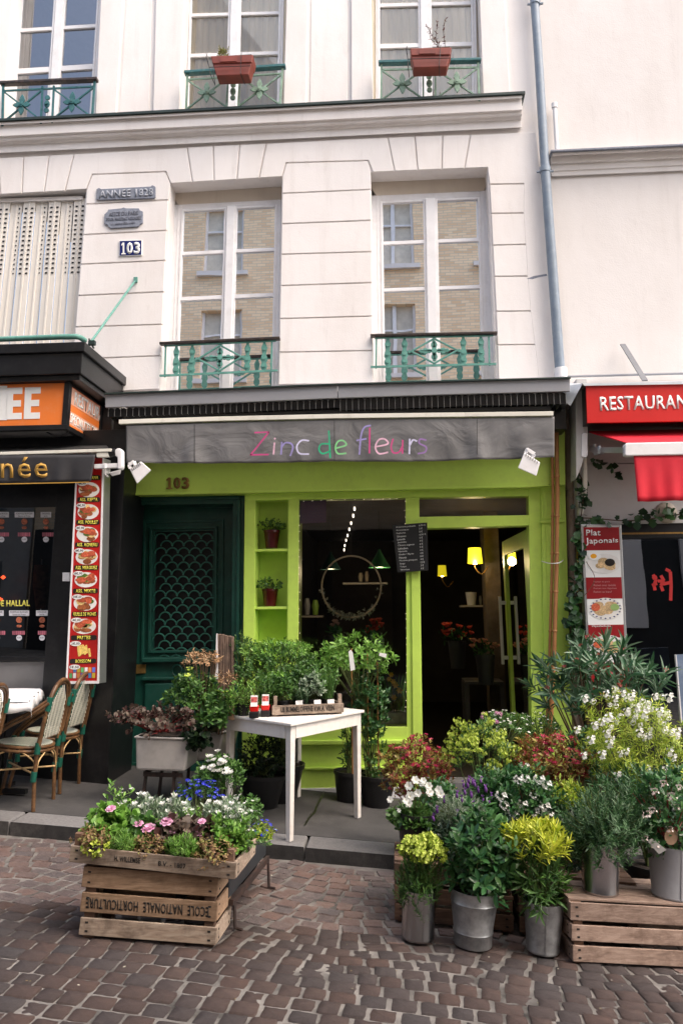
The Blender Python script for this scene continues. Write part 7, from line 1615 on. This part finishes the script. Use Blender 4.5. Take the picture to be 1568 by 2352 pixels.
p = ztop(.13,.30); b4 = px_bucket('bucket_plant','spreading rosemary in a shiny tin bucket on the right crate','bucket plant',0,0,41,45,104,M['tin'],0,base=ztop(.215,.30)-V(0,0,.010))
b4c = b4.base
grow(b4,(1388,1895),102,90,'needle','rosem',330,26,.036,.19,sl=.13,up=.45,low=-.7,droop=.1,rmin=.35,stem=50)
b5 = px_bucket('bucket_plant','pink-white budded viburnum in a grey metal bucket at the right edge','bucket plant',0,0,44,52,106,M['grey'],0,base=ztop(.625,.30)-V(0,0,.010),sm_=-1.4)
pkc = cluster_mesh('pinkish_cluster', FLP, 16, .024, .007, .8, 5, .8, 8); whc = cluster_mesh('white_cluster', FW, 26, .032, .008, .8, 5, .8, 9); whs = cluster_mesh('small_white_cluster', FW, 9, .020, .014, .5, 4, .6, 11)
def r3(x, y): return (847+.46*x, 1505+.46*y)
grow(b5,(1530,1865),76,100,'oval','dark',240,7,.045,.45,fl_=pkc,nfl=0,pts=[r3(*q_) for q_ in ((1425,680),(1510,705),(1415,775),(1385,795),(1500,870),(1375,915),(1425,945),(1470,640),(1550,660),(1530,760))],low=-.8,fname='flower_cluster',stem=30,sm=M['stemred'])
# kraft tag and stone
tag(quick('plant_label', M['kraft'], None, lambda b: b.prism([P(1540+15*cos(a*pi/8)*1.0, 1922+19*sin(a*pi/8), b5.top.y-.12) for a in range(16)], (0,.003,0))), 'round brown card tag among the viburnum leaves', 'plant label')
tag(quick('plant_label', mat('grey_label', (.32,.31,.30), .6), None, lambda b: b.pp([(1486,1932),(1496,1926),(1530,1952),(1512,1962)], b5.top.y-.15, b5.top.y-.148)), 'grey striped label in the right-edge metal bucket', 'plant label')
plant_px('anemone','white anemones nodding on thin stems in a tall black pot','potted plant',(948,1888),-2.62,54,36,'lobed','mid',170,7,.035,.7,pot=(.105,.2,M['blackp'],2),on=z2(P(948,1900,-2.62).x),stem=16,low=-.2)
an_ = bpy.data.objects['anemone']
anf = flower_mesh('anemone_flower', FW, 6, .026, .75, .45, FD, 2)
stb = mb(); apts = []
for x, y in ((230,625),(245,690),(262,640),(298,655),(350,675),(357,695),(205,705),(198,740),(107,722),(148,776),(300,687),(200,655),(182,728),(270,628)):
    q_ = P(*r3(x, y), -2.72+random.uniform(-.05,.05)); rt2 = P(945,1900,-2.62)
    m_ = rt2.lerp(q_, .6)+V(0,0,.06); stb.tube([rt2, m_, q_], .0022, 5); put('flower', anf, an_, q_, aim((random.uniform(-.5,.5),-.9,.5)), random.uniform(.7,1.1) if x != 148 else .5)
stb.build('stems', M['stem'], an_)
lav = plant_px('lavender','bushy French lavender with purple flower heads','potted plant',(1052,1872),-2.6,64,54,'needle','grey',200,20,.026,.16,pot=(.1,.18,M['blackp'],2),on=z2(P(1052,1900,-2.6).x),sl=.08,up=.6)
# lavender heads
hb = mb(); hb.lathe([(.003,0),(.008,.006),(.010,.02),(.007,.034),(.002,.038)], (0,0,0), 8); hd = hb.build('tmp', FU, None, smooth=60); hme = hd.data; bpy.data.objects.remove(hd)
brm = flower_mesh('lavender_bract', FU, 4, .024, .5, 1.1)
for x, y in ((470,660),(500,640),(530,660),(560,640),(480,700),(510,715),(545,690),(585,685),(465,735),(565,735),(600,745),(340,790),(325,830),(440,810),(525,765),(375,740),(440,715),(495,665),(515,650),(610,720)):
    q_ = P(*r3(x, y), -2.72); put('flower_head', hme, lav.t, q_, aim((random.uniform(-.3,.3),-.2,1)), random.uniform(.65,.95)); put('bract', brm, lav.t, q_+V(0,0,.026), aim((random.uniform(-.3,.3),-.2,1)), random.uniform(.6,.9))
dk = plant_px('viburnum','dark-leaved viburnum with flat white flower clusters, centre of the display','potted shrub',(1206,1842),-2.5,82,76,'oval','dark',330,7,.045,.45,whc,0,pot=(.13,.2,M['blackp'],2),on=z2(P(1206,1900,-2.5).x),pts=[r3(*q_) for q_ in ((745,625),(780,618),(850,625),(885,650),(660,710),(675,757),(825,706),(766,750),(848,763),(876,762),(720,800),(900,805),(825,795))],fname='flower_cluster',stem=30,low=-.7,sm=M['stembr'])
dk.flowers(whc, pts=[(P(*r3(778,558),-2.45), (0,-.3,1))], sc=1.15, name='flower_cluster')
plant_px('lime_choisya','small bright lime-green shrub between the yellow shrub and the rosemary','potted shrub',(1316,1842),-2.45,46,46,'oval','lime',180,7,.03,.5,pot=(.1,.2,M['blackp'],2),on=z2(P(1300,1900,-2.5).x),low=-.6)
plant_px('abelia','red and yellow-green tinged shrub at the left of the display','potted shrub',(957,1768),-1.75,88,68,'oval','red',420,7,.034,.5,flower_mesh('magenta_sprig', FM, 5, .02, .5, .5),46,pot=(.15,.25,M['blackp'],2),low=-.8,sm=M['stemred'],stem=36)
plant_px('abelia','second red-tinged shrub right of the yellow-green spurge','potted shrub',(1256,1752),-1.95,98,62,'oval','red',420,7,.036,.5,flower_mesh('magenta_sprig', FM, 5, .02, .5, .5),34,pot=(.15,.22,M['blackp'],2),low=-.6,sm=M['stemred'],stem=36)
ladym = cluster_mesh('yellow_green_cluster', LF['yg'], 16, .028, .010, .9, 4, .8, 15)
plant_px('spurge','airy yellow-green flowering spurge standing above the red shrubs','potted shrub',(1105,1722),-2.0,76,72,'oval','mid',200,8,.03,.35,ladym,95,pot=(.14,.25,M['blackp'],2),low=-.6,fname='flower_cluster',fs=1.,sm=M['stem'],foff=.015)
plant_px('white_alyssum','fine-leaved plant with small white and pink flowers at the shop door','potted plant',(1160,1668),-1.5,62,34,'oval','mid',140,8,.025,.4,tinyw,46,root=P(1160,1720,-1.5))
plant_px('pink_armeria','slender plant with a few pink pom-pom flowers above the spurge','potted plant',(1135,1660),-1.6,28,22,'lance','mid',40,8,.04,.2,cluster_mesh('pink_pompom', FP, 12, .012, .008, 1., 5, .8, 4),9,root=P(1135,1720,-1.6),fname='flower_cluster')
plant_px('green_filler','fine green foliage at the foot of the bamboo canes','potted plant',(1245,1680),-1.3,50,40,'lance','mid',130,8,.035,.25,tinyw,14,root=P(1245,1780,-1.3))
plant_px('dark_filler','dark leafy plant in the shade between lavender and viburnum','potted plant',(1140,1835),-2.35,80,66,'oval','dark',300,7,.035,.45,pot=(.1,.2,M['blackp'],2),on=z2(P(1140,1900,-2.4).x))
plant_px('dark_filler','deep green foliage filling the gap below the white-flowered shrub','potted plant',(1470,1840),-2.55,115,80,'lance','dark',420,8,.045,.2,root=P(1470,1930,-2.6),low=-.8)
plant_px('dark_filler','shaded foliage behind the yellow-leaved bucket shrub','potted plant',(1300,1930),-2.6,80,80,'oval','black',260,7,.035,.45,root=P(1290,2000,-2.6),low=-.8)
chf = cluster_mesh('choisya_cluster', FW, 13, .026, .0125, 1.1, 5, .75, 19)
ch = plant_px('choisya','large lime-leaved choisya covered with white flowers at the right edge','potted shrub',(1462,1708),-2.3,126,118,'lance','lime',560,9,.044,.18,chf,0,pot=(.16,.3,M['blackp'],2),rmin=.5,stem=60,low=-.75,a0=.9,a1=1.45,up=.4,
   pts=[r3(*q_) for q_ in ((1185,190),(1270,190),(1310,205),(1040,370),(1130,350),(1165,330),(1195,310),(1340,260),(1390,270),(1370,290),(1290,280),(1450,280),(1500,210),(1430,205),(1190,390),(1110,420),(1165,495),(1200,440),(1255,490),(1285,480),(1350,385),(1510,385),(1540,380),(1500,480),(1520,510),(1385,570),(1480,570),(1240,600),(1440,600),(1080,215),(1230,715),(1075,500),(1400,400),(1230,215))],fname='flower_cluster',fs=.9)
ch.flowers(chf, 46, sc=.6, off=.01, name='flower_cluster', up=.35)
# oleander
c, R = radii((1378,1562), -1.15, 165, 96); base = V(c.x-.1, -1.1, zpav(c.x,-1.1))
ol = Plant('oleander', 'tall oleander with long pointed leaves and pink buds before the ramen board', 'potted shrub', base)
gtop, _ = bucket(ol.t, base, .16, .2, .34, M['blackp'], 2, name='pot')
ol.foliage('lance', LF['olea'], c, R, 70, 15, .15, .19, sl=.07, up=.55, low=-.75, rmin=.35, a0=.45, a1=1.35, droop=.08, root=gtop, parts=300, stem=40, sr=.007, sm=M['stembr'])
ol.flowers(cluster_mesh('pink_bud_cluster', flowermat('pink_bud_petal', (.62,.12,.18), (.3,.10,.06)), 8, .02, .014, 1., 4, .6, 23), 14, name='flower_cluster', off=.03)
# ivy on the pipe, post and panel
ivp = []; 
for x0_, y0_, x1_, y1_, n_ in ((1322,1090,1345,1130,14),(1336,1130,1330,1190,18),(1322,1190,1330,1300,22),(1322,1290,1318,1480,60),(1312,1380,1330,1500,40),(1345,1200,1568,1175,46),(1395,1080,1420,1090,6),(1360,1060,1400,1065,7),(1300,1400,1320,1500,24)):
    for _ in range(n_):
        t_ = random.random(); ivp.append(list(P(x0_+(x1_-x0_)*t_+random.gauss(0,5), y0_+(y1_-y0_)*t_+random.gauss(0,6), -.36+random.uniform(-.06,.02))))
iv = Plant('ivy', 'dark ivy climbing the old pipe and trailing under the red awning', 'climbing plant', P(1320,1500,-.3))
ivp = np.array(ivp); gd_ = norm(NR.normal(size=(len(ivp),3))*[.6,.3,.5]+[0,-.5,-.4]); L_ = NR.uniform(.05,.085,len(ivp))
put('foliage', leafmesh('ivy_leaves', 'lobed', ivp, gd_, norm(NR.normal(size=(len(ivp),3))*.4+[0,-1,.4]), L_, .85, leafmat('ivy_leaf', (.012,.04,.014), (.02,.065,.02), (.045,.13,.03))), iv.t)['kind'] = 'stuff'
quick('vines', M['stembr'], iv.t, lambda b: (b.tube(catmull([P(1326,1500,-.35),P(1320,1400,-.36),P(1328,1300,-.35),P(1330,1200,-.37),P(1345,1190,-.36),P(1450,1196,-.35),P(1568,1180,-.35)], 6), .006, 5), b.tube(catmull([P(1333,1190,-.37),P(1340,1120,-.40),P(1330,1090,-.38)], 5), .005, 5), b.tube(catmull([P(1345,1290,-.45),P(1365,1330,-.45),P(1340,1370,-.45)], 5), .003, 5)), smooth=60)
# balcony box plants
t, f = pl1; c = f(.28,1.5); k_ = NR
t_ = Plant.__new__(Plant); t_.t = t; t_.base = f(.3,1)
t_.foliage('lance', leafmat('straggly_leaf', (.25,.28,.06), (.36,.36,.12), (.42,.33,.14)), c, (.11,.05,.13), 60, 6, .03, .35, sl=.05, up=.6, root=f(.28,1.), stem=22, sr=.002, low=-.5) if False else None
def straggle(t, f, u, h, n, lm, L, spread, nl):
    b = mb(); pp_, gg = [], []
    for i in range(n):
        r0 = f(u+random.uniform(-.12,.12), 1.0, -.08); p = Vector(r0); d = V(random.gauss(0,spread), random.gauss(0,.15), 1).normalized(); path = [p.copy()]
        for s_ in range(6):
            d = (d+V(random.gauss(0,.25), random.gauss(0,.15), .15)).normalized(); p = p+d*h/6*random.uniform(.7,1.1); path.append(p.copy())
            if s_ > 0: pp_.append(list(p)); gg.append(list(d))
        b.tube(path, .0025, 5)
    b.build('stems', M['stembr'], t)
    a = whorl(np.array(pp_), np.array(gg), nl, L, .02, .6, 1.4); put('foliage', leafmesh('leaves', 'oval', *a, .45, lm), t)['kind'] = 'stuff'
straggle(*pl1, .25, .17, 11, leafmat('straggly_leaf', (.22,.27,.06), (.36,.36,.12), (.42,.33,.14)), .028, .5, 5)
straggle(*pl2, .78, .42, 4, leafmat('dry_red_leaf', (.08,.02,.018), (.14,.05,.035)), .034, .25, 4)
if 'Collection' in bpy.data.collections: pass

# more growth closing the gaps of the display
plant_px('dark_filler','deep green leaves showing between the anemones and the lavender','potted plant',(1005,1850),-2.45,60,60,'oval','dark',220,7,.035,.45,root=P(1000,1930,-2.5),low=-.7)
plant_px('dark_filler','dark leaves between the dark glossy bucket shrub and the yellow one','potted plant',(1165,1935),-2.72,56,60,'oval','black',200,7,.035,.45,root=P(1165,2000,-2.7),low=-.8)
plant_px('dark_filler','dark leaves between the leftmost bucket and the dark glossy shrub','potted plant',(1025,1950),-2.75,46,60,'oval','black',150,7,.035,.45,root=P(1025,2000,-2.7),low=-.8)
plant_px('green_filler','mid-green leaves between the second red shrub and the choisya','potted plant',(1345,1740),-1.9,50,70,'oval','dark',200,7,.035,.45,root=P(1345,1840,-1.9),low=-.8)
plant_px('trailing_plant','fresh green trailing herb at the back right of the white table','potted plant',(715,1560),-1.0,70,44,'oval','mid',260,7,.030,.55,root=P(715,1625,-1.05),low=-.7)
# litter on the cobbles
b = mb(); rg = random.Random(3)
for _ in range(110):
    x = rg.uniform(-2.8,1.9); y = kerb(x)-rg.uniform(.05,2.6); z = zroad(x,y)+.004; a = rg.uniform(0,6.28); L_ = rg.uniform(.006,.018)
    d = V(cos(a),sin(a),rg.uniform(-.1,.3))*L_; n_ = V(-sin(a),cos(a),.1)*L_*.4
    b.add([V(x,y,z), V(x,y,z)+d*.5+n_, V(x,y,z)+d, V(x,y,z)+d*.5-n_], [(0,1,2,3)])
o_ = b.build('fallen_petals', leafmat('litter_scraps', (.30,.22,.12), (.12,.10,.05), (.65,.6,.5)), None); tag(o_, 'tiny fallen petals and dry leaf scraps scattered over the cobbles', 'litter', None, 'stuff')
